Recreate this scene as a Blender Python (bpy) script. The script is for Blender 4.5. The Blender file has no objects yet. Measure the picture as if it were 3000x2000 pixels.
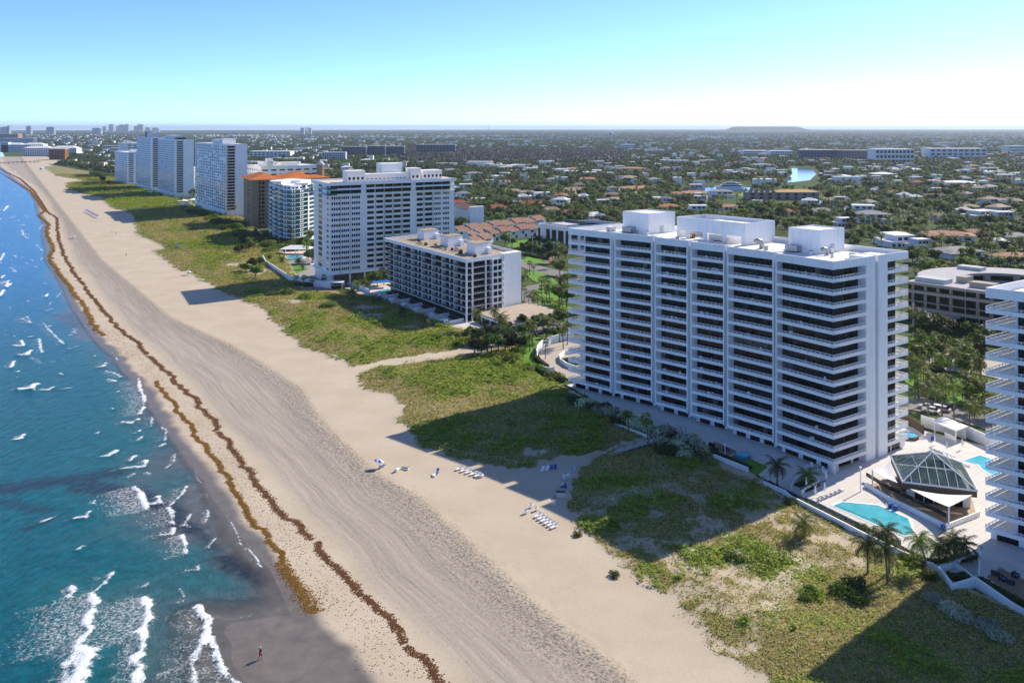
import bpy, math, random
import numpy as np

random.seed(7)
RNG = np.random.default_rng(11)
R = math.radians
scene = bpy.context.scene
COL = scene.collection

# ------------------------------------------------------------------ camera, sky, sun, exposure
EYE, FPX, HORIZON = 78.0, 2600.0, 374.0          # eye height in metres, focal length in photo pixels, horizon row
cam_data = bpy.data.cameras.new("camera")
cam_data.sensor_width = 36.0
cam_data.lens = 36.0 * FPX / 3000.0
cam_data.shift_y = -(1000.0 - HORIZON) / 3000.0
cam_data.clip_start = 1.0
cam_data.clip_end = 120000.0
cam = bpy.data.objects.new("camera", cam_data)
cam.location = (0, 0, EYE)
cam.rotation_euler = (R(90), 0, 0)
COL.objects.link(cam)
scene.camera = cam

SUN_AZ, SUN_EL = R(48.6), R(36.2)                 # azimuth clockwise from +Y
world = bpy.data.worlds.new("World")
scene.world = world
world.use_nodes = True
wn = world.node_tree
wn.nodes.clear()
sky = wn.nodes.new("ShaderNodeTexSky")
sky.sky_type = 'NISHITA'
sky.sun_disc = False
sky.sun_elevation = SUN_EL
sky.sun_rotation = SUN_AZ
sky.altitude = 0.0
sky.air_density = 0.45
sky.dust_density = 0.22
sky.ozone_density = 7.5
bg = wn.nodes.new("ShaderNodeBackground")
bg.inputs["Strength"].default_value = 0.14
wo = wn.nodes.new("ShaderNodeOutputWorld")
wn.links.new(sky.outputs[0], bg.inputs[0])
wn.links.new(bg.outputs[0], wo.inputs[0])

sun_data = bpy.data.lights.new("sun", 'SUN')
sun_data.energy = 3.35
sun_data.angle = R(0.5)
sun_data.color = (1.0, 0.90, 0.75)
sun = bpy.data.objects.new("sun", sun_data)
sun.rotation_euler = (R(90) - SUN_EL, 0, -SUN_AZ + math.pi)
COL.objects.link(sun)
sun.rotation_euler = (math.pi / 2 - SUN_EL, 0, math.pi - SUN_AZ)

vs = scene.view_settings
vs.view_transform = 'Standard'
vs.look = 'None'
vs.exposure = 0.9
vs.gamma = 1.0
vs.use_curve_mapping = False
scene.cycles.max_bounces = 6
scene.cycles.diffuse_bounces = 4
scene.cycles.glossy_bounces = 3
scene.cycles.transmission_bounces = 4
scene.cycles.transparent_max_bounces = 8
scene.cycles.volume_bounces = 0
scene.cycles.use_denoising = True
scene.cycles.use_adaptive_sampling = True
scene.cycles.adaptive_threshold = 0.02
scene.cycles.caustics_reflective = False
scene.cycles.caustics_refractive = False

# ------------------------------------------------------------------ helpers
def at(px, py, z=0.0):
    """the point of height z that stands at that place of the survey picture"""
    d = FPX * (EYE - z) / (py - HORIZON)
    return np.array([(px - 1500.0) / FPX * d, d, z])

def pix(x, y, z=0.0):
    return 1500 + FPX * x / y, HORIZON + FPX * (EYE - z) / y

P0 = at(2443, 766.3, 47.8)[:2]
Q0 = at(1664.7, 668.1, 47.8)[:2]
R0 = at(2661.2, 735.1, 47.8)[:2]

class Frame:
    """plan frame with its origin at a corner, x along one facade, y along the other"""
    def __init__(s, p, q, r):
        s.p = np.array(p[:2], float)
        s.u = (np.array(q[:2]) - s.p); s.lu = float(np.linalg.norm(s.u)); s.u = s.u / s.lu
        s.v = (np.array(r[:2]) - s.p); s.lv = float(np.linalg.norm(s.v)); s.v = s.v / s.lv
        s.inv = np.linalg.inv(np.array([s.u, s.v]).T)
    def w(s, x, y):
        return s.p + s.u * x + s.v * y
    def c(s, px, py, z=0.0):
        return s.inv @ (at(px, py, z)[:2] - s.p)
    def l(s, x, y):
        return s.inv @ (np.array([x, y]) - s.p)

FA = Frame(P0, Q0, R0)

def link(o, parent=None):
    COL.objects.link(o)
    if parent is not None:
        o.parent = parent
    return o

def tag(o, label=None, cat=None, group=None, kind=None):
    if label: o["label"] = label
    if cat: o["category"] = cat
    if group: o["group"] = group
    if kind: o["kind"] = kind
    return o

def thing(name, label, cat, loc=(0, 0, 0), group=None, rz=0.0):
    o = bpy.data.objects.new(name, None)
    o.empty_display_size = 0.5
    o.location = [float(c) for c in loc]
    o.rotation_euler = (0, 0, rz)
    COL.objects.link(o)
    return tag(o, label, cat, group)

class MB:
    """collects boxes, prisms, tubes into one mesh; fr = plan frame, or None for plain x, y"""
    def __init__(s, fr=None, org=None):
        s.v = []; s.f = []; s.m = []; s.fr = fr
        s.org = np.array(org if org is not None else (0, 0, 0), float)
    def pt(s, x, y, z):
        if s.fr is not None:
            q = s.fr.w(x, y); x, y = q[0], q[1]
        return (float(x - s.org[0]), float(y - s.org[1]), float(z - s.org[2]))
    def face(s, pts, mat=0):
        i = len(s.v)
        s.v += [s.pt(*p) for p in pts]
        s.f.append(tuple(range(i, i + len(pts)))); s.m.append(mat)
        return s
    def box(s, x0, x1, y0, y1, z0, z1, mat=0):
        i = len(s.v)
        for z in (z0, z1):
            for (x, y) in ((x0, y0), (x1, y0), (x1, y1), (x0, y1)):
                s.v.append(s.pt(x, y, z))
        for f in ((0, 3, 2, 1), (4, 5, 6, 7), (0, 1, 5, 4), (1, 2, 6, 5), (2, 3, 7, 6), (3, 0, 4, 7)):
            s.f.append(tuple(i + k for k in f)); s.m.append(mat)
        return s
    def prism(s, poly, z0, z1, mat=0, cap=True):
        n = len(poly); i = len(s.v)
        for z in (z0, z1):
            for k, p in enumerate(poly):
                zz = z[k] if hasattr(z, '__len__') else z
                s.v.append(s.pt(p[0], p[1], zz))
        for k in range(n):
            j = (k + 1) % n
            s.f.append((i + k, i + j, i + n + j, i + n + k)); s.m.append(mat)
        if cap:
            s.f.append(tuple(i + n + k for k in range(n))); s.m.append(mat)
            s.f.append(tuple(i + k for k in reversed(range(n)))); s.m.append(mat)
        return s
    def tube(s, pts, rad, n=6, mat=0):
        pts = [np.array(s.pt(*p)) for p in pts]
        if not hasattr(rad, '__len__'): rad = [rad] * len(pts)
        i = len(s.v); L = len(pts)
        for k, p in enumerate(pts):
            d = pts[min(k + 1, L - 1)] - pts[max(k - 1, 0)]
            d = d / (np.linalg.norm(d) + 1e-9)
            a = np.cross(d, (0, 0, 1) if abs(d[2]) < .9 else (1, 0, 0)); a /= np.linalg.norm(a)
            b = np.cross(d, a)
            for q in range(n):
                t = 2 * math.pi * q / n
                s.v.append(tuple(float(c) for c in p + rad[k] * (a * math.cos(t) + b * math.sin(t))))
        for k in range(L - 1):
            for q in range(n):
                r = (q + 1) % n
                s.f.append((i + k * n + q, i + k * n + r, i + (k + 1) * n + r, i + (k + 1) * n + q)); s.m.append(mat)
        s.f.append(tuple(i + q for q in reversed(range(n)))); s.m.append(mat)
        s.f.append(tuple(i + (L - 1) * n + q for q in range(n))); s.m.append(mat)
        return s
    def mesh(s, name, mats, smooth=False):
        me = bpy.data.meshes.new(name)
        me.from_pydata(s.v, [], s.f)
        for m in (mats if isinstance(mats, (list, tuple)) else [mats]):
            me.materials.append(m)
        if any(s.m):
            me.polygons.foreach_set("material_index", s.m)
        if smooth:
            me.polygons.foreach_set("use_smooth", [True] * len(s.f))
        me.update()
        return me
    def build(s, name, mats, parent=None, smooth=False, loc=None):
        o = bpy.data.objects.new(name, s.mesh(name, mats, smooth))
        if loc is not None: o.location = [float(c) for c in loc]
        return link(o, parent)

def inst(name, mesh, parent=None, loc=(0, 0, 0), rz=0.0, sc=1.0):
    o = bpy.data.objects.new(name, mesh)
    o.location = [float(c) for c in loc]
    if rz: o.rotation_euler = (0, 0, rz)
    if sc != 1.0: o.scale = (sc, sc, sc) if not hasattr(sc, '__len__') else sc
    return link(o, parent)

def copy_tree(o, parent=None):
    c = o.copy()
    COL.objects.link(c)
    c.parent = parent
    for ch in o.children:
        copy_tree(ch, c)
    return c

# ------------------------------------------------------------------ value noise
_LAT = np.random.default_rng(3).random((257, 257))
_LAT[256, :] = _LAT[0, :]; _LAT[:, 256] = _LAT[:, 0]
def vnoise(x, y):
    x = np.asarray(x, float); y = np.asarray(y, float)
    xi = np.floor(x).astype(int); yi = np.floor(y).astype(int)
    fx = x - xi; fy = y - yi
    fx = fx * fx * (3 - 2 * fx); fy = fy * fy * (3 - 2 * fy)
    xi &= 255; yi &= 255
    a = _LAT[xi, yi]; b = _LAT[xi + 1, yi]; c = _LAT[xi, yi + 1]; d = _LAT[xi + 1, yi + 1]
    return a + (b - a) * fx + (c - a) * fy + (a - b - c + d) * fx * fy
def fbm(x, y, o=4):
    t = 0; am = .5; s = 0
    for k in range(o):
        t = t + am * vnoise(x * 2 ** k + 17.3 * k, y * 2 ** k - 9.1 * k); s += am; am *= .5
    return t / s
def smooth(a, b, x):
    t = np.clip((x - a) / (b - a), 0, 1)
    return t * t * (3 - 2 * t)
def inside(poly, x, y):
    poly = np.asarray(poly); r = np.zeros(x.shape, bool)
    n = len(poly); j = n - 1
    for i in range(n):
        xi, yi = poly[i]; xj, yj = poly[j]
        if yi != yj:
            c = ((yi > y) != (yj > y)) & (x < (xj - xi) * (y - yi) / (yj - yi) + xi)
            r ^= c
        j = i
    return r
def seg_dist(x, y, ax, ay, bx, by):
    dx, dy = bx - ax, by - ay
    t = np.clip(((x - ax) * dx + (y - ay) * dy) / (dx * dx + dy * dy + 1e-9), 0, 1)
    return np.hypot(x - ax - t * dx, y - ay - t * dy)
def poly_dist(pts, x, y, closed=False):
    d = np.full(x.shape, 1e9)
    k = len(pts)
    for i in range(k if closed else k - 1):
        a = pts[i]; b = pts[(i + 1) % k]
        d = np.minimum(d, seg_dist(x, y, a[0], a[1], b[0], b[1]))
    return d

# ------------------------------------------------------------------ materials
class G:
    """small shader graph writer"""
    def __init__(s, name):
        s.m = bpy.data.materials.new(name); s.m.use_nodes = True
        s.t = s.m.node_tree; s.t.nodes.clear()
        s.out = s.t.nodes.new("ShaderNodeOutputMaterial")
    def n(s, typ, **kw):
        nd = s.t.nodes.new("ShaderNode" + typ)
        for k, v in kw.items():
            if k.startswith("_"): setattr(nd, k[1:], v)
            else: s.put(nd.inputs[int(k[1:]) if k[0] == 'i' and k[1:].isdigit() else k.replace("__", " ")], v)
        return nd
    def put(s, sock, v):
        if hasattr(v, 'is_linked') or hasattr(v, 'links'): s.t.links.new(v, sock)
        elif hasattr(v, 'outputs'): s.t.links.new(v.outputs[0], sock)
        else:
            if hasattr(v, '__len__') and len(v) == 3 and len(sock.default_value) == 4: v = tuple(v) + (1,)
            sock.default_value = v
    def math(s, op, a, b=None, clamp=False):
        nd = s.t.nodes.new("ShaderNodeMath"); nd.operation = op; nd.use_clamp = clamp
        s.put(nd.inputs[0], a)
        if b is not None: s.put(nd.inputs[1], b)
        return nd.outputs[0]
    def mix(s, f, a, b, mode='MIX'):
        nd = s.t.nodes.new("ShaderNodeMix"); nd.data_type = 'RGBA'; nd.blend_type = mode
        s.put(nd.inputs[0], f); s.put(nd.inputs[6], a); s.put(nd.inputs[7], b)
        return nd.outputs[2]
    def ramp(s, f, stops, interp='LINEAR'):
        nd = s.t.nodes.new("ShaderNodeValToRGB"); nd.color_ramp.interpolation = interp
        e = nd.color_ramp.elements
        while len(e) > 1: e.remove(e[-1])
        e[0].position = stops[0][0]; e[0].color = tuple(stops[0][1]) + (1,) if hasattr(stops[0][1], '__len__') else (stops[0][1],) * 3 + (1,)
        for p, c in stops[1:]:
            q = e.new(p); q.color = tuple(c) + (1,) if hasattr(c, '__len__') else (c,) * 3 + (1,)
        s.put(nd.inputs[0], f)
        return nd.outputs[0]
    def step(s, f, a, b):
        nd = s.t.nodes.new("ShaderNodeMapRange"); nd.interpolation_type = 'SMOOTHSTEP'
        s.put(nd.inputs[0], f); nd.inputs[1].default_value = a; nd.inputs[2].default_value = b
        return nd.outputs[0]
    def attr(s, name, fac=True):
        nd = s.t.nodes.new("ShaderNodeAttribute"); nd.attribute_name = name
        return nd.outputs["Fac"] if fac else nd.outputs["Color"]
    def pos(s):
        return s.t.nodes.new("ShaderNodeNewGeometry").outputs["Position"]
    def noise(s, vec, scale, detail=4, rough=.55, fac=True):
        nd = s.n("TexNoise", Scale=scale, Detail=detail, Roughness=rough)
        if vec is not None: s.t.links.new(vec, nd.inputs["Vector"])
        return nd.outputs[0 if fac else 1]
    def bump(s, h, strength=.5, dist=.1):
        return s.n("Bump", Strength=strength, Distance=dist, Height=h).outputs[0]
    def bsdf(s, color, rough=.8, normal=None, metal=0.0, spec=.5, **kw):
        b = s.n("BsdfPrincipled", Roughness=rough, Metallic=metal)
        s.put(b.inputs["Base Color"], color)
        b.inputs["Specular IOR Level"].default_value = spec
        for k, v in kw.items(): s.put(b.inputs[k.replace("__", " ")], v)
        if normal is not None: s.t.links.new(normal, b.inputs["Normal"])
        s.t.links.new(b.outputs[0], s.out.inputs[0])
        return s.m

_MC = {}
def mat(name, col, rough=.8, var=.12, scale=.6, bump=0.0, bscale=8.0, metal=0.0, spec=.3, rnd=0.0):
    """plain surface with grain: col varied by noise, and by object when rnd > 0"""
    if name in _MC: return _MC[name]
    g = G(name); p = g.pos()
    n = g.noise(p, scale, 5)
    n2 = g.noise(p, scale * 9, 3)
    f = g.math('ADD', g.math('MULTIPLY', n, .65), g.math('MULTIPLY', n2, .35))
    lo = tuple(max(0, c * (1 - var)) for c in col); hi = tuple(min(1, c * (1 + var)) for c in col)
    c = g.ramp(f, [(.3, lo), (.7, hi)])
    if rnd > 0:
        oi = g.t.nodes.new("ShaderNodeObjectInfo").outputs["Random"]
        hs = g.n("HueSaturation", Hue=g.math('ADD', .5, g.math('MULTIPLY', g.math('SUBTRACT', oi, .5), .05 * rnd)),
                 Value=g.math('ADD', 1 - .3 * rnd, g.math('MULTIPLY', oi, .6 * rnd)), Color=c)
        c = hs.outputs[0]
    nm = g.bump(g.noise(p, bscale, 4), bump, .1) if bump else None
    _MC[name] = g.bsdf(c, rough, nm, metal, spec)
    return _MC[name]
# ------------------------------------------------------------------ the shore: lines kept as b(a) in the plan frame of the main tower
WET = [(60000, 8600), (6000, 860), (3000, 340), (1966, 173), (1468, 106), (1201, 73), (963, 37), (822, 10), (694, -11), (601, -31), (523, -45), (463, -58), (409, -65), (359, -72),
       (313, -80), (274, -85), (244, -89), (224, -91), (202, -92), (184, -95), (169, -96), (157, -97), (141, -100), (127, -102), (114, -104),
       (103, -105), (90, -107), (78, -108), (68, -110), (59, -111), (49, -113), (42, -113), (30, -114), (17, -117), (3, -118), (-9, -119), (-80, -128), (-300, -150), (-3000, -420)]
FOOT = [(3000, 400), (449, -34), (258, -58), (197, -57), (133, -62), (103, -71), (62, -79), (43, -79), (16, -84), (-4, -88), (-22, -90), (-300, -120)]
def curve(tab):
    t = sorted(tab); xs = np.array([p[0] for p in t], float); ys = np.array([p[1] for p in t], float)
    return lambda a: np.interp(a, xs, ys)
wet = curve(WET); foot = curve(FOOT)

def sheet(name, aa, bb_of, zfun, attrs, material, smooth_shade=True):
    """grid over the shore: rows aa, columns bb_of(a)"""
    A_ = np.repeat(aa[:, None], bb_of(aa[0]).shape[0], 1)
    B_ = np.stack([bb_of(a) for a in aa])
    X = FA.p[0] + FA.u[0] * A_ + FA.v[0] * B_
    Y = FA.p[1] + FA.u[1] * A_ + FA.v[1] * B_
    at_ = attrs(A_, B_, X, Y)
    Z = zfun(A_, B_, X, Y, at_)
    n, m = A_.shape
    me = bpy.data.meshes.new(name)
    co = np.stack([X, Y, Z], -1).reshape(-1, 3)
    idx = np.arange(n * m).reshape(n, m)
    q = np.stack([idx[:-1, :-1], idx[:-1, 1:], idx[1:, 1:], idx[1:, :-1]], -1).reshape(-1, 4)
    me.vertices.add(len(co)); me.vertices.foreach_set("co", co.ravel().astype(np.float32))
    me.loops.add(q.size); me.loops.foreach_set("vertex_index", q.ravel().astype(np.int32))
    me.polygons.add(len(q)); me.polygons.foreach_set("loop_start", np.arange(0, q.size, 4, dtype=np.int32))
    me.polygons.foreach_set("loop_total", np.full(len(q), 4, np.int32))
    me.update(calc_edges=True)
    if smooth_shade: me.polygons.foreach_set("use_smooth", [True] * len(q))
    for k, v in at_.items():
        a = me.attributes.new(k, 'FLOAT', 'POINT'); a.data.foreach_set("value", v.ravel().astype(np.float32))
    me.materials.append(material)
    o = bpy.data.objects.new(name, me); COL.objects.link(o)
    tag(o, kind='structure')
    return o, X, Y, Z, at_

def grow(a0, a1, d0, d1, a_mid):
    r = [a0]
    while r[-1] < a1:
        x = r[-1]; k = 0 if x < a_mid else (x - a_mid) / (a1 - a_mid)
        r.append(x + d0 + (d1 - d0) * k)
    return np.array(r)

# ---- dune plots in picture coordinates of the survey, turned into plan polygons
def plan(pts):
    return [tuple(FA.c(*p)) for p in pts]
DUNE = [plan([(1045, 1088), (1060, 1140), (1150, 1165), (1170, 1200), (1165, 1235), (1205, 1280), (1260, 1310), (1340, 1350), (1430, 1365), (1500, 1390), (1570, 1372),
              (1590, 1352), (1690, 1345), (1780, 1322), (1840, 1290), (2010, 1270), (1890, 1240), (1740, 1175), (1670, 1140), (1640, 1090), (1560, 1020), (1520, 1005), (1400, 1035), (1260, 1055), (1130, 1072)]),
        plan([(1850, 1300), (1740, 1340), (1690, 1370), (1665, 1420), (1660, 1470), (1690, 1530), (1750, 1590), (1800, 1640), (1840, 1690), (1900, 1720), (1950, 1765), (2000, 1825), (2080, 1885),
              (2150, 1945), (2240, 2010), (2400, 2150), (2700, 2500), (3900, 2500), (3300, 1850), (2960, 1775), (2790, 1700), (2640, 1640), (2500, 1560), (2300, 1450), (2190, 1400), (2060, 1340), (1930, 1290)]),
        plan([(1035, 1078), (960, 1045), (880, 1020), (830, 970), (790, 930), (740, 893), (690, 870), (640, 850), (590, 820), (520, 790), (475, 760), (450, 735), (480, 735), (470, 720), (400, 690), (395, 650),
              (380, 625), (320, 605), (300, 580), (250, 570), (200, 555), (190, 537), (250, 530), (160, 515), (125, 490), (200, 478), (330, 515), (420, 555), (560, 600), (720, 640), (760, 690), (830, 740),
              (890, 850), (960, 860), (1060, 862), (1170, 885), (1330, 960), (1420, 975), (1500, 985), (1390, 1015), (1260, 1038), (1130, 1058)])]
GREENS = [(1450, 1085, 20, .85), (1330, 1130, 12, .62), (1100, 945, 15, .75), (1230, 1000, 10, .9), (900, 965, 9, .7), (620, 720, 30, .6), (450, 600, 70, .65), (760, 780, 12, .6), (300, 560, 60, .7), (1560, 1050, 11, 1.), (1700, 1130, 6, 1.), (1600, 1120, 7, .8), (1350, 1075, 8, .75), (1300, 1150, 6, .6), (1230, 1110, 6, .55), (1180, 1060, 5, .6), (1330, 1010, 7, 1.), (1100, 950, 7, .8), (1180, 985, 6, .7), (980, 1000, 7, .7), (1060, 1000, 6, .6), (860, 985, 4, .6), (1620, 1160, 7, .7), (1450, 1000, 9, 1.), (1250, 1010, 8, 1.), (1150, 1030, 5, .7), (1600, 1080, 10, 1.), (1500, 1060, 9, 1.), (1680, 1090, 6, 1.), (1400, 1100, 5, .5), (1000, 990, 5, .8), (930, 950, 4, .8), (1090, 860, 6, .7), (830, 865, 5, .9), (900, 880, 4, .8),
          (2370, 1745, 2.6, 1.), (2400, 1700, 2., .8), (2150, 1640, 2., .8), (2560, 1560, 3, .9), (2680, 1640, 3, .9), (2480, 1530, 2, .8), (2260, 1500, 2, .7), (2180, 1840, 1.2, .9), (2320, 1860, 1, .8), (1990, 1700, 1.2, .7),
          (1480, 1300, 4, .5), (1420, 1290, 3, .6), (1560, 1370, 3, .7), (1800, 1550, 1.6, .6), (600, 720, 20, .7), (700, 690, 14, .9), (470, 590, 25, .8), (260, 545, 20, 1.), (300, 560, 20, 1.), (420, 570, 25, .9), (330, 590, 30, .8), (740, 830, 7, .6), (650, 760, 14, .6)]
GREENS = [(*FA.c(x, y), r, s) for x, y, r, s in GREENS]
BARE = [(2200, 1720, 2.2), (2260, 1790, 2.), (2440, 1590, 2.2), (2120, 1690, 1.5), (2210, 1910, 1.6), (2390, 1590, 1.5), (2280, 1560, 1.5), (1560, 1330, 2.5), (1080, 905, 6), (1100, 930, 6), (760, 800, 9), (700, 780, 8), (1200, 960, 3), (1350, 950, 5), (860, 890, 5), (2510, 1650, 2), (2330, 1640, 1.6)]
BARE = [(*FA.c(x, y), r) for x, y, r in BARE]
PATH1 = [tuple(FA.c(*p)) for p in [(1020, 1085), (1070, 1075), (1130, 1066), (1250, 1049), (1330, 1037), (1400, 1022), (1470, 1000)]]
SHRUBLINE = plan([(1690, 1180), (1830, 1230), (1960, 1280), (2020, 1330)])

def dune_fields(A_, B_):
    nz = fbm(A_ * .5, B_ * .5, 4) - .5
    d = np.full(A_.shape, -99.)
    far = np.clip(A_ / 300, .6, 6)
    for pl in DUNE:
        arr = np.array(pl)
        ins = inside(pl, A_, B_)
        dist = poly_dist(pl, A_, B_, True)
        d = np.maximum(d, np.where(ins, dist, -dist))
    big = fbm(A_ * .11 + 40, B_ * .11, 3) - .5
    veg = smooth(-.8, 1.8, d / far ** .3 + nz * 6.5 + big * 5)
    for a, b, r in BARE:
        e = np.hypot(A_ - a, B_ - b) / r
        veg *= 1 - .75 * smooth(1.3, .4, e + nz * 2.2)
    gaps = smooth(.34, .60, fbm(A_ * .30 + 31, B_ * .30 + 8, 4))
    veg *= 1 - .62 * (1 - gaps) * smooth(30, 14, A_) * smooth(-46, -22, A_)
    veg *= 1 - .3 * (1 - gaps) * smooth(26, 60, A_)
    pd = poly_dist(PATH1, A_, B_)
    veg *= smooth(.7, 1.7, pd + nz * 1.2)
    gr = smooth(.52, .72, fbm(A_ * .09 + 7, B_ * .09 + 3, 4)) * .7 + .22 * (fbm(A_ * .6, B_ * .6 + 50, 2))
    for a, b, r, s in GREENS:
        e = np.hypot(A_ - a, B_ - b) / r
        gr = np.maximum(gr, s * smooth(1.25, .55, e + nz * 1.6))
    return veg, np.clip(gr, 0, 1), d

def beach_attrs(A_, B_, X, Y):
    t = B_ - wet(A_)
    veg, gr, d = dune_fields(A_, B_)
    return dict(shore=t, along=A_, footline=B_ - foot(A_), veg=veg, green=gr, dune=d)
BAR = plan([(605, 1802), (680, 1812), (740, 1803), (820, 1790), (880, 1796), (930, 1820), (1010, 1900), (1100, 2010), (1160, 2120), (760, 2120), (690, 2000), (650, 1930), (640, 1880), (620, 1850)])
def bar_field(A_, B_):
    d = poly_dist(BAR, A_, B_, True)
    d = np.where(inside(BAR, A_, B_), d, -d)
    return d
def beach_z(A_, B_, X, Y, f):
    t = f['shore']
    z = np.where(t < 0, .055 * t, .004 * np.minimum(t, 20))
    z = np.maximum(z, -1.5)
    bar = bar_field(A_, B_)
    z = np.maximum(z, np.where(bar > -6, -.19 + .03 * np.clip(bar, -6, 3), -9))
    big = fbm(A_ * .045, B_ * .045, 3)
    z = z + smooth(-1, 12, f['dune']) * (big * 1.5 - .1) * smooth(2200, 300, A_) + f['veg'] * .12
    foots = smooth(-12, -1, f['footline']) * smooth(5, 0, f['footline'])
    z = z + foots * (vnoise(A_ * 1.3, B_ * 1.3) - .5) * .22 * smooth(260, 120, A_)
    tracks = smooth(12, 16, t) * smooth(1, -5, f['footline'])
    z = z + tracks * (vnoise(A_ * .05, t * 1.6) - .5) * .12 * smooth(400, 200, A_)
    return z

def sand_material():
    g = G("beach_sand"); p = g.pos()
    shore = g.attr("shore"); foots = g.attr("footline"); veg = g.attr("veg"); green = g.attr("green"); along = g.attr("along")
    n1 = g.noise(p, .07, 4); n2 = g.noise(p, .9, 5, .65); n3 = g.noise(p, 4.0, 3, .7)
    dry = g.ramp(n1, [(.3, (.53, .435, .315)), (.7, (.61, .515, .39))])
    fine = g.math('MULTIPLY', g.math('SUBTRACT', n3, .5), .35)
    # raked, driven-over zone: streaks that run along the shore
    cv = g.n("CombineXYZ", X=g.math('MULTIPLY', shore, .9), Y=g.math('MULTIPLY', along, .022))
    st = g.noise(cv.outputs[0], 1.0, 6, .62)
    st2n = g.n("CombineXYZ", X=g.math('MULTIPLY', shore, 3.6), Y=g.math('MULTIPLY', along, .045), Z=4.0)
    st2 = g.noise(st2n.outputs[0], 1.0, 4, .6)
    st3n = g.n("CombineXYZ", X=g.math('MULTIPLY', g.math('ADD', shore, g.math('MULTIPLY', along, .16)), 2.2), Y=g.math('MULTIPLY', along, .035), Z=9.0)
    st4n = g.n("CombineXYZ", X=g.math('MULTIPLY', g.math('ADD', shore, g.math('MULTIPLY', along, -.11)), 2.8), Y=g.math('MULTIPLY', along, .04), Z=15.0)
    cross = g.math('MULTIPLY', g.math('ADD', g.noise(st3n.outputs[0], 1.0, 4, .6), g.noise(st4n.outputs[0], 1.0, 4, .6)), .5)
    gr_ = g.noise(p, 1.1, 5, .75)
    streak = g.math('ADD', g.math('ADD', g.math('MULTIPLY', st, .3), g.math('MULTIPLY', st2, .3)), g.math('ADD', g.math('MULTIPLY', cross, .22), g.math('MULTIPLY', gr_, .18)))
    worked = g.ramp(streak, [(.37, (.19, .165, .135)), (.43, (.34, .295, .24)), (.52, (.44, .38, .31)), (.62, (.54, .47, .385))])
    zone = g.math('MULTIPLY', g.step(shore, 9.0, 15.0), g.step(g.math('ADD', foots, g.math('MULTIPLY', g.math('SUBTRACT', n2, .5), 6.0)), .8, -2.5))
    c = g.mix(zone, dry, worked)
    # trodden rim of the raked zone
    ft = g.math('MULTIPLY', g.step(g.math('ADD', foots, g.math('MULTIPLY', g.math('SUBTRACT', n1, .5), 6.0)), -13.0, -3.0), g.step(foots, 1.5, -1.0))
    vor = g.n("TexNoise", Scale=1.9, Detail=3, Roughness=.7, Vector=p)
    pits = g.step(vor.outputs[0], .54, .38)
    c = g.mix(g.math('MULTIPLY', g.math('MULTIPLY', pits, ft), .9), c, (.16, .13, .105))
    # scattered dry weed on the lower beach
    deb = g.step(g.noise(p, 1.3, 5, .75), .59, .66)
    low = g.math('MULTIPLY', g.step(shore, 1.0, 3.0), g.step(shore, 22.0, 10.0))
    c = g.mix(g.math('MULTIPLY', g.math('MULTIPLY', deb, low), .55), c, (.17, .085, .04))
    # wet band
    wv = g.math('ADD', shore, g.math('MULTIPLY', g.math('SUBTRACT', g.noise(p, .11, 3), .5), 5.0))
    wetf = g.step(wv, 1.3, -1.4)
    c = g.mix(g.math('MULTIPLY', wetf, .93), c, g.ramp(g.noise(p, .35, 5, .65), [(.3, (.125, .108, .095)), (.7, (.205, .178, .15))]))
    # plant litter and soil under the dune growth
    litter = g.ramp(n2, [(.32, (.17, .135, .06)), (.5, (.31, .245, .12)), (.68, (.44, .35, .20))])
    leaf = g.ramp(g.noise(p, 1.6, 5, .7), [(.3, (.09, .14, .014)), (.5, (.19, .265, .022)), (.7, (.31, .37, .032))])
    lit = g.mix(green, litter, leaf)
    vm = g.math('ADD', veg, g.math('MULTIPLY', g.math('SUBTRACT', g.noise(p, .8, 5, .7), .5), 1.3))
    vf = g.math('MULTIPLY', g.step(vm, .3, .75), g.step(veg, .03, .25))
    c = g.mix(vf, c, lit)
    c = g.mix(.5, c, g.mix(1.0, c, g.ramp(n3, [(.25, .62), (.75, 1.0)]), 'MULTIPLY'))
    h = g.math('ADD', g.math('MULTIPLY', n2, .6), g.math('MULTIPLY', streak, g.math('MULTIPLY', zone, 1.2)))
    h = g.math('ADD', h, g.math('MULTIPLY', vor.outputs[0], g.math('MULTIPLY', ft, 1.6)))
    h = g.math('MULTIPLY', h, g.math('SUBTRACT', 1.0, g.math('MULTIPLY', wetf, .9)))
    rough = g.math('SUBTRACT', .95, g.math('MULTIPLY', wetf, .62))
    return g.bsdf(c, rough, g.bump(h, .55, .12), 0, .25)

INL = [(-3000, -330), (-300, -60), (-50, -30), (-20, -25), (13, -14), (41, -14), (71, -5), (84, -2), (96, -1), (110, 2)] + [tuple(FA.c(*p)) for p in [(1500, 985), (1330, 955), (1170, 885), (960, 860), (890, 850), (830, 740), (720, 640), (560, 600), (420, 555), (330, 515), (200, 478)]] + [(2000, 265), (3000, 440), (6000, 1000), (60000, 8900)]
inl = curve(INL)
t_lo = np.concatenate([np.arange(-30, -6, 2.), np.arange(-6, 24, .8)]); t_hi = np.linspace(0, 1, 112)
rows = np.concatenate([np.arange(-110, -46, 4.), np.arange(-46, 230, .85), grow(230, 2600, .9, 30, 230)])
beach, BX, BY, BZ, BAT = sheet("beach", rows, lambda a: wet(a) + np.concatenate([t_lo, 24 + t_hi * max(10., inl(a) - wet(a) - 24 + .6)]), beach_z, beach_attrs, sand_material())

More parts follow.
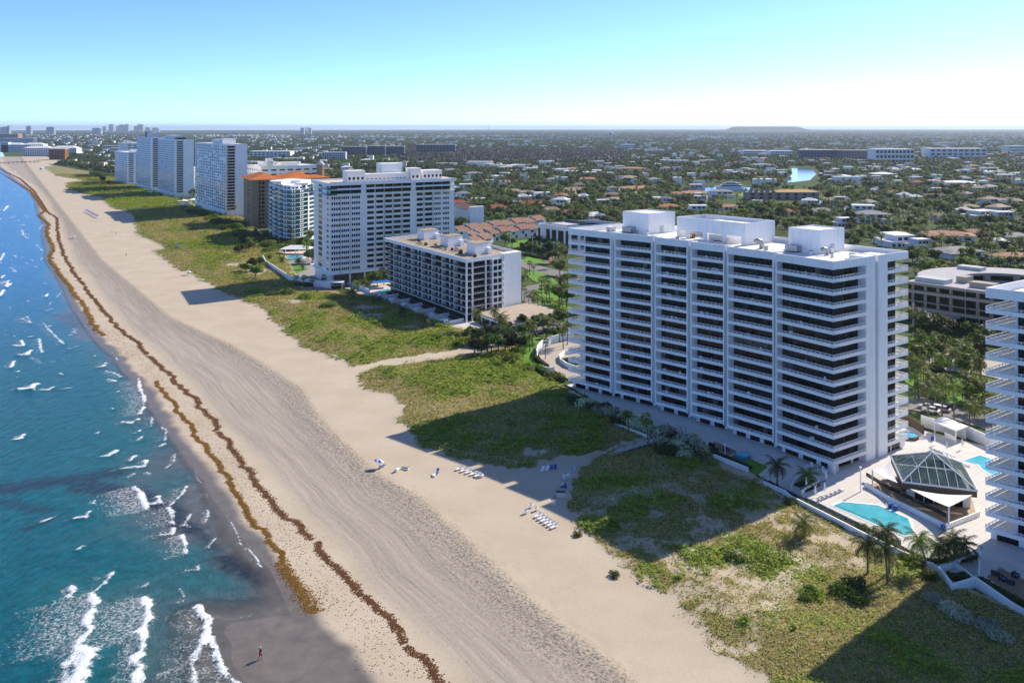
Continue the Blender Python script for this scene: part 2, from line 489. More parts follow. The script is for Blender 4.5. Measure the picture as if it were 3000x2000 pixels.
# ------------------------------------------------------------------ inland ground out to the horizon
def ground_material():
    g = G("inland_ground"); p = g.pos()
    n = g.noise(p, .004, 5); n2 = g.noise(p, .05, 5, .65)
    c = g.ramp(g.math('ADD', g.math('MULTIPLY', n, .4), g.math('MULTIPLY', n2, .6)), [(.3, (.025, .05, .014)), (.45, (.055, .085, .024)), (.58, (.085, .12, .035)), (.68, (.19, .185, .13)), (.75, (.11, .14, .05))])
    return g.bsdf(c, .95, None, 0, .1)
gm = MB()
rowa = np.concatenate([np.array([-4000, -1500, -600, -250]), grow(-110, 2600, 25, 200, 300), np.array([3000, 4500, 7000, 12000, 30000])])
vs_, fs_ = [], []
bl = np.array([18, 30, 45, 70, 110, 160, 240, 400, 700, 1200, 2500, 6000, 15000, 40000])
gi = []
for a in rowa:
    w0 = wet(a)
    gi.append([FA.w(a, w0 + b) for b in bl])
gi = np.array(gi)
n_, m_ = gi.shape[:2]
gv = [(float(x), float(y), -.35) for x, y in gi.reshape(-1, 2)]
gf = [(i * m_ + j, i * m_ + j + 1, (i + 1) * m_ + j + 1, (i + 1) * m_ + j) for i in range(n_ - 1) for j in range(m_ - 1)]
me = bpy.data.meshes.new("ground"); me.from_pydata(gv, [], gf); me.materials.append(ground_material())
ground = link(bpy.data.objects.new("ground", me)); tag(ground, kind='structure')

# ------------------------------------------------------------------ the sea
def Z3(pts): return [(x * .4464, 1300 + y * .4464) for x, y in pts]
def Z4(pts): return [(x * .523, 480 + y * .523) for x, y in pts]
# breakers: crest line, half width of the white crest, length of the lace left behind it
BREAK = [(Z3([(740, 840), (690, 905), (640, 950), (590, 990)]), .5, 5, .8), (Z3([(590, 990), (632, 1042), (600, 1100), (562, 1180), (602, 1220), (570, 1260), (515, 1315)]), 1.2, 14, 1),
         (Z3([(490, 1350), (565, 1375), (570, 1420), (540, 1480), (505, 1568), (490, 1640)]), 2.2, 6, 1), (Z3([(470, 1400), (440, 1480), (420, 1540)]), 1.5, 2.5, .8),
         (Z3([(945, 1010), (968, 1060), (972, 1150), (935, 1210), (915, 1250)]), .9, 17, 1), (Z3([(915, 1250), (945, 1290), (930, 1360), (885, 1420), (912, 1480), (870, 1568), (850, 1650)]), 1.5, 5, 1),
         (Z3([(1300, 1070), (1335, 1120), (1370, 1170), (1350, 1240), (1335, 1315)]), 1.0, 7, 1), (Z3([(1335, 1315), (1290, 1370), (1260, 1440), (1275, 1568), (1300, 1650)]), .8, 8, .8),
         (Z3([(1385, 1275), (1410, 1330), (1430, 1390), (1452, 1450), (1475, 1500), (1550, 1568), (1640, 1640)]), .8, 6, 1), (Z3([(1050, 1520), (1180, 1480), (1240, 1430)]), 1.0, 4, .55),
         (Z3([(880, 285), (922, 330), (946, 385), (966, 430)]), .9, 11, 1), (Z3([(1105, 420), (1128, 470), (1135, 520)]), .8, 9, .9), (Z3([(1135, 555), (1130, 590), (1060, 600)]), .7, 6, .8),
         (Z3([(1195, 600), (1212, 650), (1222, 722)]), .7, 6, .9), (Z3([(1222, 280), (1195, 330), (1120, 400)]), .5, 5, .8), (Z3([(1040, 345), (1050, 385), (1010, 395)]), .8, 2, .9),
         (Z3([(760, 45), (720, 75), (665, 85)]), .9, 2, .9), (Z3([(885, 80), (860, 105)]), .9, 2, .9), (Z3([(955, 110), (950, 150), (880, 150), (790, 165)]), .8, 4, .9), (Z3([(880, 195), (840, 215)]), .7, 3, .6),
         (Z3([(588, 445), (560, 480), (490, 487)]), .7, 2, .9), (Z3([(545, 670), (505, 692)]), .7, 1, .9), (Z3([(470, 935), (495, 960), (445, 1000)]), 1.0, 2, 1), (Z3([(622, 372), (612, 392)]), .4, 1, .9),
         (Z3([(368, 472), (320, 490), (250, 520)]), .35, 2, .8), (Z3([(1300, 795), (1305, 825), (1220, 830)]), .5, 3, .7), (Z3([(1360, 430), (1370, 465), (1340, 520)]), .3, 1, .8), (Z3([(1415, 615), (1365, 680)]), .35, 1, .8),
         (Z3([(1250, 460), (1215, 530), (1245, 545)]), .4, 1, .8), (Z3([(975, 910), (950, 930)]), .6, 3, .6), (Z3([(1185, 950), (1215, 1030), (1130, 1045)]), .4, 4, .55), (Z3([(1360, 310), (1355, 370)]), .3, 2, .6),
         (Z3([(1150, 60), (1140, 120), (1090, 160)]), .25, 1, .8), (Z3([(1280, 150), (1290, 220), (1350, 290)]), .22, .5, .6), (Z3([(1460, 310), (1470, 380), (1485, 460)]), .2, .5, .6), (Z3([(1515, 515), (1560, 590), (1575, 650), (1640, 700), (1680, 745), (1715, 810)]), .3, 1.2, .8),
         (Z3([(1000, 200), (960, 185)]), .3, 1, .8), (Z3([(1080, 0), (1040, 20)]), .7, 3, .7), (Z3([(1190, 0), (1250, 40), (1275, 80)]), .25, .8, .7), (Z3([(1350, 1122), (1500, 1150), (1650, 1128), (1800, 1105), (1835, 1085)]), .18, .4, .55),
         (Z4([(775, 1205), (785, 1260), (810, 1320), (800, 1370), (785, 1400)]), .9, 8, .9), (Z4([(770, 1430), (740, 1450), (690, 1445)]), .9, 4, .8), (Z4([(850, 1420), (848, 1470)]), .7, 5, .7), (Z4([(590, 1115), (580, 1135), (540, 1140)]), .7, 3, .9),
         (Z4([(590, 1160), (640, 1170), (680, 1192)]), .6, 4, .8), (Z4([(610, 1205), (650, 1217)]), .6, 2, .9), (Z4([(620, 1040), (645, 1075), (665, 1110)]), .4, 2, .7), (Z4([(195, 1235), (180, 1260), (100, 1260)]), 1.3, 4, 1),
         (Z4([(300, 1250), (270, 1265), (225, 1262)]), .6, 3, .8), (Z4([(400, 1252), (340, 1262)]), .5, 2, .7), (Z4([(200, 1185), (90, 1195)]), .35, 2, .5), (Z4([(170, 1045), (150, 1070), (95, 1068)]), .9, 3, 1), (Z4([(120, 990), (130, 1020), (75, 1015)]), .8, 3, .9),
         (Z4([(220, 980), (225, 1030), (235, 1055)]), .6, 3, .8), (Z4([(80, 1105), (60, 1140)]), .7, 2, .9), (Z4([(190, 965), (160, 970)]), .5, 2, .8), (Z4([(150, 855), (175, 890), (120, 865)]), .6, 4, .8), (Z4([(240, 890), (285, 940), (330, 985), (360, 1012)]), .6, 3, .75),
         (Z4([(420, 1028), (375, 1038)]), .5, 2, .8), (Z4([(268, 728), (255, 745)]), .7, 2, .9), (Z4([(340, 720), (320, 745)]), .4, 2, .6), (Z4([(290, 770), (270, 800)]), .4, 2, .6), (Z4([(250, 825), (290, 812)]), .4, 1, .7), (Z4([(60, 670), (35, 690), (45, 655)]), .9, 3, .9), (Z4([(20, 705), (0, 740)]), .9, 2, .9), (Z4([(20, 625), (10, 640)]), .6, 2, .9),
         (Z4([(25, 500), (0, 545)]), .9, 5, .8), (Z4([(90, 570), (55, 580), (92, 600)]), .6, 4, .6), (Z4([(120, 365), (130, 400), (160, 420)]), .7, 4, .7), (Z4([(240, 340), (220, 370)]), .5, 3, .7), (Z4([(200, 450), (240, 490)]), .5, 3, .7), (Z4([(240, 525), (228, 540)]), .5, 3, .7), (Z4([(45, 235), (20, 265)]), .9, 5, .8), (Z4([(90, 295), (50, 305)]), .7, 4, .7),
         (Z4([(70, 180), (40, 200)]), .8, 5, .6), (Z4([(20, 130), (0, 150)]), .8, 6, .7), (Z4([(630, 1370), (635, 1376)]), .6, .5, .9), (Z4([(135, 1515), (115, 1535), (90, 1540)]), .7, 2, 1), (Z4([(555, 1500), (545, 1510)]), .4, 1, .8), (Z4([(905, 1475), (930, 1490), (925, 1545)]), .6, 5, .7), (Z4([(960, 1450), (965, 1480), (1000, 1510), (1020, 1560)]), .25, 1, .7), (Z4([(785, 1490), (775, 1505), (745, 1510)]), .5, 3, .8), (Z4([(800, 1525), (770, 1550)]), .5, 3, .7),
         (Z4([(670, 1272), (660, 1278)]), .5, 1, .8), (Z4([(340, 1172), (350, 1180)]), .5, 1, .8), (Z4([(535, 1070), (530, 1080)]), .5, 1, .9), (Z4([(105, 1160), (95, 1166)]), .5, 1, .8), (Z4([(880, 1345), (905, 1370), (895, 1410)]), .2, 1, .6)]
WEED = [(Z3([(-60, 300), (100, 290), (280, 255), (450, 240), (600, 220), (720, 190)]), 2.4, .95), (Z3([(560, 275), (700, 300), (830, 320), (940, 350)]), 2.4, 1.), (Z3([(-60, 370), (100, 400), (200, 420), (290, 430)]), 1.2, .7), (Z3([(180, 560), (260, 520), (350, 480)]), .6, .9),
        (Z3([(940, 370), (1020, 400), (1110, 430), (1180, 520), (1270, 565)]), 1.7, 1.), (Z3([(1280, 580), (1350, 620), (1420, 700)]), 1.2, .55), (Z3([(1490, 760), (1560, 800), (1660, 840), (1820, 870)]), 1.7, 1.), (Z3([(1500, 780), (1680, 880), (1880, 940), (1990, 1030)]), 1.3, .8), (Z3([(1990, 1090), (2040, 1150)]), .7, .8),
        (Z4([(345, 850), (420, 870), (490, 910)]), 3.0, .6), (Z4([(370, 900), (440, 920)]), 2.5, .45)]
PALEBAR = [(Z4([(240, 880), (360, 850), (480, 890), (520, 960)]), 9., .9), (Z4([(300, 600), (420, 760), (500, 880)]), 5., .7), (Z3([(1300, 300), (1500, 600), (1750, 850), (1900, 960)]), 4.5, .55), (Z3([(700, 1060), (1200, 1150), (1300, 1400)]), 8, .6), (Z3([(1000, 1240), (1000, 1568)]), 8, .65), (Z3([(900, 250), (1200, 600)]), 7, .45), (Z3([(400, 1000), (600, 1500)]), 8, .4)]

def px_plan(pts): return [tuple(FA.c(x, y, -.15)) for x, y in pts]
def sea_attrs(A_, B_, X, Y):
    t = wet(A_) - B_
    wob = (fbm(A_ * .06, B_ * .06, 3) - .5)
    width = np.interp(A_, [-20, 60, 160, 300, 600, 2000], [40, 34, 17, 13, 14, 20])
    depth = np.clip(t / width + wob * .7, 0, 1.6)
    near = (A_ < 900) & (t < 90)
    foam = np.zeros(A_.shape); crest = np.zeros(A_.shape); weed = np.zeros(A_.shape); pale = np.zeros(A_.shape)
    xa, xb = A_[near], B_[near]
    nz = fbm(xa * .7, xb * .7, 3) - .5
    fo = np.zeros(xa.shape); cr = np.zeros(xa.shape)
    for pts, hw, lace, s in BREAK:
        pl = px_plan(pts)
        k = 1.0 + .0016 * max(0., pl[0][0] - 120)
        hw, lace = hw * k * .62, lace * k
        pa = np.array(pl); m = 3 + lace + hw
        sel = (xa > pa[:, 0].min() - m) & (xa < pa[:, 0].max() + m) & (xb > pa[:, 1].min() - m - lace) & (xb < pa[:, 1].max() + m)
        if not sel.any(): continue
        sa, sb, sn = xa[sel], xb[sel], nz[sel]
        d = poly_dist(pl, sa, sb)
        c = smooth(hw * 2.0, hw * .1, d + sn * hw * 2.6) * s
        # lace lies seaward of the crest: measure with the crest moved out to sea
        d2 = np.full(sa.shape, 1e9)
        for q in np.linspace(.06, 1, 13):
            dd = poly_dist([(a + .10 * q * lace, b - q * lace) for a, b in pl], sa, sb) + q * lace * .10
            d2 = np.minimum(d2, dd / (1.2 - .65 * q))
        l = .52 * s * smooth(max(.9, lace * .26), 0, d2 + sn * .9)
        fo[sel] = np.maximum(fo[sel], np.maximum(c, l))
        cr[sel] = np.maximum(cr[sel], s * smooth(hw * 2.4, 0, d) * min(1, hw))
    we = np.zeros(xa.shape); pa_ = np.zeros(xa.shape)
    for pts, hw, s in WEED:
        we = np.maximum(we, s * smooth(hw * 2.3, hw * .3, poly_dist(px_plan(pts), xa, xb) + nz * hw * 1.8))
    for pts, hw, s in PALEBAR:
        pa_ = np.maximum(pa_, s * smooth(hw * 1.8, 0, poly_dist(px_plan(pts), xa, xb) + nz * 2))
    foam[near] = fo; crest[near] = cr; weed[near] = we; pale[near] = pa_
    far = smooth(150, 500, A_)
    caps = smooth(.70, .80, fbm(A_ * .10 + 5, B_ * .24, 3)) * smooth(2, 9, t) * smooth(130, 260, A_) * .6
    foam = np.maximum(foam, caps)
    edge = smooth(2.4, .2, np.abs(t - 2.2 + wob * 3)) * .42 * (A_ > 95)
    foam = np.maximum(foam, edge * smooth(.35, .6, fbm(A_ * .08, B_ * .01, 2)))
    bed = np.where(-t < 0, .055 * -t, .004 * np.minimum(-t, 20)); bed = np.maximum(bed, -1.5)
    bar = bar_field(A_, B_); bed = np.maximum(bed, np.where(bar > -6, -.19 + .03 * np.clip(bar, -6, 3), -9))
    thin = np.clip((-.16 - bed) / np.interp(A_, [35, 85], [.42, .13]) + wob * .25, 0, 1)
    return dict(depth=depth, foam=foam, crest=crest, weed=weed, pale=pale, farsea=far, thin=thin)
def sea_z(A_, B_, X, Y, f):
    sw = (fbm(A_ * .05 + 3, B_ * .16, 3) - .5) * .5 * smooth(.2, .8, f['depth'])
    z = -.16 + f['crest'] * .38 + sw * .45
    return z
def sea_material():
    g = G("sea_water"); p = g.pos()
    depth = g.attr("depth"); foam = g.attr("foam"); weed = g.attr("weed"); pale = g.attr("pale"); far = g.attr("farsea")
    n = g.noise(p, .09, 4); n2 = g.noise(p, .8, 4)
    dd = g.math('SUBTRACT', g.math('ADD', depth, g.math('MULTIPLY', g.math('SUBTRACT', n, .5), .35)), g.math('MULTIPLY', pale, .75))
    near_c = g.ramp(dd, [(.0, (.115, .115, .105)), (.12, (.075, .10, .10)), (.35, (.032, .11, .115)), (.65, (.008, .105, .115)), (1.0, (.001, .092, .115))])
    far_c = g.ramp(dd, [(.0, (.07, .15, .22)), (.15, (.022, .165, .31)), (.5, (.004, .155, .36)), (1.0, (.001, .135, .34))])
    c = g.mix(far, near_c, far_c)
    dap = g.ramp(g.noise(p, .35, 5, .7), [(.32, .6), (.68, 1.3)])
    c = g.mix(.7, c, g.mix(1.0, c, dap, 'MULTIPLY'))
    c = g.mix(g.math('MULTIPLY', weed, g.ramp(n2, [(.3, 1.0), (.7, .72)])), c, (.012, .016, .022))
    lace = g.noise(p, 2.6, 6, .78)
    lv = g.n("TexVoronoi", _feature='DISTANCE_TO_EDGE', Scale=.9, Vector=g.n("VectorMath", _operation='ADD', i0=p, i1=g.n("VectorMath", _operation='SCALE', i0=g.noise(p, .9, 3, .6, False), Scale=1.6).outputs[0]).outputs[0])
    web = g.step(lv.outputs[0], .22, .0)
    fm = g.math('ADD', foam, g.math('ADD', g.math('MULTIPLY', g.math('SUBTRACT', lace, .5), 1.5), g.math('MULTIPLY', g.math('SUBTRACT', web, .5), .16)))
    fmask = g.math('MULTIPLY', g.step(fm, .34, .86), g.step(foam, .05, .3))
    c = g.mix(fmask, c, (.80, .84, .86))
    wv = g.n("Mapping", Vector=p, Rotation=(0, 0, R(35)), Scale=(1.0, .45, 1.0)).outputs[0]
    h = g.math('ADD', g.math('MULTIPLY', g.noise(wv, .5, 6, .68), 1.0), g.math('MULTIPLY', g.noise(wv, 2.2, 3, .6), .25))
    h = g.math('ADD', h, g.math('MULTIPLY', fmask, .25))
    rough = g.math('ADD', .16, g.math('MULTIPLY', fmask, .6))
    al = g.math('MAXIMUM', g.math('ADD', .18, g.math('MULTIPLY', g.step(g.attr("thin"), .0, .8), .82)), fmask)
    return g.bsdf(c, rough, g.bump(h, .8, .6), 0, .13, Alpha=al)
ts = -np.concatenate([np.arange(-3, 66, .42), np.array([68, 71, 75, 80, 90, 105, 130, 170, 240, 400, 900, 2500, 9000])])[::-1]
rows_s = np.concatenate([np.array([-600, -300, -140, -90, -70]), np.arange(-60, -16, 2.), np.arange(-16, 175, .45), grow(175, 2400, .5, 16, 175), np.array([3000, 5000, 9000])])
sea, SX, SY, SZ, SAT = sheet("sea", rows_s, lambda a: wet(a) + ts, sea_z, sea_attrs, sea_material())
# ------------------------------------------------------------------ building materials
def stucco(name, col):
    g = G(name); p = g.pos()
    mp = g.n("Mapping", Vector=p, Scale=(1.3, 1.3, .10)).outputs[0]
    run = g.ramp(g.noise(mp, 1.0, 5, .7), [(.28, .86), (.5, 1.0)])
    blot = g.ramp(g.noise(p, .12, 4), [(.3, .95), (.7, 1.03)])
    c = g.mix(1.0, g.mix(1.0, col, run, 'MULTIPLY'), blot, 'MULTIPLY')
    _MC[name] = g.bsdf(c, .75, g.bump(g.noise(p, 3.0, 4), .12, .1), 0, .3)
    return _MC[name]
WHITE = stucco("white_stucco", (.91, .905, .89))
WHITE2 = mat("white_paint", (.86, .86, .86), .6, .03, .4)
CREAM = mat("cream_render", (.85, .825, .77), .8, .05, .12)
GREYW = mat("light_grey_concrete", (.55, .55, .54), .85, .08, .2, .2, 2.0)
ROOFW = mat("white_roof_membrane", (.80, .78, .74), .8, .07, .12)
ROOFT = mat("gravel_roof", (.36, .29, .21), .95, .25, .25, .4, 3.0)
FRAME = mat("bronze_window_frame", (.016, .013, .011), .5, .1, 1)
RAILW = mat("white_railing", (.80, .81, .83), .5, .02, 1)
RAILD = mat("dark_railing", (.05, .05, .055), .5, .1, 1)
TAN = mat("tan_stucco", (.34, .25, .145), .85, .08, .2)
METAL = mat("galvanised_metal", (.42, .42, .41), .45, .12, 1.5, 0, 8, .6)
def glass(name, col, rough=.07, spec=.35, var=.4):
    if name in _MC: return _MC[name]
    g = G(name); p = g.pos()
    c = g.ramp(g.noise(p, .9, 3), [(.3, tuple(x * (1 - var) for x in col)), (.7, tuple(x * (1 + var) for x in col))])
    nm = g.bump(g.noise(p, .5, 2), .04, .1)
    _MC[name] = g.bsdf(c, rough, nm, 0, spec)
    return _MC[name]
GL = [glass("tinted_glass_dark", (.010, .009, .008)), glass("tinted_glass_brown", (.018, .014, .010)), glass("tinted_glass_green", (.014, .019, .015)),
      glass("glass_with_dim_curtain", (.040, .040, .035), .12), glass("glass_with_pale_curtain", (.13, .12, .10), .2)]
GLW = [6, 5, 4, 3.2, 1.0]
TEAL = glass("sea_green_glass", (.05, .13, .13), .06, .5)
BLUEG = glass("blue_grey_glass", (.03, .045, .07), .08, .5)

def pick_glass(): return random.choices(GL, GLW)[0]
_panes = {}
def pane_mesh(fr, x0, x1, y0, y1, h, gi):
    """thin glazing panel standing at the plan rectangle, mesh origin at its foot"""
    key = (id(fr), round(x0, 2), round(y0, 2), round(x1, 2), round(y1, 2), round(h, 2), gi)
    if key not in _panes:
        w = fr.w((x0 + x1) / 2, (y0 + y1) / 2)
        _panes[key] = (MB(fr, (w[0], w[1], 0)).box(x0, x1, y0, y1, 0, h).mesh("window_pane", GL[gi]), w)
    return _panes[key]

FLOOR_H, N_FL, Z_FASC, PAR0, PAR1 = 2.942, 15, 1.80, 45.9, 47.8
SECT = [(0, 0, 15.9, 1.5), (18.1, 2.8, 31.0, 2.7), (33.7, 4.1, 43.1, 3.2), (45.6, 4.1, 55.5, 3.2), (58.2, 4.2, 69.8, 2.3), (71.6, 1.9, 87.0, 0.0)]

def rail_mb(mb, L, y, z0, h=.58, along='x', x=0, step=1.25):
    n = max(1, round(L / step))
    def bx(a0, a1, zz0, zz1, d=.035):
        if along == 'x': mb.box(x + a0, x + a1, y - d, y + d, zz0, zz1)
        else: mb.box(x - d, x + d, y + a0, y + a1, zz0, zz1)
    bx(0, L, z0 + h - .07, z0 + h, .05)
    for k in (.18, .36): bx(0, L, z0 + k * h / .58, z0 + k * h / .58 + .045, .025)
    for k in range(n + 1):
        a = k * L / n
        bx(a - .04, a + .04, z0, z0 + h, .04)

def condo_tower(label, group, fr, pane_sections, side, sections=range(6)):
    base = np.array([fr.p[0], fr.p[1], 0.])
    T = thing("condominium_tower", label, "apartment tower", base)
    rel = lambda o: o                                      # children keep plan offsets of their own meshes
    floors = [Z_FASC + FLOOR_H * k for k in range(N_FL)]
    stuff = MB(fr, base); stuff_mats = GL
    W0 = MB(fr, base)
    W0.box(4.2, 82.6, 6.4, 26.5, -.4, 46.2)
    W0.build("core_wall", WHITE, T)
    Rf = MB(fr, base)
    Rf.box(.45, 86.6, 4.9, 29.6, 45.95, 46.3)
    for i in range(6):
        x0, y0, x1, y1 = SECT[i]
        Rf.prism([(x0 + .3, y0 + .3), (x1 - .3, y1 + .3), (x1 - .3, 4.95), (x0 + .3, 4.95)], 46.02, 46.29)
    Rf.build("roof_deck", ROOFW, T)
    for i in range(6):
        x0, y0, x1, y1 = SECT[i]
        sf = Frame(fr.w(x0, y0), fr.w(x1, y1), fr.w(x0, y0) + fr.v)
        L = sf.lu
        detail = i in sections
        fin = [(-.36, 0)] if i > 0 else []
        if i < 5: fin.append((L, L + .36))
        for a, b in fin:
            MB(sf, base).box(a, b, -.09, 2.35, 1.55, PAR1 + .01).build("fin_wall", WHITE, T)
        # parapet of the section
        pz = MB(sf, base).box(0 if i else 0, L, -.04, .26, PAR0, PAR1)
        pz.box(0, L, .26, 2.3, PAR0, PAR0 + .12)
        if i == 0: pz.box(-.0, .28, .26, 12.2, PAR0, PAR1)
        pz.build("parapet", WHITE, T)
        g0, g1 = (2.0 if i == 0 else .0), (L - 4.6 if i == 5 else L)
        MB(sf, base).box(g0 + .02, g1 - .02, 2.16, 6.6 - min(y0, y1), -.4, PAR0).build("glazing_frame", FRAME, T)
        if i == 5: MB(sf, base).box(g1, g1 + .45, 2.0, 8, -.4, PAR0).build("end_wall", WHITE, T)
        if not detail:
            for z in floors:
                MB(sf, base).box(0, L, 0, 2.1, z, z + .8).build("balcony", WHITE, T)
            continue
        ox, oy = sf.p - base[:2]
        bm = MB(sf, (sf.p[0], sf.p[1], 0)).box(0, L, .18, 2.14, 0, .2).box(0, L, 0, .18, 0, .8).mesh("balcony", WHITE)
        r = MB(sf, (sf.p[0], sf.p[1], 0)); rail_mb(r, L, .09, .8)
        rm = r.mesh("railing", RAILW)
        nP = max(3, round((g1 - g0) / 1.5)); pw = (g1 - g0) / nP
        drapes = {}
        for k, z in enumerate(floors):
            b = inst("balcony", bm, T, (ox, oy, z))
            inst("railing", rm, b)
            gz0, gz1 = z + .2, (floors[k + 1] if k + 1 < N_FL else PAR0)
            mood = random.random()
            for j in range(nP):
                gi = random.choices(range(5), GLW)[0]
                if mood < .12: gi = 3
                if i == 1 and k == 7: gi = 4 if j > 1 else 3
                if i == 0 and k == 6: gi = 4 if j > nP - 3 else 3
                xa, xb = g0 + j * pw + .05, g0 + (j + 1) * pw - .05
                if i in pane_sections:
                    m, w = pane_mesh(sf, xa, xb, 2.05, 2.13, gz1 - gz0 - .06, gi)
                    inst("window_pane", m, T, (w[0] - base[0], w[1] - base[1], gz0 + .02))
                else:
                    q = MB(sf, base).box(xa, xb, 2.05, 2.13, gz0 + .02, gz1 - .04, gi)
                    n = len(stuff.v); stuff.v += q.v; stuff.f += [tuple(n + c for c in f) for f in q.f]; stuff.m += q.m
        # ground floor
        gf = MB(sf, base).box(.3, L - .1, 1.75, 2.15, -.4, 1.8)
        gf.build("ground_floor_wall", WHITE, T)
        nb = 3 if L > 12 else 2
        for j in range(nb):
            xa = .9 + j * (L - .8) / nb; xb = xa + (L - .8) / nb - 1.3
            MB(sf, base).box(xa, xb, 1.68, 1.78, -.25, 1.62).build("ground_floor_window", GL[j % 2], T)
        if i == 0:
            MB(sf, base).box(.0, .9, .0, .5, -.4, 1.8).build("corner_pier", WHITE, T)
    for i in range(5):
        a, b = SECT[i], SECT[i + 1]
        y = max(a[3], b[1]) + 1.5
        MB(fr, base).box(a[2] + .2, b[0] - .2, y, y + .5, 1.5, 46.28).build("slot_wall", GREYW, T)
    # end facade
    if side:
        e = MB(fr, base)
        for k, z in enumerate(floors):
            pass
        for (y0, y1, nm) in ((12.4, 16.06, "end_pier"), (17.4, 21.1, "end_pier")):
            MB(fr, base).box(-.02, 4.3, y0, y1, -.4, PAR1 + .01).build(nm, WHITE, T)
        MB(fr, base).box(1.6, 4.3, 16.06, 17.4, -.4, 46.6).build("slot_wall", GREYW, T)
        MB(fr, base).box(0, .3, 21.1, 30, PAR0, PAR1).box(.3, 86.8, 29.7, 30, PAR0, PAR1).box(.3, 4, 21.1, 29.7, PAR0, PAR0 + .1).build("parapet", WHITE, T)
        MB(fr, base).box(86.7, 87, .3, 30, PAR0, PAR1).build("parapet", WHITE, T)
        MB(fr, base).box(2.16, 4.3, 2.16, 12.4, -.4, PAR0).build("glazing_frame", FRAME, T)
        MB(fr, base).box(.95, 4.3, 21.1, 25.9, -.4, PAR0).build("glazing_frame", FRAME, T)
        bm1 = MB(fr, base).box(.18, 2.14, .2, 12.4, 0, .2).box(0, .18, .02, 12.4, 0, .8).mesh("balcony", WHITE)
        r1 = MB(fr, base); rail_mb(r1, 12.2, .1, .8, along='y', x=.09); r1m = r1.mesh("railing", RAILW)
        bm2 = MB(fr, base).box(.18, 4.2, 21.1, 30, 0, .2).box(0, .18, 21.1, 30, 0, .8).box(0, 12, 29.82, 30, 0, .8).mesh("balcony", WHITE)
        r2 = MB(fr, base); rail_mb(r2, 8.9, 21.1, .8, along='y', x=.09); rail_mb(r2, 10, 29.9, .8, x=.1); r2m = r2.mesh("railing", RAILW)
        for k, z in enumerate(floors):
            b = inst("balcony", bm1, T, (0, 0, z)); inst("railing", r1m, b)
            b = inst("balcony", bm2, T, (0, 0, z)); inst("railing", r2m, b)
            gz0, gz1 = z + .2, (floors[k + 1] if k + 1 < N_FL else PAR0)
            n = 6
            for j in range(n):
                ya, yb = 2.2 + j * 10.2 / n + .04, 2.2 + (j + 1) * 10.2 / n - .04
                m, w = pane_mesh(fr, 2.04, 2.13, ya, yb, gz1 - gz0 - .06, random.choices(range(5), GLW)[0])
                inst("window_pane", m, T, (w[0] - base[0], w[1] - base[1], gz0 + .02))
            for j in range(3):
                ya, yb = 21.15 + j * 1.58, 21.15 + (j + 1) * 1.58 - .07
                m, w = pane_mesh(fr, .84, .93, ya, yb, gz1 - gz0 - .06, random.choices(range(5), GLW)[0])
                inst("window_pane", m, T, (w[0] - base[0], w[1] - base[1], gz0 + .02))
        MB(fr, base).box(1.7, 2.1, .9, 12.4, -.4, 1.8).box(.0, .5, .5, .95, -.4, 1.8).build("ground_floor_wall", WHITE, T)
        for ya, yb in ((1.3, 4.0), (4.1, 6.8), (6.9, 9.0), (10.0, 12.0)):
            MB(fr, base).box(1.62, 1.72, ya, yb, -.25, 1.6).build("ground_floor_window", GL[0], T)
        MB(fr, base).box(.6, 1.0, 21.2, 29.5, -.4, 1.8).build("ground_floor_wall", WHITE, T)
        for ya, yb in ((22.0, 23.2), (23.8, 25.0), (25.2, 27.2)):
            MB(fr, base).box(.52, .62, ya, yb, -.25, 1.55).build("ground_floor_window", GL[1], T)
    o = stuff.build("window_pane_field", GL, T)
    tag(o, kind='stuff')
    return T

tower_a = condo_tower("fifteen-storey white tower with long balconies beside the pool deck", None, FA, [0], True)

# rooftop rooms of the main tower
def roof_room(label, x0, x1, y0, y1, z1, screen=False):
    o = np.array([*FA.w(x0, y0), 46.3])
    t = thing("rooftop_room", label, "rooftop room", o)
    if not screen:
        MB(FA, o).box(x0, x1, y0, y1, 46.2, z1 - .35).build("wall", WHITE, t)
        m = MB(FA, o)
        for a in ((x0, x0 + .25, y0, y1), (x1 - .25, x1, y0, y1), (x0 + .25, x1 - .25, y0, y0 + .25), (x0 + .25, x1 - .25, y1 - .25, y1)): m.box(*a, z1 - .35, z1)
        m.build("roof_rim", WHITE, t)
        MB(FA, o).box(x0 + .25, x1 - .25, y0 + .25, y1 - .25, z1 - .35, z1 - .28).build("roof_deck", ROOFW, t)
        MB(FA, o).box(x0 - .12, x0, y0 + 4.5, y0 + 6.0, 46.3, 48.5).build("door", GREYW, t)
    else:
        m = MB(FA, o)
        for a in ((x0, x0 + .3, y0, y1), (x1 - .3, x1, y0, y1), (x0 + .3, x1 - .3, y1 - .3, y1)): m.box(*a, 46.2, z1)
        m.box(x0 + .3, x1 - .3, y0, y0 + .3, 48.6, z1)
        m.build("screen_wall", WHITE, t)
        for xa in (x0 + .3, x0 + 6.5, x0 + 13, x1 - 4.5):
            MB(FA, o).box(xa, xa + 1.0, y0, y0 + .3, 46.2, 48.6).build("screen_post", WHITE, t)
        MB(FA, o).box(x0 + 4, x1 - 6, y0 + 4, y1 - 1, 46.2, z1 - 1.0).build("inner_room", WHITE, t)
    return t
roof_room("cube-shaped lift room on the far end of the white tower roof", 70.4, 80.9, 16, 27, 52.5)
roof_room("long open-topped plant screen in the middle of the white tower roof", 37.2, 60.7, 17, 29.4, 52.3, True)
roof_room("cube-shaped lift room on the near end of the white tower roof", 15.6, 24.4, 17.6, 28, 52.3)
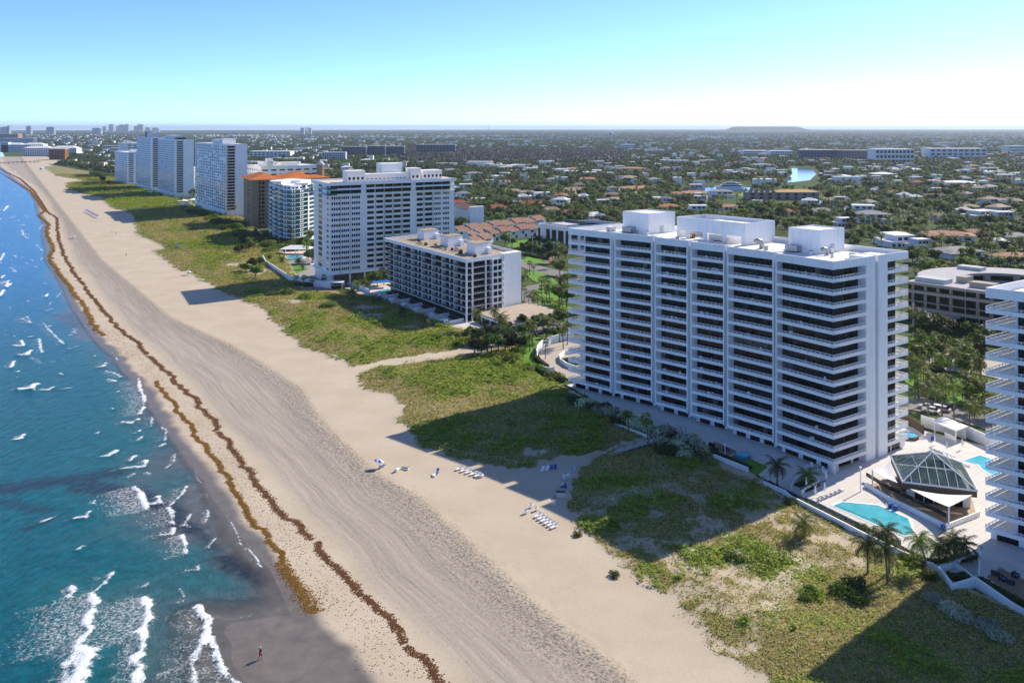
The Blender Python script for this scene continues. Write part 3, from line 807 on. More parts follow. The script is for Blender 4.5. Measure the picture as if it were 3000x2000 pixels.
def roof_unit(name, label, cat, x, y, w, d, h, m=METAL, z=46.3, kind=0):
    o = np.array([*FA.w(x, y), z])
    t = thing(name, label, cat, o)
    b = MB(FA, o)
    if kind == 0:
        b.box(x, x + w, y, y + d, z + .25, z + h); b.build("casing", m, t)
        f = MB(FA, o)
        for k in range(4): f.box(x + .1 + k * w / 4, x + .1 + k * w / 4 + w / 5, y - .05, y, z + .4, z + h - .15)
        f.build("louvre", GREYW, t)
        MB(FA, o).box(x + .1, x + w - .1, y + .1, y + d - .1, z, z + .25).build("base_frame", FRAME, t)
    elif kind == 1:
        w0 = FA.w(x, y)
        MB(None, o).tube([(w0[0], w0[1], z), (w0[0], w0[1], z + h * .6), (w0[0] - .3, w0[1], z + h * .9), (w0[0] - 1.0, w0[1] - .2, z + h), (w0[0] - 1.7, w0[1] - .4, z + h * .8)], [w * .4, w * .4, w * .42, w * .45, w * .5], 10).build("duct", m, t, True)
        MB(FA, o).box(x - .6, x + .6, y - .6, y + .6, z, z + .2).build("curb", WHITE, t)
    return t
roof_unit("air_handler", "ribbed grey air handler against the near lift room on the tower roof", "air handler", 20.5, 15.4, 3.4, 1.9, 1.7)
roof_unit("air_handler", "ribbed grey air handler against the far lift room on the tower roof", "air handler", 75.5, 13.9, 3.6, 1.9, 1.7)
roof_unit("air_handler", "ribbed air handler under the long roof plant screen", "air handler", 46, 18.2, 4.2, 1.8, 1.6)
roof_unit("cooling_pump", "tan pump box at the far end under the long roof plant screen", "pump", 56, 18.0, 2.0, 1.4, 1.3, mat("rusty_brown", (.22, .10, .05), .8, .3, 2))
roof_unit("exhaust_duct", "bent metal exhaust duct between plant screen and near lift room", "duct", 30.5, 15, 1.6, 1, 2.2, METAL, 46.3, 1)
roof_unit("exhaust_duct", "small bent exhaust duct in front of the near lift room", "duct", 13.2, 17.4, 1.1, 1, 1.7, METAL, 46.3, 1)
roof_unit("roof_hatch", "grey box hatch near the end parapet of the white tower roof", "roof hatch", 5.2, 16.5, 1.7, 2.3, 1.4, GREYW)
roof_unit("roof_hatch", "white box hatch near the far corner of the white tower roof", "roof hatch", 82, 12, 1.7, 2.3, 1.5, WHITE)
roof_unit("wall_condenser", "small white condenser on the end wall of the near lift room", "condenser", 14.6, 21, .9, 1.1, 1.2, WHITE2)

rv = random.Random(9)
for j in range(14):
    x, y = 4 + j * 5.9, rv.uniform(8, 15.5)
    w_ = np.array([*FA.w(x, y), 46.3]); t = thing("roof_vent", "small roof vent on the white tower roof, %s from the near end" % ["first", "second", "third", "fourth", "fifth", "sixth", "seventh", "eighth", "ninth", "tenth", "eleventh", "twelfth", "thirteenth", "fourteenth"][j], "roof vent", w_, "vents on the white tower roof")
    a = rv.uniform(.3, .8); h_ = rv.uniform(.5, 1.2)
    MB(FA, w_).box(x, x + a * 1.6, y, y + a, 46.3, 46.3 + h_).build("stack", [METAL, GREYW, WHITE2][j % 3], t)
    MB(FA, w_).box(x - .1, x + a * 1.6 + .1, y - .1, y + a + .1, 46.3 + h_, 46.42 + h_).build("cowl", [GREYW, METAL, FRAME][j % 3], t)
w_ = np.array([*FA.w(26, 16), 46.3]); t = thing("roof_pipe_run", "thin grey pipe run along the tower roof parapet", "pipe", w_)
MB(FA, w_).tube([(3, 28.6, 46.7), (84, 28.6, 46.7)], .1, 6).build("pipe", GREYW, t)
for x in range(6, 84, 8): MB(FA, w_).box(x, x + .2, 28.4, 28.8, 46.3, 46.65).build("support", GREYW, t)

# ------------------------------------------------------------------ neighbouring tower at the edge of the view (its end stands towards the pool)
QB = at(2887, 842, 47.8)[:2]
PB = QB - FA.u * 87.0
FB = Frame(PB, QB, PB + FA.v)
tower_b = condo_tower("white balcony tower cut off by the right edge of the picture", None, FB, [5], False, [4, 5])
bb = np.array([*FB.p, 0.])
MB(FB, bb).box(86.7, 87, .3, 30, PAR0, PAR1).box(0, 86.7, 29.7, 30, PAR0, PAR1).build("parapet", WHITE, tower_b)
bm = MB(FB, bb).box(82.4, 86.8, 2.2, 30, 0, .2).box(86.82, 87, .1, 30, 0, .8).mesh("end_balcony", WHITE)
r = MB(FB, bb); rail_mb(r, 29.8, .1, .8, along='y', x=86.91); rm = r.mesh("railing", RAILW)
for k in range(N_FL):
    b = inst("end_balcony", bm, tower_b, (0, 0, Z_FASC + FLOOR_H * k)); inst("railing", rm, b)
bmA = MB(FA, (FA.p[0], FA.p[1], 0)).box(82.4, 86.8, 2.2, 30, 0, .2).box(86.82, 87, .1, 30, 0, .8).mesh("end_balcony", WHITE)
r = MB(FA, (FA.p[0], FA.p[1], 0)); rail_mb(r, 29.8, .1, .8, along='y', x=86.91); rm = r.mesh("railing", RAILW)
for k in range(N_FL):
    b = inst("end_balcony", bmA, tower_a, (0, 0, Z_FASC + FLOOR_H * k)); inst("railing", rm, b)
MB(FA, (FA.p[0], FA.p[1], 0)).box(80.6, 82.6, 24, 26.6, -.4, PAR0).box(81, 82.62, 8, 26, -.4, PAR0).build("end_wall", WHITE, tower_a)

# chairs and tables left out on the balconies
def balcony_seats():
    rng = random.Random(4); n = 0
    m = MB().box(-.28, .28, -.28, .28, .38, .45).box(-.28, .28, .22, .28, .45, .95); 
    for a in (-.24, .24):
        for b in (-.24, .24): m.box(a - .03, a + .03, b - .03, b + .03, 0, .38)
    seat = MB().box(-.28, .28, -.28, .28, .38, .45).mesh("seat", RAILW); back = MB().box(-.28, .28, .22, .28, .45, 1.0).mesh("backrest", RAILW); leg = MB().box(-.03, .03, -.03, .03, 0, .38).mesh("leg", RAILW)
    fl = ["first", "second", "third", "fourth", "fifth", "sixth", "seventh", "eighth", "ninth", "tenth", "eleventh", "twelfth", "thirteenth", "fourteenth", "fifteenth"]
    used = {}
    for q in range(70):
        k = rng.randrange(15); i = rng.randrange(6); x0, y0, x1, y1 = SECT[i]; s = rng.uniform(.18, .8)
        if used.get((k, i), 0) > 2: continue
        used[k, i] = used.get((k, i), 0) + 1
        w = FA.w(x0 + (x1 - x0) * s, y0 + (y1 - y0) * s + rng.uniform(.7, 1.4))
        t = thing("balcony_chair", "white chair on the %s balcony floor, %s bay from the tower corner%s" % (fl[k], fl[i], ["", ", second one", ", third one"][used[k, i] - 1]), "chair", (w[0], w[1], Z_FASC + FLOOR_H * k + .2), "balcony chairs of the main tower", rng.uniform(0, 6.28))
        t.scale = (1.25, 1.25, 1.15)
        inst("seat", seat, t); inst("backrest", back, t)
        for a in (-.24, .24):
            for b in (-.24, .24): inst("leg", leg, t, (a, b, 0))
balcony_seats()
# ------------------------------------------------------------------ neighbouring buildings along the shore
class Face:
    """facade of a plan frame: 'L' is the x facade (y = 0), 'R' the y facade (x = 0); d counts outwards"""
    def __init__(s, fr, side): s.fr = fr; s.side = side
    def box(s, mb, s0, s1, d0, d1, z0, z1, m=0):
        if s.side == 'L': mb.box(s0, s1, -d1, -d0, z0, z1, m)
        else: mb.box(-d1, -d0, s0, s1, z0, z1, m)
    def at_px(s, px):
        k = (px - 1500) / FPX; w = s.fr.u if s.side == 'L' else s.fr.v
        return (k * s.fr.p[1] - s.fr.p[0]) / (w[0] - w[1] * k)

def fpx(p, q, r):
    """frame from three picture points with heights (px, py, z)"""
    return Frame(at(*p)[:2], at(*q)[:2], at(*r)[:2])

def window_mesh(fr, face, s0, s1, h, org, n=3, gm=None, frame_m=None, gap=.10):
    """window group: n panes set in a frame, foot at z = 0"""
    f = Face(fr, face); mb = MB(fr, org)
    f.box(mb, s0, s1, -.02, .03, 0, h, 1)
    w = (s1 - s0) / n
    for k in range(n):
        f.box(mb, s0 + k * w + gap, s0 + (k + 1) * w - gap, .03, .06, .08, h - .08, 0)
    return mb.mesh("window", [gm or GL[0], frame_m or WHITE2])

# ---- eight-storey grey building with dark balconies
FC = Frame(at(1366, 945)[:2], at(1133, 698, 25.5)[:2], at(1525, 736, 25.5)[:2])
cb = np.array([*FC.p, 0.])
TC = thing("balcony_block", "eight-storey grey-white block with dark railings and gravel roof", "apartment block", cb)
LC, RC = FC.lu, FC.lv
MB(FC, cb).box(2.2, LC, 2.2, RC - .05, -.4, 24.0).build("core_wall", mat("dim_glazing", (.022, .02, .018), .2, .3, .8), TC)
MB(FC, cb).box(-.15, LC + 2.5, -.15, RC, 23.9, 24.15).box(-.15, .15, .15, RC, 24.15, 25.5).box(-.15, LC + 2.5, -.15, .15, 24.15, 25.5).box(LC + 2.2, LC + 2.5, .15, RC, 24.15, 25.5).box(.15, LC + 2.2, RC - .3, RC, 24.15, 25.5).build("parapet", WHITE, TC)
MB(FC, cb).box(.15, LC + 2.2, .15, RC - .3, 24.15, 24.3).build("roof_deck", ROOFT, TC)
flC = [3.0 + 2.62 * k for k in range(8)]
sb = MB(FC, cb).box(0, LC + 1.5, 0, 2.6, 0, .22).box(0, 2.6, 2.6, 14.2, 0, .22).mesh("balcony", WHITE)
r = MB(FC, cb)
r.box(.05, LC + 1.4, .04, .09, .95, 1.02).box(.04, .09, .05, 14, .95, 1.02).box(.05, LC + 1.4, .05, .08, .25, .32).box(.05, .08, .05, 14, .25, .32)
for k in range(int(LC / .55)): r.box(.1 + k * .55, .55 + k * .55, .05, .08, .3, .96)
for k in range(25): r.box(.05, .08, .1 + k * .55, .55 + k * .55, .3, .96)
rm = r.mesh("railing", RAILD)
for k, z in enumerate(flC):
    b = inst("balcony", sb, TC, (0, 0, z)); inst("railing", rm, b)
fins = [10.5, 21, 30.5, 40.5, 51, 61, 70]
for j, x in enumerate(fins):
    MB(FC, cb).box(x, x + .28, -.02, 2.3, flC[0] + .2, 24).build("partition_wall", WHITE, TC)
for j, x in enumerate([5.6, 15.5, 25.7, 35.5, 45.8, 56, 65.5]):
    MB(FC, cb).box(x, x + .5, .9, 1.4, flC[0] + .22, flC[6]).build("column", WHITE, TC)
    if j % 3 == 1: MB(FC, cb).box(x + 1.2, x + 2.4, 2.05, 2.22, flC[0], 23.9).build("wall_panel", WHITE, TC)
for y in (.0, 3.2, 10.5): MB(FC, cb).box(.0, .6, y, y + .7, 0, 24).build("column", WHITE, TC)
pn = []
for z in flC:
    for j in range(26):
        x0 = 2.6 + j * (LC - 3) / 26
        if any(abs(x0 + 1.2 - f_) < 1.2 for f_ in fins): continue
        m, w = pane_mesh(FC, x0, x0 + (LC - 3) / 26 - .25, 2.1, 2.18, 2.25, random.choices(range(5), [6, 6, 3, 1.5, .5])[0])
        inst("window_pane", m, TC, (w[0] - cb[0], w[1] - cb[1], z + .24))
MB(FC, cb).box(-.3, 3.2, 14.2, 20.3, -.4, 23.95).build("end_wall", WHITE, TC)
MB(FC, cb).box(-.5, 3.2, 20.6, RC + .05, -.4, 25.52).build("end_wall", WHITE, TC)
for z in flC:
    for y in (15.0, 17.6):
        m, w = pane_mesh(FC, -.38, -.3, y, y + 2.0, 1.75, 0)
        inst("window_pane", m, TC, (w[0] - cb[0], w[1] - cb[1], z + .45))
    MB(FC, cb).box(-1.2, -.3, 19.6, 20.5, z, z + .75).build("balcony", WHITE, TC)
for j, (pl_, pr_, yt) in enumerate((((1378, 744.6), (1437.5, 742), 711), ((1299, 721), (1356, 719), 690), ((1230, 701), (1285, 699), 673))):
    (x, y), (x2, y2) = FC.c(*pl_, 24.3), FC.c(*pr_, 24.3)
    dD = at(*pl_, 24.3)[1]; zt = EYE - dD * (yt - HORIZON) / FPX
    w_ = np.array([*at(*pl_, 24.3)[:2], 24.3])
    t = thing("rooftop_room", "white roof room with tan cap on the gravel roof, " + ["nearest of three", "middle of three", "farthest of three"][j], "rooftop room", w_)
    ya, yb = min(y, y2), max(y, y2); xa = min(x, x2)
    MB(FC, w_).box(xa, xa + 7.5, ya, yb, 24.2, zt - .2).build("wall", WHITE, t)
    MB(FC, w_).box(xa - .1, xa + 7.6, ya - .1, yb + .1, zt - .2, zt).build("cap", ROOFT, t)
    MB(FC, w_).box(xa - 1.3, xa, yb - 2.2, yb - .2, 24.2, 24.2 + (zt - 24.2) * .55).build("stair_head", WHITE, t)
for j in range(16):
    x = 6 + j * 3.6 + random.random() * 2; y = random.choice((7.5, 9.2, 9.8)) + random.random() * 1.5
    w_ = np.array([*FC.w(x, y), 24.3])
    t = thing("roof_condenser", "%s condenser unit on the gravel roof, %s from the near corner" % ("metal" if j % 3 else "black", (lambda q: ["first", "second", "third", "fourth", "fifth", "sixth", "seventh", "eighth", "ninth", "tenth", "eleventh", "twelfth", "thirteenth", "fourteenth", "fifteenth", "sixteenth"][q])(j)), "condenser", w_, "condensers on the gravel roof")
    a = .7 + .6 * random.random()
    MB(FC, w_).box(x, x + a * 1.5, y, y + a, 24.4, 24.5 + a).build("casing", METAL if j % 3 else FRAME, t)
    MB(FC, w_).box(x + .15, x + a * 1.3, y + .15, y + a - .15, 24.5 + a, 24.58 + a).build("fan", FRAME, t)

# ---- tall white block with window bands
FD = fpx((967, 838, 0), (919.4, 527.3, 50.5), (1331.5, 523.6, 50.5))
db = np.array([*FD.p, 0.])
TD = thing("white_slab_tower", "tall off-white slab tower with rows of ribbon windows and flat roof rooms", "apartment tower", db)
LD, RD = FD.lu, FD.lv
MB(FD, db).box(.6, LD, .6, RD, -.4, 49.4).build("wall", CREAM, TD)
MB(FD, db).box(.1, LD, 0, .6, 6.0, 49.4).box(.0, .6, .0, 28, 6.0, 49.4).box(.25, .6, 28, RD, 6., 49.4).build("front_wall", CREAM, TD)
MB(FD, db).box(-1.2, LD + 3, -1.2, RD + 1, 5.6, 6.2).build("podium_slab", WHITE, TD)
MB(FD, db).box(-1.0, LD + 2.4, -1.0, RD + .8, 49.3, 49.7).box(-1, -.7, -.7, RD + .8, 49.7, 50.7).box(-1, LD + 2.4, -1, -.7, 49.7, 50.7).box(-.7, LD + 2.4, RD + .5, RD + .8, 49.7, 50.7).box(LD + 2.1, LD + 2.4, -.7, RD + .5, 49.7, 50.7).build("parapet", WHITE, TD)
MB(FD, db).box(-.7, LD + 2.1, -.7, RD + .5, 49.7, 49.9).build("roof_deck", mat("cream_roof", (.66, .58, .47), .9, .1, .1), TD)
fR, fL = Face(FD, 'R'), Face(FD, 'L')
zx = lambda x: 900 + x * .2424
grpR = [(290, 400, 4), (410, 510, 4), (535, 640, 4), (725, 805, 4), (835, 915, 4), (945, 1025, 4), (1050, 1130, 4), (1158, 1243, 4), (1325, 1397, 4), (1425, 1510, 4), (1535, 1615, 4), (1640, 1715, 4)]
flD = [6.6 + 2.71 * k for k in range(16)]
for gi_, (a, b, n) in enumerate(grpR):
    s0, s1 = fR.at_px(zx(a)), fR.at_px(zx(b))
    ms = [window_mesh(FD, 'R', s0, s1, 1.45, db, n, q, WHITE2 if gi_ < 3 or gi_ > 9 else FRAME, .14 if gi_ < 3 or gi_ > 9 else .07) for q in (GL[0], BLUEG)]
    mt = window_mesh(FD, 'R', s0 - .5, s1 + .5, 1.75, db, 5, GL[0], FRAME, .05)
    for k, z in enumerate(flD):
        inst("window", mt if k > 13 else random.choice(ms), TD, (0, 0, z + .55))
for a, b, n in ((933, 943.6, 2), (957, 963.5, 1)):
    s1, s0 = fL.at_px(a), fL.at_px(b)
    ms = window_mesh(FD, 'L', s0, s1, 1.8 if n == 2 else 1.3, db, n, GL[0], FRAME if n == 2 else WHITE2)
    for k, z in enumerate(flD): inst("window", ms, TD, (0, 0, z + .5))
for x in (813, 820) and [fR.at_px(zx(q)) for q in (402, 522, 822, 932, 1040, 1145, 1412, 1522)]:
    f_ = MB(FD, db); fR.box(f_, x - .12, x + .12, -.01, .12, 6.2, 43.5); f_.build("downpipe", mat("tan_pipe", (.42, .36, .28), .8), TD)
for k in (14, 15):
    z = flD[k] - .1
    f_ = MB(FD, db).box(-2.2, 0, -2.2, 3, z, z + .25).box(-2.2, 9, -2.2, 0, z, z + .25); f_.build("roof_terrace", WHITE, TD)
    f_ = MB(FD, db).box(-2.2, -2.12, -2.2, 3, z + .25, z + 1.2).box(-2.2, 9, -2.2, -2.12, z + .25, z + 1.2); f_.build("glass_rail", TEAL, TD)
    f_ = MB(FD, db); fR.box(f_, 2, RD, .0, .9, z - .15, z + .25); f_.build("cornice", WHITE, TD)
for (s0, s1) in ((2, 10), (11, 18), (19, 27)):
    f_ = MB(FD, db); fR.box(f_, s0, s1, .55 - 1.1, .1, .6, 5.0); f_.build("lobby_window", GL[3], TD)
for s0 in (0, 10.2, 18.3, 27.5): 
    f_ = MB(FD, db); fR.box(f_, s0, s0 + .8, -.6, .12, -.4, 5.7); f_.build("column", WHITE, TD)
for j, (x0, x1, y0, y1, z1, lab) in enumerate(((10, 18, 12, 22, 55.5, "square cream lift room on the long white slab roof"), (10, 17, 22.1, 48, 53.6, "long low cream roof room with slit windows on the slab tower"),
        (16, 26, 34, 46, 58.5, "stepped tall cream lift room in the middle of the slab roof"), (8, 16, 48.1, 54, 56, "cream lift room beside the slanted stair roof on the slab"), (10, 20, 56, 68, 54.5, "cream roof room at the inland end of the slab roof"))):
    w_ = np.array([*FD.w(x0, y0), 49.9])
    t = thing("rooftop_room", lab, "rooftop room", w_)
    MB(FD, w_).box(x0, x1, y0, y1, 49.8, z1).build("wall", CREAM, t)
    MB(FD, w_).box(x0 - .2, x1 + .2, y0 - .2, y1 + .2, z1, z1 + .4).build("roof_cap", WHITE, t)
    f_ = MB(FD, w_)
    for q in range(max(1, int((y1 - y0) / 2.4))): f_.box(x0 - .05, x0, y0 + .8 + q * 2.4, y0 + 2.0 + q * 2.4, 51.2, 51.6 if (y1 - y0) > 15 else 52.6)
    f_.build("window_slit", GL[1], t)

# ---- white building with curved glass front
EPX = [(784, 678), (792, 688), (806, 699), (826, 708), (852, 713), (878, 710), (902, 703), (935, 693)]
EP = [at(x, y)[:2] for x, y in EPX]
back = np.array([.42, .9]) * 34
EP2 = [EP[-1] + back, EP[0] + back * .8]
eb = np.array([*EP[4], 0.])
TE = thing("curved_glass_building", "white eleven-storey building with curved sea-green glass front", "apartment building", eb)
cen = np.mean(EP + EP2, 0)
def shrink(k): return [tuple(p + (cen - p) / np.linalg.norm(cen - p) * k) for p in EP + EP2]
HE = 38.5
MB(None, eb).prism(shrink(2.0), -.4, HE - 3.4).build("glass_wall", TEAL, TE)
MB(None, eb).prism(shrink(3.2), HE - 3.4, HE).build("penthouse_wall", WHITE, TE)
for k in range(12):
    z = 3.2 + k * 2.95
    sl = MB(None, eb).prism(shrink(0 if k < 11 else 1.6), z, z + .75 if k in (0, 11) else z + .42).build("balcony", WHITE, TE)
    if k < 11:
        g_ = MB(None, eb); q = shrink(.05)
        for a, b in zip(q[:7], q[1:8]):
            d = (np.array(b) - a) / np.linalg.norm(np.array(b) - a); nn = np.array([d[1], -d[0]])
            g_.prism([a, b, tuple(np.array(b) - nn * .06), tuple(np.array(a) - nn * .06)], z + .42, z + 1.3)
        g_.build("railing", TEAL, sl)
q = shrink(1.5)
for i in range(8):
    a = np.array(q[i]); b = np.array(q[(i + 1) % 8]) if i < 7 else a + (1, 1)
    for tpar in ((0, .28) if i < 6 else (.05, .5)):
        c = a + (b - a) * (tpar + .1); d = a + (b - a) * (tpar + .1 + (.13 if i < 6 else .2)); v = (cen - a) / np.linalg.norm(cen - a)
        MB(None, eb).prism([tuple(c), tuple(d), tuple(d + v * 2), tuple(c + v * 2)], 0, HE - 3.4).build("pier", WHITE, TE)
a = np.array(EP[6]); b = np.array(EP[7]); v = (cen - a) / np.linalg.norm(cen - a)
MB(None, eb).prism([tuple(a - v * .3), tuple(b - v * .3), tuple(b + v * 6), tuple(a + v * 6)], -.4, HE - 6).build("side_wall", WHITE, TE)
for k in range(10):
    z = 3.8 + k * 2.95; c = a + (b - a) * .12 - v * .4; d = a + (b - a) * .72 - v * .4
    MB(None, eb).prism([tuple(c), tuple(d), tuple(d + v * .2), tuple(c + v * .2)], z, z + 1.9).build("window", TEAL, TE)
for k, (dx, dy, s) in enumerate(((4, 18, 9), (-14, 22, 6), (12, 30, 8), (-4, 34, 7))):
    MB(None, eb).box(eb[0] + dx - s / 2, eb[0] + dx + s / 2, eb[1] + dy - 4, eb[1] + dy + 4, HE, HE + 1.2 + k % 2).build("roof_room", WHITE, TE)
for i in range(7):
    a = np.array(shrink(3)[i]); b = np.array(shrink(3)[i + 1])
    for f0 in (.1, .55):
        c = a + (b - a) * f0; d = a + (b - a) * (f0 + .3); v = (cen - a) / np.linalg.norm(cen - a)
        MB(None, eb).prism([tuple(c), tuple(d), tuple(d + v * .4), tuple(c + v * .4)], HE - 3.0, HE - 1.0).build("window", BLUEG, TE)

# ---- tan building with orange tiled roof
ORANGE = mat("orange_roof_tile", (.50, .145, .03), .85, .25, .3, .6, 1.2)
def hip_roof(mb, x0, x1, y0, y1, z0, h, ov=.8, m=0):
    x0 -= ov; x1 += ov; y0 -= ov; y1 += ov
    w, d = x1 - x0, y1 - y0; r = min(w, d) / 2
    if w >= d: a, b = (x0 + r, (y0 + y1) / 2, z0 + h), (x1 - r, (y0 + y1) / 2, z0 + h)
    else: a, b = ((x0 + x1) / 2, y0 + r, z0 + h), ((x0 + x1) / 2, y1 - r, z0 + h)
    c = [(x0, y0, z0), (x1, y0, z0), (x1, y1, z0), (x0, y1, z0)]
    if w >= d:
        mb.face([c[0], c[1], b, a], m).face([c[1], c[2], b], m).face([c[2], c[3], a, b], m).face([c[3], c[0], a], m)
    else:
        mb.face([c[0], c[1], a], m).face([c[1], c[2], b, a], m).face([c[2], c[3], b], m).face([c[3], c[0], a, b], m)
    mb.face(c[::-1], m)
    return mb
FF = Frame(at(742, 664)[:2], at(716, 648)[:2], at(742, 664)[:2] + np.array([.82, .57]))
fb = np.array([*FF.p, 0.])
TF = thing("tan_hotel", "tan building with orange tiled hip roof beside the curved glass building", "apartment building", fb)
LF = FF.lu + 4
MB(FF, fb).box(0, LF, 0, 24, -.4, 36.6).box(-5, LF - 8, 24, 62, -.4, 36.6).box(-2.2, 5, -1.6, 4, -.4, 36.6).build("wall", TAN, TF)
hip_roof(MB(FF, fb), -2, LF, -1.6, 24, 36.8, 4.6, 1.6).build("roof", ORANGE, TF)
hip_roof(MB(FF, fb), -5, LF - 8, 22, 62, 37.0, 5.0, 1.6).build("roof", ORANGE, TF)
for k in range(11):
    z = 2 + k * 3.1
    for s0, s1, side in ((4, 6, 'R'), (7, 9, 'R'), (14.5, 17, 'R'), (18.5, 22.5, 'R'), (26, 32, 'R'), (34, 38, 'R'), (6.5, 8, 'L'), (10, 11.5, 'L'), (14, 15.5, 'L'), (19, 21.5, 'L'), (25, 27, 'L')):
        f_ = MB(FF, fb); Face(FF, side).box(f_, s0, s1, -.1 if not (side == 'R' and s0 > 24) else 4.9, .12 if not (side == 'R' and s0 > 24) else 5.12, z, z + 1.9); f_.build("window", GL[random.randint(0, 3)], TF)
    f_ = MB(FF, fb); Face(FF, 'R').box(f_, 17.8, 23.2, 0, 1.2, z - .6, z - .3); Face(FF, 'R').box(f_, 25.5, 38.5, 5, 6.2, z - .6, z - .3); f_.build("balcony", TAN, TF)
w_ = FF.w(8, 58)
tc = MB(None, fb).tube([(w_[0], w_[1], 36), (w_[0], w_[1], 47)], 3.2, 8).build("cupola", TAN, TF)
MB(None, fb).tube([(w_[0], w_[1], 47), (w_[0], w_[1], 48.5), (w_[0], w_[1], 50), (w_[0], w_[1], 50.8)], [3.8, 3.0, 1.5, .2], 8).build("dome", GREYW, tc)

# ---- generic slab with window grid (too far for single panes to be picked apart)
def slab(name, label, cat, fr, LR, z1, floors, z0=3.0, colsL=8, colsR=0, wall=WHITE, gm=None, wh=1.35, blankR=None, roofs=(), group=None, fillL=.62, stripR=None, finsL=0, roofm=ROOFW, pair=False):
    LL, RR = LR
    b = np.array([*fr.p, 0.])
    t = thing(name, label, cat, b, group)
    MB(fr, b).box(0, LL, 0, RR, -.4, z1 - 1.0).build("wall", wall, t)
    MB(fr, b).box(-.2, LL + .2, -.2, RR + .2, z1 - 1.0, z1 - .75).box(-.2, .15, .15, RR + .2, z1 - .75, z1).box(-.2, LL + .2, -.2, .15, z1 - .75, z1).box(.15, LL + .2, RR - .15, RR + .2, z1 - .75, z1).box(LL - .15, LL + .2, .15, RR - .15, z1 - .75, z1).build("parapet", wall, t)
    MB(fr, b).box(.15, LL - .15, .15, RR - .15, z1 - .75, z1 - .6).build("roof_deck", roofm, t)
    w = MB(fr, b); dz = (z1 - 1.2 - z0) / floors
    L_, R_ = Face(fr, 'L'), Face(fr, 'R')
    gms = gm or [GL[0], GL[3], GL[4], BLUEG]
    for k in range(floors):
        z = z0 + k * dz + .6
        for j in range(colsL):
            s0 = (j + .5 - fillL / 2) * LL / colsL; s1 = (j + .5 + fillL / 2) * LL / colsL
            if pair and random.random() < .12: continue
            L_.box(w, s0, s1, -.05, .07, z, z + wh, random.choices(range(len(gms)), [5, 2, 1, 3][:len(gms)])[0])
        for j in range(colsR):
            s0 = (j + .5 - .32) * RR / colsR; s1 = (j + .5 + .32) * RR / colsR
            if blankR and blankR[0] < (j + .5) / colsR < blankR[1]: continue
            R_.box(w, s0, s1, -.05, .07, z, z + wh, random.choices(range(len(gms)), [5, 2, 1, 3][:len(gms)])[0])
        if stripR:
            R_.box(w, stripR[0], stripR[1], -.05, .07, z - .35, z + wh + .1, 0)
    tag(w.build("window_field", gms, t), kind='stuff')
    s_ = MB(fr, b)
    for k in range(floors + 1):
        z = z0 + k * dz
        L_.box(s_, 0, LL, .0, .35, z, z + .28)
        if stripR: R_.box(s_, stripR[0], stripR[1], .0, .5, z, z + .32)
    for j in range(finsL + 1 if finsL else 0):
        L_.box(s_, j * LL / finsL - .2, j * LL / finsL + .2, .0, .4, z0, z1 - 1)
    s_.build("floor_band", wall, t)
    for (x0, x1, y0, y1, h, m) in roofs:
        MB(fr, b).box(x0, x1, y0, y1, z1 - .6, z1 + h).build("roof_room", m, t)
    return t
vdir = np.array([.82, .57])
FH = Frame(at(660.5, 634)[:2], at(573, 605)[:2], at(660.5, 634)[:2] + vdir)
TH = slab("white_slab_tower", "white twenty-storey tower with blank end wall, nearest of the far three", "apartment tower", FH, (FH.lu, 19), 63.4, 22, 5, 16, 0, WHITE, None, 1.5, None, ((22, 34, 3, 15, 4.5, CREAM), (34, 60, 3, 15, 3.6, CREAM)), None, .62, (1.0, 8.2), 4, ROOFW, True)
hb = np.array([*FH.p, 0.])
for y in (0, 1.2, 8.4): MB(FH, hb).box(-.5, .2, y, y + .35, 0, 62).build("fin_wall", WHITE, TH)
MB(FH, hb).box(-.6, .1, 8.8, 19.2, -.4, 63.5).build("end_wall", WHITE, TH)
FI = Frame(at(511, 576)[:2], at(464, 563)[:2], at(511, 576)[:2] + vdir)
TI = slab("white_slab_tower", "right-hand slab of the twin far towers with blank white end", "apartment tower", FI, (FI.lu, 21), 64.4, 23, 4, 14, 0, WHITE2, [BLUEG, GL[3], GL[4], TEAL], 1.4, None, ((20, 60, 3, 14, 4.5, CREAM), (5, 14, 4, 14, 2.0, FRAME)), None, .7, (2.5, 9.5), 7, FRAME)
MB(FI, np.array([*FI.p, 0.])).box(-.6, .1, 9.8, 21.2, -.4, 64.6).build("end_wall", WHITE, TI)
FI2 = Frame(at(441.5, 558)[:2], at(401, 546)[:2], at(441.5, 558)[:2] + vdir)
TI2 = slab("white_slab_tower", "left-hand slab of the twin far towers, set behind its twin", "apartment tower", FI2, (FI2.lu, 21), 66.0, 23, 4, 14, 0, WHITE2, [BLUEG, GL[3], GL[4], TEAL], 1.4, None, ((16, 46, 3, 14, 5.5, CREAM), (40, 52, 3, 10, 6.5, FRAME)), None, .7, (2.5, 9.5), 7, FRAME)
FJ = Frame(at(373, 541)[:2], at(337, 532)[:2], at(373, 541)[:2] + vdir)
slab("white_block", "short white block with balconies left of the twin far towers", "apartment block", FJ, (FJ.lu, 38), 44.2, 14, 3, 9, 4, WHITE, [BLUEG, GL[3], GL[0]], 1.5, None, ((20, 30, 8, 18, 3, WHITE),), None, .55, None, 3)
FK = Frame(at(372, 517)[:2], at(345, 510)[:2], at(372, 517)[:2] + vdir)
slab("cream_block", "white and cream block seen above the short white block", "apartment block", FK, (FK.lu, 40), 53.5, 12, 3, 6, 5, CREAM, None, 1.5, None, ((4, 14, 0, 8, 3, CREAM),), None, .5)

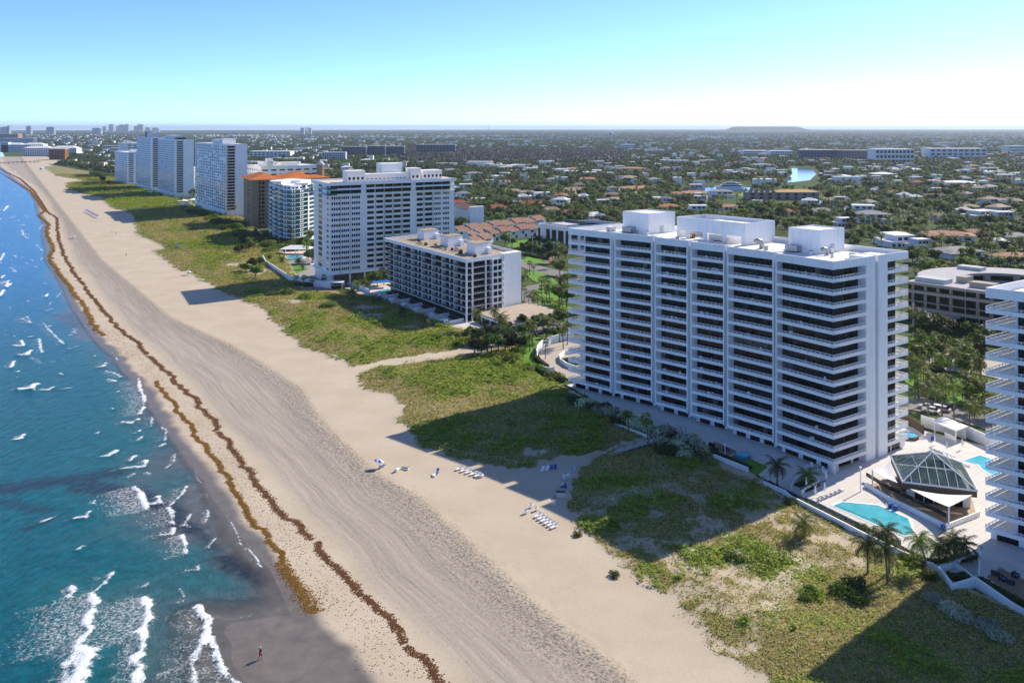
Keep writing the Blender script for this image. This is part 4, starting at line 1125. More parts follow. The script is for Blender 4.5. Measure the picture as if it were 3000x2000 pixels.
# beige flat-roofed building behind the tan one
FG = Frame(at(765, 606)[:2], at(722, 596)[:2], at(765, 606)[:2] + vdir)
slab("beige_block", "beige flat-roofed block behind the orange tiled roof", "apartment block", FG, (FG.lu, 60), 40.0, 8, 4, 8, 7, CREAM, None, 1.4, None, ((6, 22, 4, 18, 4, CREAM), (4, 18, 22, 40, 3, CREAM), (6, 12, 8, 14, 7, CREAM)), None, .4)
slab("cream_block", "cream block showing in the gap right of the twin far towers", "apartment block", Frame(at(590, 566)[:2], at(566, 560)[:2], at(590, 566)[:2] + vdir), (40, 20), 30, 9, 3, 5, 3, CREAM)

# ---- building with tall dark window strips behind the main tower
FM = Frame(at(1655, 735)[:2], at(1575, 722)[:2], at(1655, 735)[:2] + np.array([.86, .51]))
mb_ = np.array([*FM.p, 0.])
TM = thing("dark_strip_building", "white low building with tall dark window strips behind the main tower", "office building", mb_)
MB(FM, mb_).box(.4, FM.lu, .4, 44, -.4, 13.0).build("wall", FRAME, TM)
MB(FM, mb_).box(0, FM.lu + .5, 0, 44.5, 12.4, 13.0).box(0, FM.lu + .5, 0, .5, 13, 15.2).box(0, .5, .5, 44.5, 13, 15.2).box(FM.lu, FM.lu + .5, .5, 44.5, 13, 15.2).box(.5, FM.lu, 44, 44.5, 13, 15.2).build("parapet", WHITE, TM)
for x0, x1 in ((0, 1.2), (7, 8.2), (13.0, 14.4), (18.5, 24), (27, FM.lu)): 
    if x1 > x0: MB(FM, mb_).box(x0, min(x1, FM.lu + .5), -.02, .5, -.4, 12.4).build("pier", WHITE, TM)
for j in range(6):
    MB(FM, mb_).box(-.05, .45, 3 + j * 7, 5 + j * 7, -.4, 12.4).build("pier", WHITE, TM)
MB(FM, mb_).box(6, FM.lu - 6, 6, 16, 13, 15.5).build("roof_room", GREYW, TM)
MB(FM, mb_).box(4, FM.lu - 2, 20, 21, 13, 17).build("roof_screen", mat("dark_slate", (.10, .11, .13), .7), TM)

# ---- white four-storey building with brown hip roof and the brown-roofed townhouses
BROWN = mat("brown_roof_tile", (.25, .14, .095), .9, .25, .4, .5, 1.5)
FO = Frame(at(1378, 668)[:2], at(1334, 655)[:2], at(1378, 668)[:2] + np.array([.8, .6]))
ob = np.array([*FO.p, 0.])
TO = thing("gallery_building", "white four-storey building with open galleries and brown hip roof", "apartment block", ob)
MB(FO, ob).box(1.5, 40, 0, 12, -.4, 14).build("wall", CREAM, TO)
hip_roof(MB(FO, ob), 0, 40, 0, 12, 14, 3, 1.0).build("roof", BROWN, TO)
for k in range(4): MB(FO, ob).box(0, 40, -1.8, 0, 2.6 + k * 3.2, 3.8 + k * 3.2).build("gallery", WHITE, TO)
MB(FO, ob).box(-2, 1.5, -1, 12, -.4, 16.5).build("stair_tower", WHITE, TO)
def townhouses(label, p, q, n, w=11, group="rows of brown-roofed townhouses"):
    p = at(*p)[:2]; q = at(*q)[:2]
    fr = Frame(p, q, p + np.array([(q - p)[1], -(q - p)[0]]) * -1)
    b = np.array([*fr.p, 0.])
    t = thing("townhouse_row", label, "townhouses", b, group)
    L = fr.lu
    MB(fr, b).box(0, L, 0, w, -.4, 5.2).build("wall", CREAM, t)
    for k in range(n):
        x0, x1 = k * L / n, (k + 1) * L / n; zz = 5.2 + (k % 2) * .7
        m = MB(fr, b)
        m.face([(x0, -.8, zz), (x1, -.8, zz), (x1, w / 2, zz + 3.2), (x0, w / 2, zz + 3.2)]).face([(x0, w / 2, zz + 3.2), (x1, w / 2, zz + 3.2), (x1, w + .8, zz), (x0, w + .8, zz)]).face([(x0, -.8, zz), (x0, w / 2, zz + 3.2), (x0, w + .8, zz)]).face([(x1, -.8, zz), (x1, w + .8, zz), (x1, w / 2, zz + 3.2)]).face([(x0, -.8, zz), (x0, w + .8, zz), (x1, w + .8, zz), (x1, -.8, zz)])
        rf = m.build("roof", BROWN, t)
        MB(fr, b).box(x0 - .18, x0 + .18, -.9, w + .9, zz - 1.2, zz + .5).box(x0 - .18, x0 + .18, w * .3, w * .7, zz + .5, zz + 3.5).build("party_wall", CREAM, rf)
        MB(fr, b).box(x0 + 1.2, x0 + 3.4, -.1, .02, 3.0, 4.6).build("window", GL[0], t)
        MB(fr, b).box(x0 + 4.4, x0 + 6.2, -.1, .02, .2, 2.4).build("window", GL[1], t)
    return t
townhouses("brown-roofed townhouse row farthest back, behind the white slab tower", (1345, 700), (1600, 664), 8)
townhouses("brown-roofed townhouse row in the middle, above the bright lawn", (1440, 708), (1580, 690), 5)
townhouses("short brown-roofed townhouse row nearest the grey-white block", (1385, 716), (1455, 700), 3)
townhouses("brown-roofed townhouse pair beside the round green tree", (1390, 735), (1445, 722), 2, 9)

# ---- tan courtyard building with round court
PT = mat("beige_concrete", (.42, .36, .29), .85, .08, .15)
c0 = at(2862, 885)[:2]
FP = Frame(at(2960, 985)[:2], at(2655, 935)[:2], at(2960, 985)[:2] + np.array([.79, .61]))
pb = np.array([*FP.p, 0.])
TP = thing("courtyard_building", "tan four-storey building curving round an open court behind the towers", "apartment building", pb)
HP = 15.5
LP = FP.lu
# front wing
MB(FP, pb).box(-18, LP, 1.6, 15, -.4, HP - 1).build("front_wing_wall", GL[1], TP)
for k, z in enumerate((4.6, 7.8, 11.2)):
    MB(FP, pb).box(-18, LP, -.4, 3, z, z + 1.15 if k != 1 else z + .3).build("balcony", PT, TP)
MB(FP, pb).box(-18, LP + .2, -.3, 15.2, HP - 1.0, HP).build("roof_slab", PT, TP)
MB(FP, pb).box(-18, LP, 0, 15, HP, HP + .12).build("roof_deck", mat("grey_roof", (.46, .44, .44), .9, .12, .2), TP)
for j in range(12):
    x = -14 + j * 5.0
    MB(FP, pb).box(x, x + .25, -.2, .1, -.4, HP - 1).build("column", PT, TP)
    MB(FP, pb).box(x + 1.2, x + 1.9, 1.5, 1.7, 4.6, HP - 1).build("wall_panel", PT, TP)
# round court ring
co_ = np.array(FP.w(LP * .35, 34))
def ring(r0, r1, a0, a1, z0, z1, n=28):
    m = MB(None, pb)
    for k in range(n):
        t0 = a0 + (a1 - a0) * k / n; t1 = a0 + (a1 - a0) * (k + 1) / n
        P_ = lambda r_, t_: (co_[0] + r_ * math.cos(t_), co_[1] + r_ * math.sin(t_))
        m.prism([P_(r0, t0), P_(r1, t0), P_(r1, t1), P_(r0, t1)], z0, z1)
    return m
A0, A1 = R(-35), R(215)
ring(19.5, 34, A0, A1, -.4, HP - 1).build("ring_wall", GL[1], TP)
ring(18, 35, A0, A1, HP - 1, HP).build("ring_roof", PT, TP)
ring(18.2, 35, A0, A1, HP, HP + .1).build("ring_roof_deck", _MC["grey_roof"], TP)
for z in (1.2, 4.6, 7.9, 11.2): ring(18, 19.6, A0, A1, z, z + 1.2).build("gallery", PT, TP)
for k in range(7):
    t0 = A0 + (A1 - A0) * (k + .5) / 7
    ring(18.1, 20.5, t0 - .07, t0 + .07, -.4, HP - .9, 2).build("pier", PT, TP)
for j, (x, y, w, d, h) in enumerate(((8, 5, 9, 5, 2.2), (LP - 14, 3, 12, 6, 1.8), (LP - 18, 12, 4, 6, 2.6), (LP * .35 - 6, 56, 8, 6, 2.4), (2, 40, 7, 5, 2.0), (LP * .35 + 18, 48, 10, 5, 1.6))):
    MB(FP, pb).box(x, x + w, y, y + d, HP + .1, HP + h).build("roof_room", [PT, GREYW][j % 2], TP)
w_ = FP.w(LP * .55, -9)
MB(FP, pb).box(LP * .45, LP * .72, -13, -.5, 4.0, 4.6).box(LP * .47, LP * .48, -12, -11.5, -.4, 4).box(LP * .69, LP * .70, -12, -11.5, -.4, 4).build("entrance_canopy", PT, TP)

# ------------------------------------------------------------------ far blocks
def far_block(name, label, cat, px0, px1, yb, yt, depth, wall=WHITE, gm=None, floors=4, cols=10, roof=None, group=None, bands=True):
    a = at(px0, yb); b = at(px1, yb)
    D = a[1]; z1 = EYE - D * (yt - HORIZON) / FPX
    fr = Frame(a[:2], b[:2], a[:2] + np.array([0, 1.]))
    o = np.array([*fr.p, 0.]); L = fr.lu
    t = thing(name, label, cat, o, group)
    MB(fr, o).box(0, L, 0, depth, -.4, z1).build("wall", wall, t)
    w = MB(fr, o); dz = z1 / floors
    for k in range(floors):
        for j in range(cols):
            w.box((j + .14) * L / cols, (j + .86) * L / cols, -.15, .0, k * dz + dz * .22, k * dz + dz * .8)
    tag(w.build("window_field", gm or GL[3], t), kind='stuff')
    if roof is not None:
        n = max(1, round(L / 60))
        for k in range(n): hip_roof(MB(fr, o), k * L / n, (k + 1) * L / n, 0, depth, z1, min(6, depth * .3), 1).build("roof", roof, t)
    else:
        MB(fr, o).box(-.3, L + .3, -.3, depth + .3, z1, z1 + .8).build("roof", ROOFW, t)
    return t
SLATE = mat("slate_blue_facade", (.10, .13, .18), .6, .15, .05)
PINK = mat("salmon_render", (.45, .24, .17), .85, .1, .05)
ORB = mat("ochre_render", (.30, .12, .02), .85, .2, .05)
tl = far_block("ochre_hotel", "ochre and dark red hotel block on the far beach", "hotel", 144, 190, 468, 437, 18, ORB, GL[1], 9, 6)
far_block("white_resort_wing", "long white-roofed resort wing behind the ochre hotel", "resort building", 68, 224, 458, 434, 30, WHITE, GL[3], 4, 24, ROOFW)
far_block("white_resort_wing", "second white-roofed resort wing farther back at the far beach", "resort building", 4, 126, 446, 424, 30, WHITE2, BLUEG, 4, 22, ROOFW)
far_block("blue_grey_block", "blue-grey block row above the white resort roofs", "apartment block", 0, 98, 430, 405, 30, SLATE, WHITE2, 6, 20)
far_block("salmon_block", "salmon blocks in the far corner above the beach", "apartment block", -20, 53, 418, 393, 40, PINK, GL[3], 8, 12)
far_block("cream_hut_block", "cream end wall beside the white resort roofs", "apartment block", 0, 24, 446, 418, 20, CREAM, GL[3], 5, 5)
far_block("blue_grey_block", "small blue-grey block standing alone in the far trees", "apartment block", 180, 205, 422, 403, 30, SLATE, WHITE2, 5, 5)
far_block("pale_shed", "long pale shed left of the twin far towers", "shed", 300, 345, 444, 427, 25, WHITE, GL[3], 2, 9)
far_block("tan_shed", "tan flat building left of the twin far towers", "building", 322, 350, 452, 434, 20, CREAM, GL[1], 2, 5)
for i, (x0, x1, yb, yt, lab) in enumerate(((945, 1012, 470, 447, "low pale blue office block left of the dark slab blocks"), (1002, 1072, 462, 430, "dark slab block, left of three in a row before the horizon"), (1074, 1128, 461, 428, "dark slab block, middle of three in a row before the horizon"),
        (1130, 1184, 460, 429, "dark slab block, right of three in a row before the horizon"), (1221, 1334, 452, 424, "long dark curved slab block beside the brown wood"), (2345, 2462, 472, 440, "long dark slab block far behind the tower, left half"), (2464, 2556, 474, 441, "long dark slab block far behind the tower, right half"))):
    far_block("office_slab", lab, "office building", x0, x1, yb, yt, 20, SLATE if i else mat("pale_blue_render", (.5, .56, .62), .7), [BLUEG, GL[0], GL[0], GL[0], BLUEG, BLUEG, BLUEG][i], 7 if i else 4, 12)
for i, (x0, x1, yb, yt, lab) in enumerate(((2180, 2252, 460, 442, "low white-roofed block far right, first of a pair"), (2258, 2325, 462, 443, "low white-roofed block far right, second of a pair"), (2566, 2678, 480, 438, "big pale warehouse with white roof far right"),
        (2725, 2890, 468, 436, "long grey warehouse at the far right under the haze"), (2957, 3010, 452, 428, "grey block cut by the right edge near the horizon"), (730, 850, 462, 444, "long cream building low in the trees right of the far towers"), (1820, 1860, 440, 424, "small pale building under the horizon right of centre"),
        (1535, 1558, 425, 414, "small white box building under the horizon"), (880, 912, 382, 374, "grey hospital-like block on the horizon"), (2750, 2800, 430, 418, "pale ramp-like roof near the right horizon"))):
    far_block("low_block", lab, "building", x0, x1, yb, yt, 45, WHITE if i in (0, 1, 7) else CREAM, GL[3] if i < 3 else SLATE, 3, 10)
# far skyline, water tower, masts, landfill hill
sky_px = [(318, 332, 361), (340, 348, 366), (348, 362, 362), (364, 376, 361), (392, 400, 366), (402, 418, 361), (300, 310, 367), (425, 440, 370), (445, 465, 371), (76, 90, 366), (135, 158, 369), (0, 24, 369), (20, 27, 365), (270, 295, 372), (880, 890, 372), (905, 911, 372)]
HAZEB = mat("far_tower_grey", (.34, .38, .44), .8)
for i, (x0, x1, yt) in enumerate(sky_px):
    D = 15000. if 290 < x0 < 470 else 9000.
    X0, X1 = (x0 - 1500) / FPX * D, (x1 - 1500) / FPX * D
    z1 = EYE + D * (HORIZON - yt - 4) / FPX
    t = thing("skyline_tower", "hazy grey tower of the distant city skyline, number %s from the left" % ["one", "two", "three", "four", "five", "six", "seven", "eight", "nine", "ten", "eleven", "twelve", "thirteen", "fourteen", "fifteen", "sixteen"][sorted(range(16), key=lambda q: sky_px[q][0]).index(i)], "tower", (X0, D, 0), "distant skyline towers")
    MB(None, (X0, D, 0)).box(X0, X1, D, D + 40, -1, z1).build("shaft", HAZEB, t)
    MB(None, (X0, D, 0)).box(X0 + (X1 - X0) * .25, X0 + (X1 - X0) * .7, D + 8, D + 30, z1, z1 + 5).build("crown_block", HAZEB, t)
def hill(px0, px1, yt, D):
    X0, X1 = (px0 - 1500) / FPX * D, (px1 - 1500) / FPX * D
    z1 = EYE + D * (HORIZON - yt) / FPX
    m = MB(); n = 40; rows_ = []
    for j, q in enumerate((0, .3, .6, 1.0)):
        for i in range(n + 1):
            t = i / n; prof = min(1, t / .18, (1 - t) / .22); prof = prof * prof * (3 - 2 * prof)
            m.v.append((X0 + (X1 - X0) * t, D + q * 900, -1 + (z1 + 1) * prof * (0, .7, 1, 0)[j] ))
    for j in range(3):
        for i in range(n): m.f.append((j * (n + 1) + i, j * (n + 1) + i + 1, (j + 1) * (n + 1) + i + 1, (j + 1) * (n + 1) + i)); m.m.append(0)
    o = m.build("hill", mat("grassy_hill", (.06, .075, .035), .95, .3, .01), None, True); tag(o, kind='structure')
hill(2125, 2425, 371, 15000)
w_ = at(1790, 416); t = thing("water_tower", "pale blue water tower rising above the far trees", "water tower", w_)
zt = EYE - w_[1] * (388 - HORIZON) / FPX
pl_ = mat("pale_blue_steel", (.45, .58, .62), .5)
MB(None, w_).tube([(w_[0], w_[1], 0), (w_[0], w_[1], zt - 14)], 3, 8).build("stem", pl_, t)
MB(None, w_).tube([(w_[0], w_[1], zt - 15), (w_[0], w_[1], zt - 11), (w_[0], w_[1], zt - 4), (w_[0], w_[1], zt - 1), (w_[0], w_[1], zt)], [4, 10, 12, 9, 1], 14).build("tank", pl_, t, True)
for lab, px, yb, yt in (("tall thin mast piercing the horizon left of centre", 1432, 400, 362), ("short thin mast on the horizon above the main tower", 1675, 392, 372), ("pylon far right of the landfill hill", 2560, 408, 386)):
    w_ = at(px, yb); z1 = EYE - w_[1] * (yt - HORIZON) / FPX
    t = thing("radio_mast", lab, "mast", w_)
    m = MB(None, w_)
    for dx, dy in ((-1.6, -1), (1.6, -1), (0, 1.6)): m.tube([(w_[0] + dx, w_[1] + dy, 0), (w_[0] + dx * .5, w_[1] + dy * .5, z1)], .7, 4)
    m.build("lattice", GREYW, t)
    MB(None, w_).tube([(w_[0], w_[1], z1 - 2), (w_[0], w_[1], z1 + 5)], .5, 4).build("antenna", GREYW, t)
# ------------------------------------------------------------------ paving, lawns, drives, walls
def flat(name, pts, material, z, kind='structure', parent=None, px=True):
    q = [at(*p)[:2] for p in pts] if px else pts
    o = MB(None, (q[0][0], q[0][1], z)).face([(a[0], a[1], z) for a in q]).build(name, material, parent, loc=(q[0][0], q[0][1], z))
    if o.data.polygons[0].normal.z < 0: o.data.flip_normals()
    return tag(o, kind=kind)
def paver(name, c1, c2, size):
    g = G(name); p = g.pos()
    mp = g.n("Mapping", Vector=p, Rotation=(0, 0, R(-39.8))).outputs[0]
    br = g.n("TexBrick", Vector=mp, Scale=1.0, Color1=c1, Color2=c2, Mortar=tuple(x * .72 for x in c1))
    br.inputs["Brick Width"].default_value = size; br.inputs["Row Height"].default_value = size; br.inputs["Mortar Size"].default_value = .03; br.offset = .0
    n = g.noise(p, .25, 5)
    c = g.mix(.35, br.outputs[0], g.mix(1.0, br.outputs[0], g.ramp(n, [(.3, .75), (.7, 1.05)]), 'MULTIPLY'))
    return g.bsdf(c, .8, None, 0, .3)
PAVE = paver("pale_terrace_paving", (.66, .62, .57), (.70, .66, .61), 1.2)
PAVE2 = paver("beige_driveway_paving", (.47, .40, .32), (.52, .45, .36), .8)
BRICKP = paver("terracotta_paving", (.36, .21, .14), (.40, .25, .17), .6)
ASPH = mat("sun_bleached_asphalt", (.22, .205, .19), .9, .12, .3)
LAWN = mat("bright_lawn", (.12, .26, .022), .95, .25, .4, .4, 5)
HEDGE = None
WALLPX = [(2300, 1452), (2315, 1466), (2480, 1550), (2519, 1571), (2635, 1627), (2751, 1678)]
deck_pts = [FA.w(89, 1.2), FA.w(72, -3.5), FA.w(41, -12), FA.w(24, -13), FA.w(13, -12.5), FA.w(0, -17)] + [at(x + 10, y - 8)[:2] for x, y in ((2315, 1466), (2480, 1550), (2635, 1627), (2751, 1678))] + [FA.w(-52, -28), FA.w(-75, -33), FA.w(-110, -38), FA.w(-110, 46), FA.w(30, 44), FA.w(60, 44), FA.w(89, 34)]
flat("terrace", deck_pts, PAVE, .035, px=False)

# white garden wall below the terrace
def wall_run(name, label, pts, h, th=.35, z0=-.5, material=WHITE, cat="garden wall", px=True):
    q = [at(*p)[:2] for p in pts] if px else [np.array(p) for p in pts]
    o = np.array([q[0][0], q[0][1], 0])
    m = MB(None, o)
    for a, b in zip(q[:-1], q[1:]):
        d = (b - a) / np.linalg.norm(b - a); nn = np.array([-d[1], d[0]]) * th / 2
        a2 = a - d * th * .45; b2 = b + d * th * .45
        m.prism([tuple(a2 - nn), tuple(b2 - nn), tuple(b2 + nn), tuple(a2 + nn)], z0, h + .002 * (len(m.f) % 5))
    b_ = m.build(name, material, None, loc=o)
    if label: tag(b_, label, cat)
    return b_
wall_run("garden_wall", "white wall below the main tower's far balconies", [(1668, 1152), (1738, 1188)], 1.0)
wall_run("garden_wall", "white wall zigzagging past the low hedge under the tower", [(1740, 1190), (1830, 1232), (1800, 1246), (1900, 1285)], .8)
wall_run("garden_wall", "short white wall piece behind the sparse dune palm", [(2037, 1318), (2064, 1331)], 1.0)
wall_run("garden_wall", "white wall between the boardwalk and the tall shaded palm", [(2094, 1344), (2190, 1382)], 1.1)
wall_run("garden_wall", "long white wall between the dunes and the pool deck", [(2240, 1424)] + WALLPX, 1.15)
wall_run("garden_wall", "white wall bending round the square planter by the right-hand tower", [(2751, 1679), (2790, 1733), (2858, 1712), (2971, 1792), (3080, 1850)], 1.3, .5)
wall_run("garden_wall", "inner white wall of the square planter", [(2752, 1676), (2795, 1660), (2857, 1708)], 1.0, .3)

# pools
def pool(label, pts, z=.06, lane=None, deep=True):
    q = [at(*p)[:2] for p in pts]; o = np.array([q[0][0], q[0][1], 0]); c = np.mean(q, 0)
    t = thing("swimming_pool", label, "pool", o)
    g = "pool_water"
    if g not in _MC:
        G_ = G(g); p = G_.pos()
        col = G_.ramp(G_.noise(p, .5, 3), [(.3, (.06, .42, .52)), (.7, (.09, .52, .60))])
        _MC[g] = G_.bsdf(col, .05, G_.bump(G_.noise(p, 1.6, 3), .12, .1), 0, .5)
    MB(None, o).prism([tuple(a) for a in q], -.3, z).build("water", _MC[g], t)
    m = MB(None, o); n = len(q)
    for i in range(n):
        a, b = q[i], q[(i + 1) % n]; oa = a + (a - c) / np.linalg.norm(a - c) * .6; ob_ = b + (b - c) / np.linalg.norm(b - c) * .6
        m.prism([tuple(a), tuple(oa), tuple(ob_), tuple(b)], -.2, z + .05)
    m.build("coping", WHITE2, t)
    if lane:
        a, b = at(*lane[0])[:2], at(*lane[1])[:2]; d = (b - a) / np.linalg.norm(b - a); nn = np.array([-d[1], d[0]]) * .11
        MB(None, o).prism([tuple(a - nn), tuple(b - nn), tuple(b + nn), tuple(a + nn)], z - .05, z + .012).build("lane_rope", FRAME, t)
    return t
pool("large turquoise many-sided pool in front of the glass pyramid", [(2440, 1482), (2469, 1471), (2573, 1481), (2660, 1519), (2676, 1560), (2652, 1571), (2600, 1552)], .06, ((2452, 1481), (2630, 1556)))
pool("turquoise pool beside the right-hand tower, behind the pyramid", [(2825, 1349), (2870, 1334), (2900, 1343), (2960, 1385), (2990, 1400), (2940, 1410), (2880, 1376), (2868, 1362)])

# glass pyramid pavilion
zc = 4.2
pc = [at(2644.7, 1411, zc)[:2], at(2864, 1437, zc)[:2], at(2818, 1355, zc)[:2], at(2608.8, 1335, zc)[:2]]
ap = np.array([*np.mean(pc, 0), 8.5])
po = np.array([*np.mean(pc, 0), 0.])
TPY = thing("glass_pyramid_pavilion", "pavilion with glass pyramid roof beside the turquoise pool", "pavilion", po)
g_ = G("pyramid_glass"); p_ = g_.pos()
b1 = g_.n("BsdfPrincipled", Roughness=.08); g_.put(b1.inputs["Base Color"], g_.ramp(g_.noise(p_, .7, 4), [(.35, (.07, .11, .10)), (.65, (.19, .26, .24))]))
b1.inputs["Specular IOR Level"].default_value = .5
tr_ = g_.n("BsdfTransparent", Color=(.55, .68, .62))
mx = g_.n("MixShader", i0=.45, i1=b1.outputs[0], i2=tr_.outputs[0]); g_.t.links.new(mx.outputs[0], g_.out.inputs[0])
PGL = g_.m
for i in range(4):
    a, b = np.array([*pc[i], zc]), np.array([*pc[(i + 1) % 4], zc]); n = 8
    nrm = np.cross(b - a, ap - a); nrm /= np.linalg.norm(nrm)
    if nrm[2] < 0: nrm = -nrm
    def on(s, h):                                           # s along the eaves, h up to the ridge line of the face
        return a + (b - a) * s + (ap - (a + b) / 2) * h
    for k in range(n):
        s0, s1 = k / n, (k + 1) / n
        h0, h1 = 2 * min(s0, 1 - s0), 2 * min(s1, 1 - s1)
        for (l0, l1) in ((0, .5), (.5, 1)):
            pts = [on(s0, min(h0, l0)), on(s1, min(h1, l0)), on(s1, min(h1, l1)), on(s0, min(h0, l1))]
            if max(h0, h1) <= l0: continue
            m = MB(None, po); m.face([tuple(x) for x in pts]); m.build("glass_panel", PGL, TPY)
    fr_ = MB(None, po)
    for k in range(1, n):
        s0 = k / n; fr_.tube([tuple(on(s0, 0) + nrm * .04), tuple(on(s0, 2 * min(s0, 1 - s0)) + nrm * .04)], .055, 4)
    fr_.tube([tuple(on(.25, .5) + nrm * .03), tuple(on(.75, .5) + nrm * .03)], .045, 4)
    fr_.build("mullions", WHITE2, TPY)
    MB(None, po).tube([tuple(a + nrm * .04), tuple(ap + nrm * .04)], .14, 5).build("hip_beam", WHITE2, TPY)
    MB(None, po).tube([tuple(a), tuple(b)], .2, 4).build("eaves_beam", WHITE2, TPY)
    ci = po[:2]; inn = lambda p, k: p + (ci - p) / np.linalg.norm(ci - p) * k
    A_, B_ = a[:2], b[:2]
    MB(None, po).prism([tuple(inn(A_, .1)), tuple(inn(B_, .1)), tuple(inn(B_, .4)), tuple(inn(A_, .4))], [2.75] * 4, zc - .1).build("fascia", mat("bronze_fascia", (.10, .075, .05), .6, .15, .6), TPY)
    MB(None, po).prism([tuple(inn(A_, 1.6)), tuple(inn(B_, 1.6)), tuple(inn(B_, 1.9)), tuple(inn(A_, 1.9))], -.3, 2.8).build("wall", WHITE, TPY)
    for k in range(5):
        s0 = .12 + k * .155; d = B_ - A_
        q0, q1 = inn(A_, 1.6) + (inn(B_, 1.6) - inn(A_, 1.6)) * s0, inn(A_, 1.6) + (inn(B_, 1.6) - inn(A_, 1.6)) * (s0 + .135)
        v_ = (ci - (q0 + q1) / 2); v_ /= np.linalg.norm(v_)
        MB(None, po).prism([tuple(q0 - v_ * .08), tuple(q1 - v_ * .08), tuple(q1 + v_ * .1), tuple(q0 + v_ * .1)], .0, 2.4).build("window", GL[1 + k % 2], TPY)
# low wall with glass balustrade round the pavilion terrace
wall_run("terrace_wall", "low white wall with mosaic band round the pavilion terrace", [(2536, 1425), (2606, 1468), (2690, 1508), (2772, 1550), (2868, 1512)], 1.0, .3)
wall_run("balustrade", "smoked glass balustrade on the pavilion terrace wall", [(2538, 1408), (2606, 1449), (2690, 1489), (2772, 1530)], 1.9, .06, 1.02, glass("smoked_glass", (.035, .03, .025), .08, .5), "balustrade")
flat("pavilion_floor", [(2540, 1424), (2606, 1466), (2690, 1506), (2772, 1547), (2862, 1510), (2840, 1440), (2660, 1380)], mat("warm_tile_floor", (.42, .30, .20), .7, .12, .5), .06)
SAIL = mat("white_sail_cloth", (.82, .82, .82), .8, .02, .5)
def sail(label, pts, posts):
    q = [at(*p) for p in pts]; c = np.mean(q, 0); o = np.array([c[0], c[1], 0])
    t = thing("shade_sail", label, "shade sail", o)
    m = MB(None, o); n = 8; idx = {}
    for i in range(n + 1):
        for j in range(n + 1 - i):
            k = n - i - j; w = np.array([i, j, k]) / n
            p = w[0] * q[0] + w[1] * q[1] + w[2] * q[2]
            pull = 27 * w[0] * w[1] * w[2]; e = 4 * (w[0] * w[1] + w[1] * w[2] + w[2] * w[0])
            p = p + (c - p) * .12 * e * (1 - pull * .3); p[2] -= .35 * e
            idx[i, j] = len(m.v); m.v.append(tuple(p - o))
    for i in range(n):
        for j in range(n - i):
            m.f.append((idx[i, j], idx[i + 1, j], idx[i, j + 1])); m.m.append(0)
            if j < n - i - 1: m.f.append((idx[i + 1, j], idx[i + 1, j + 1], idx[i, j + 1])); m.m.append(0)
    m.build("cloth", SAIL, t, True)
    for i in posts: MB(None, o).tube([(q[i][0], q[i][1], -.3), tuple(q[i] + (0, 0, .1))], .16, 8).build("post", WHITE2, t)
    return t
sail("white shade sail at the tower side of the glass pyramid", [(2556, 1376, 3.2), (2607, 1350, 4.0), (2630, 1414, 3.6)], [0])
sail("white triangular shade sail on a post facing the pool", [(2664, 1430, 3.4), (2780, 1484, 4.2), (2850, 1449, 3.6)], [1])

# ------------------------------------------------------------------ terrace furniture
def lounger_meshes(col, nm):
    m = MB(); fm = MB()
    fm.box(-.32, .32, -.95, .95, .26, .31)
    for x in (-.27, .27):
        for y in (-.8, .55): fm.box(x - .03, x + .03, y - .03, y + .03, 0, .26)
    bk = MB(); bk.prism([(-.31, .30), (.31, .30), (.31, .95), (-.31, .95)], [.31, .31, .68, .68], [.41, .41, .78, .78])
    cu = MB(); cu.box(-.31, .31, -.93, .30, .312, .40)
    return fm.mesh("frame", WHITE2), cu.mesh("seat_cushion", col), bk.mesh("backrest", col)
LM = {"white": lounger_meshes(mat("white_cushion", (.82, .80, .80), .9, .03, 2), "w"), "grey": lounger_meshes(mat("blue_grey_cushion", (.25, .30, .38), .9, .06, 2), "g"), "blue": lounger_meshes(mat("blue_cushion", (.06, .13, .33), .9, .06, 2), "b")}
def lounger(label, px, py, rz, col="white", group=None, sc=1.0, z=0.06):
    p = at(px, py); t = thing("sun_lounger", label, "sun lounger", (p[0], p[1], z), group, rz)
    t.scale = (sc,) * 3
    for nm, me in zip(("frame", "seat_cushion", "backrest"), LM[col]): inst(nm, me, t)
    return t
UA = math.atan2(FA.u[1], FA.u[0])
ORD = ["first", "second", "third", "fourth", "fifth", "sixth", "seventh", "eighth", "ninth", "tenth", "eleventh", "twelfth"]
for i in range(6):
    lounger("white lounger by the large pool, %s from the umbrella row" % ORD[i], 2402 + i * 12.5, 1466 - i * 5.4, UA + .05, "white", "white loungers by the large pool", 1.0)
for i in range(5):
    lounger("blue-grey lounger in the shade, %s from the glass fence" % ORD[i], 2352 + i * 15, 1440 - i * 6, UA + .05, "grey", "grey loungers on the pool deck")
for i in range(5):
    lounger("blue-grey lounger on the sunny deck behind the pyramid, %s from the left" % ORD[i], 2735 + i * 13, 1322 + i * 5, UA - 1.5, "grey", "loungers behind the pyramid")
for i in range(5):
    lounger("white lounger behind the pyramid near the small pool, %s from the left" % ORD[i], 2775 + i * 14, 1340 + i * 6, UA - 1.5, "white", "loungers behind the pyramid")
def closed_umbrella(label, px, py, h=2.7):
    p = at(px, py); o = np.array([p[0], p[1], 0]); t = thing("closed_umbrella", label, "umbrella", o)
    MB(None, o).tube([(p[0], p[1], 0), (p[0], p[1], h)], .03, 6).build("pole", WHITE2, t)
    MB(None, o).tube([(p[0], p[1], .95), (p[0], p[1], 1.1), (p[0], p[1], 1.7), (p[0], p[1], 2.4), (p[0], p[1], h)], [.10, .24, .2, .12, .03], 8).build("folded_canopy", SAIL, t)
    MB(None, o).tube([(p[0], p[1], 0), (p[0], p[1], .1)], .3, 10).build("base", WHITE2, t)
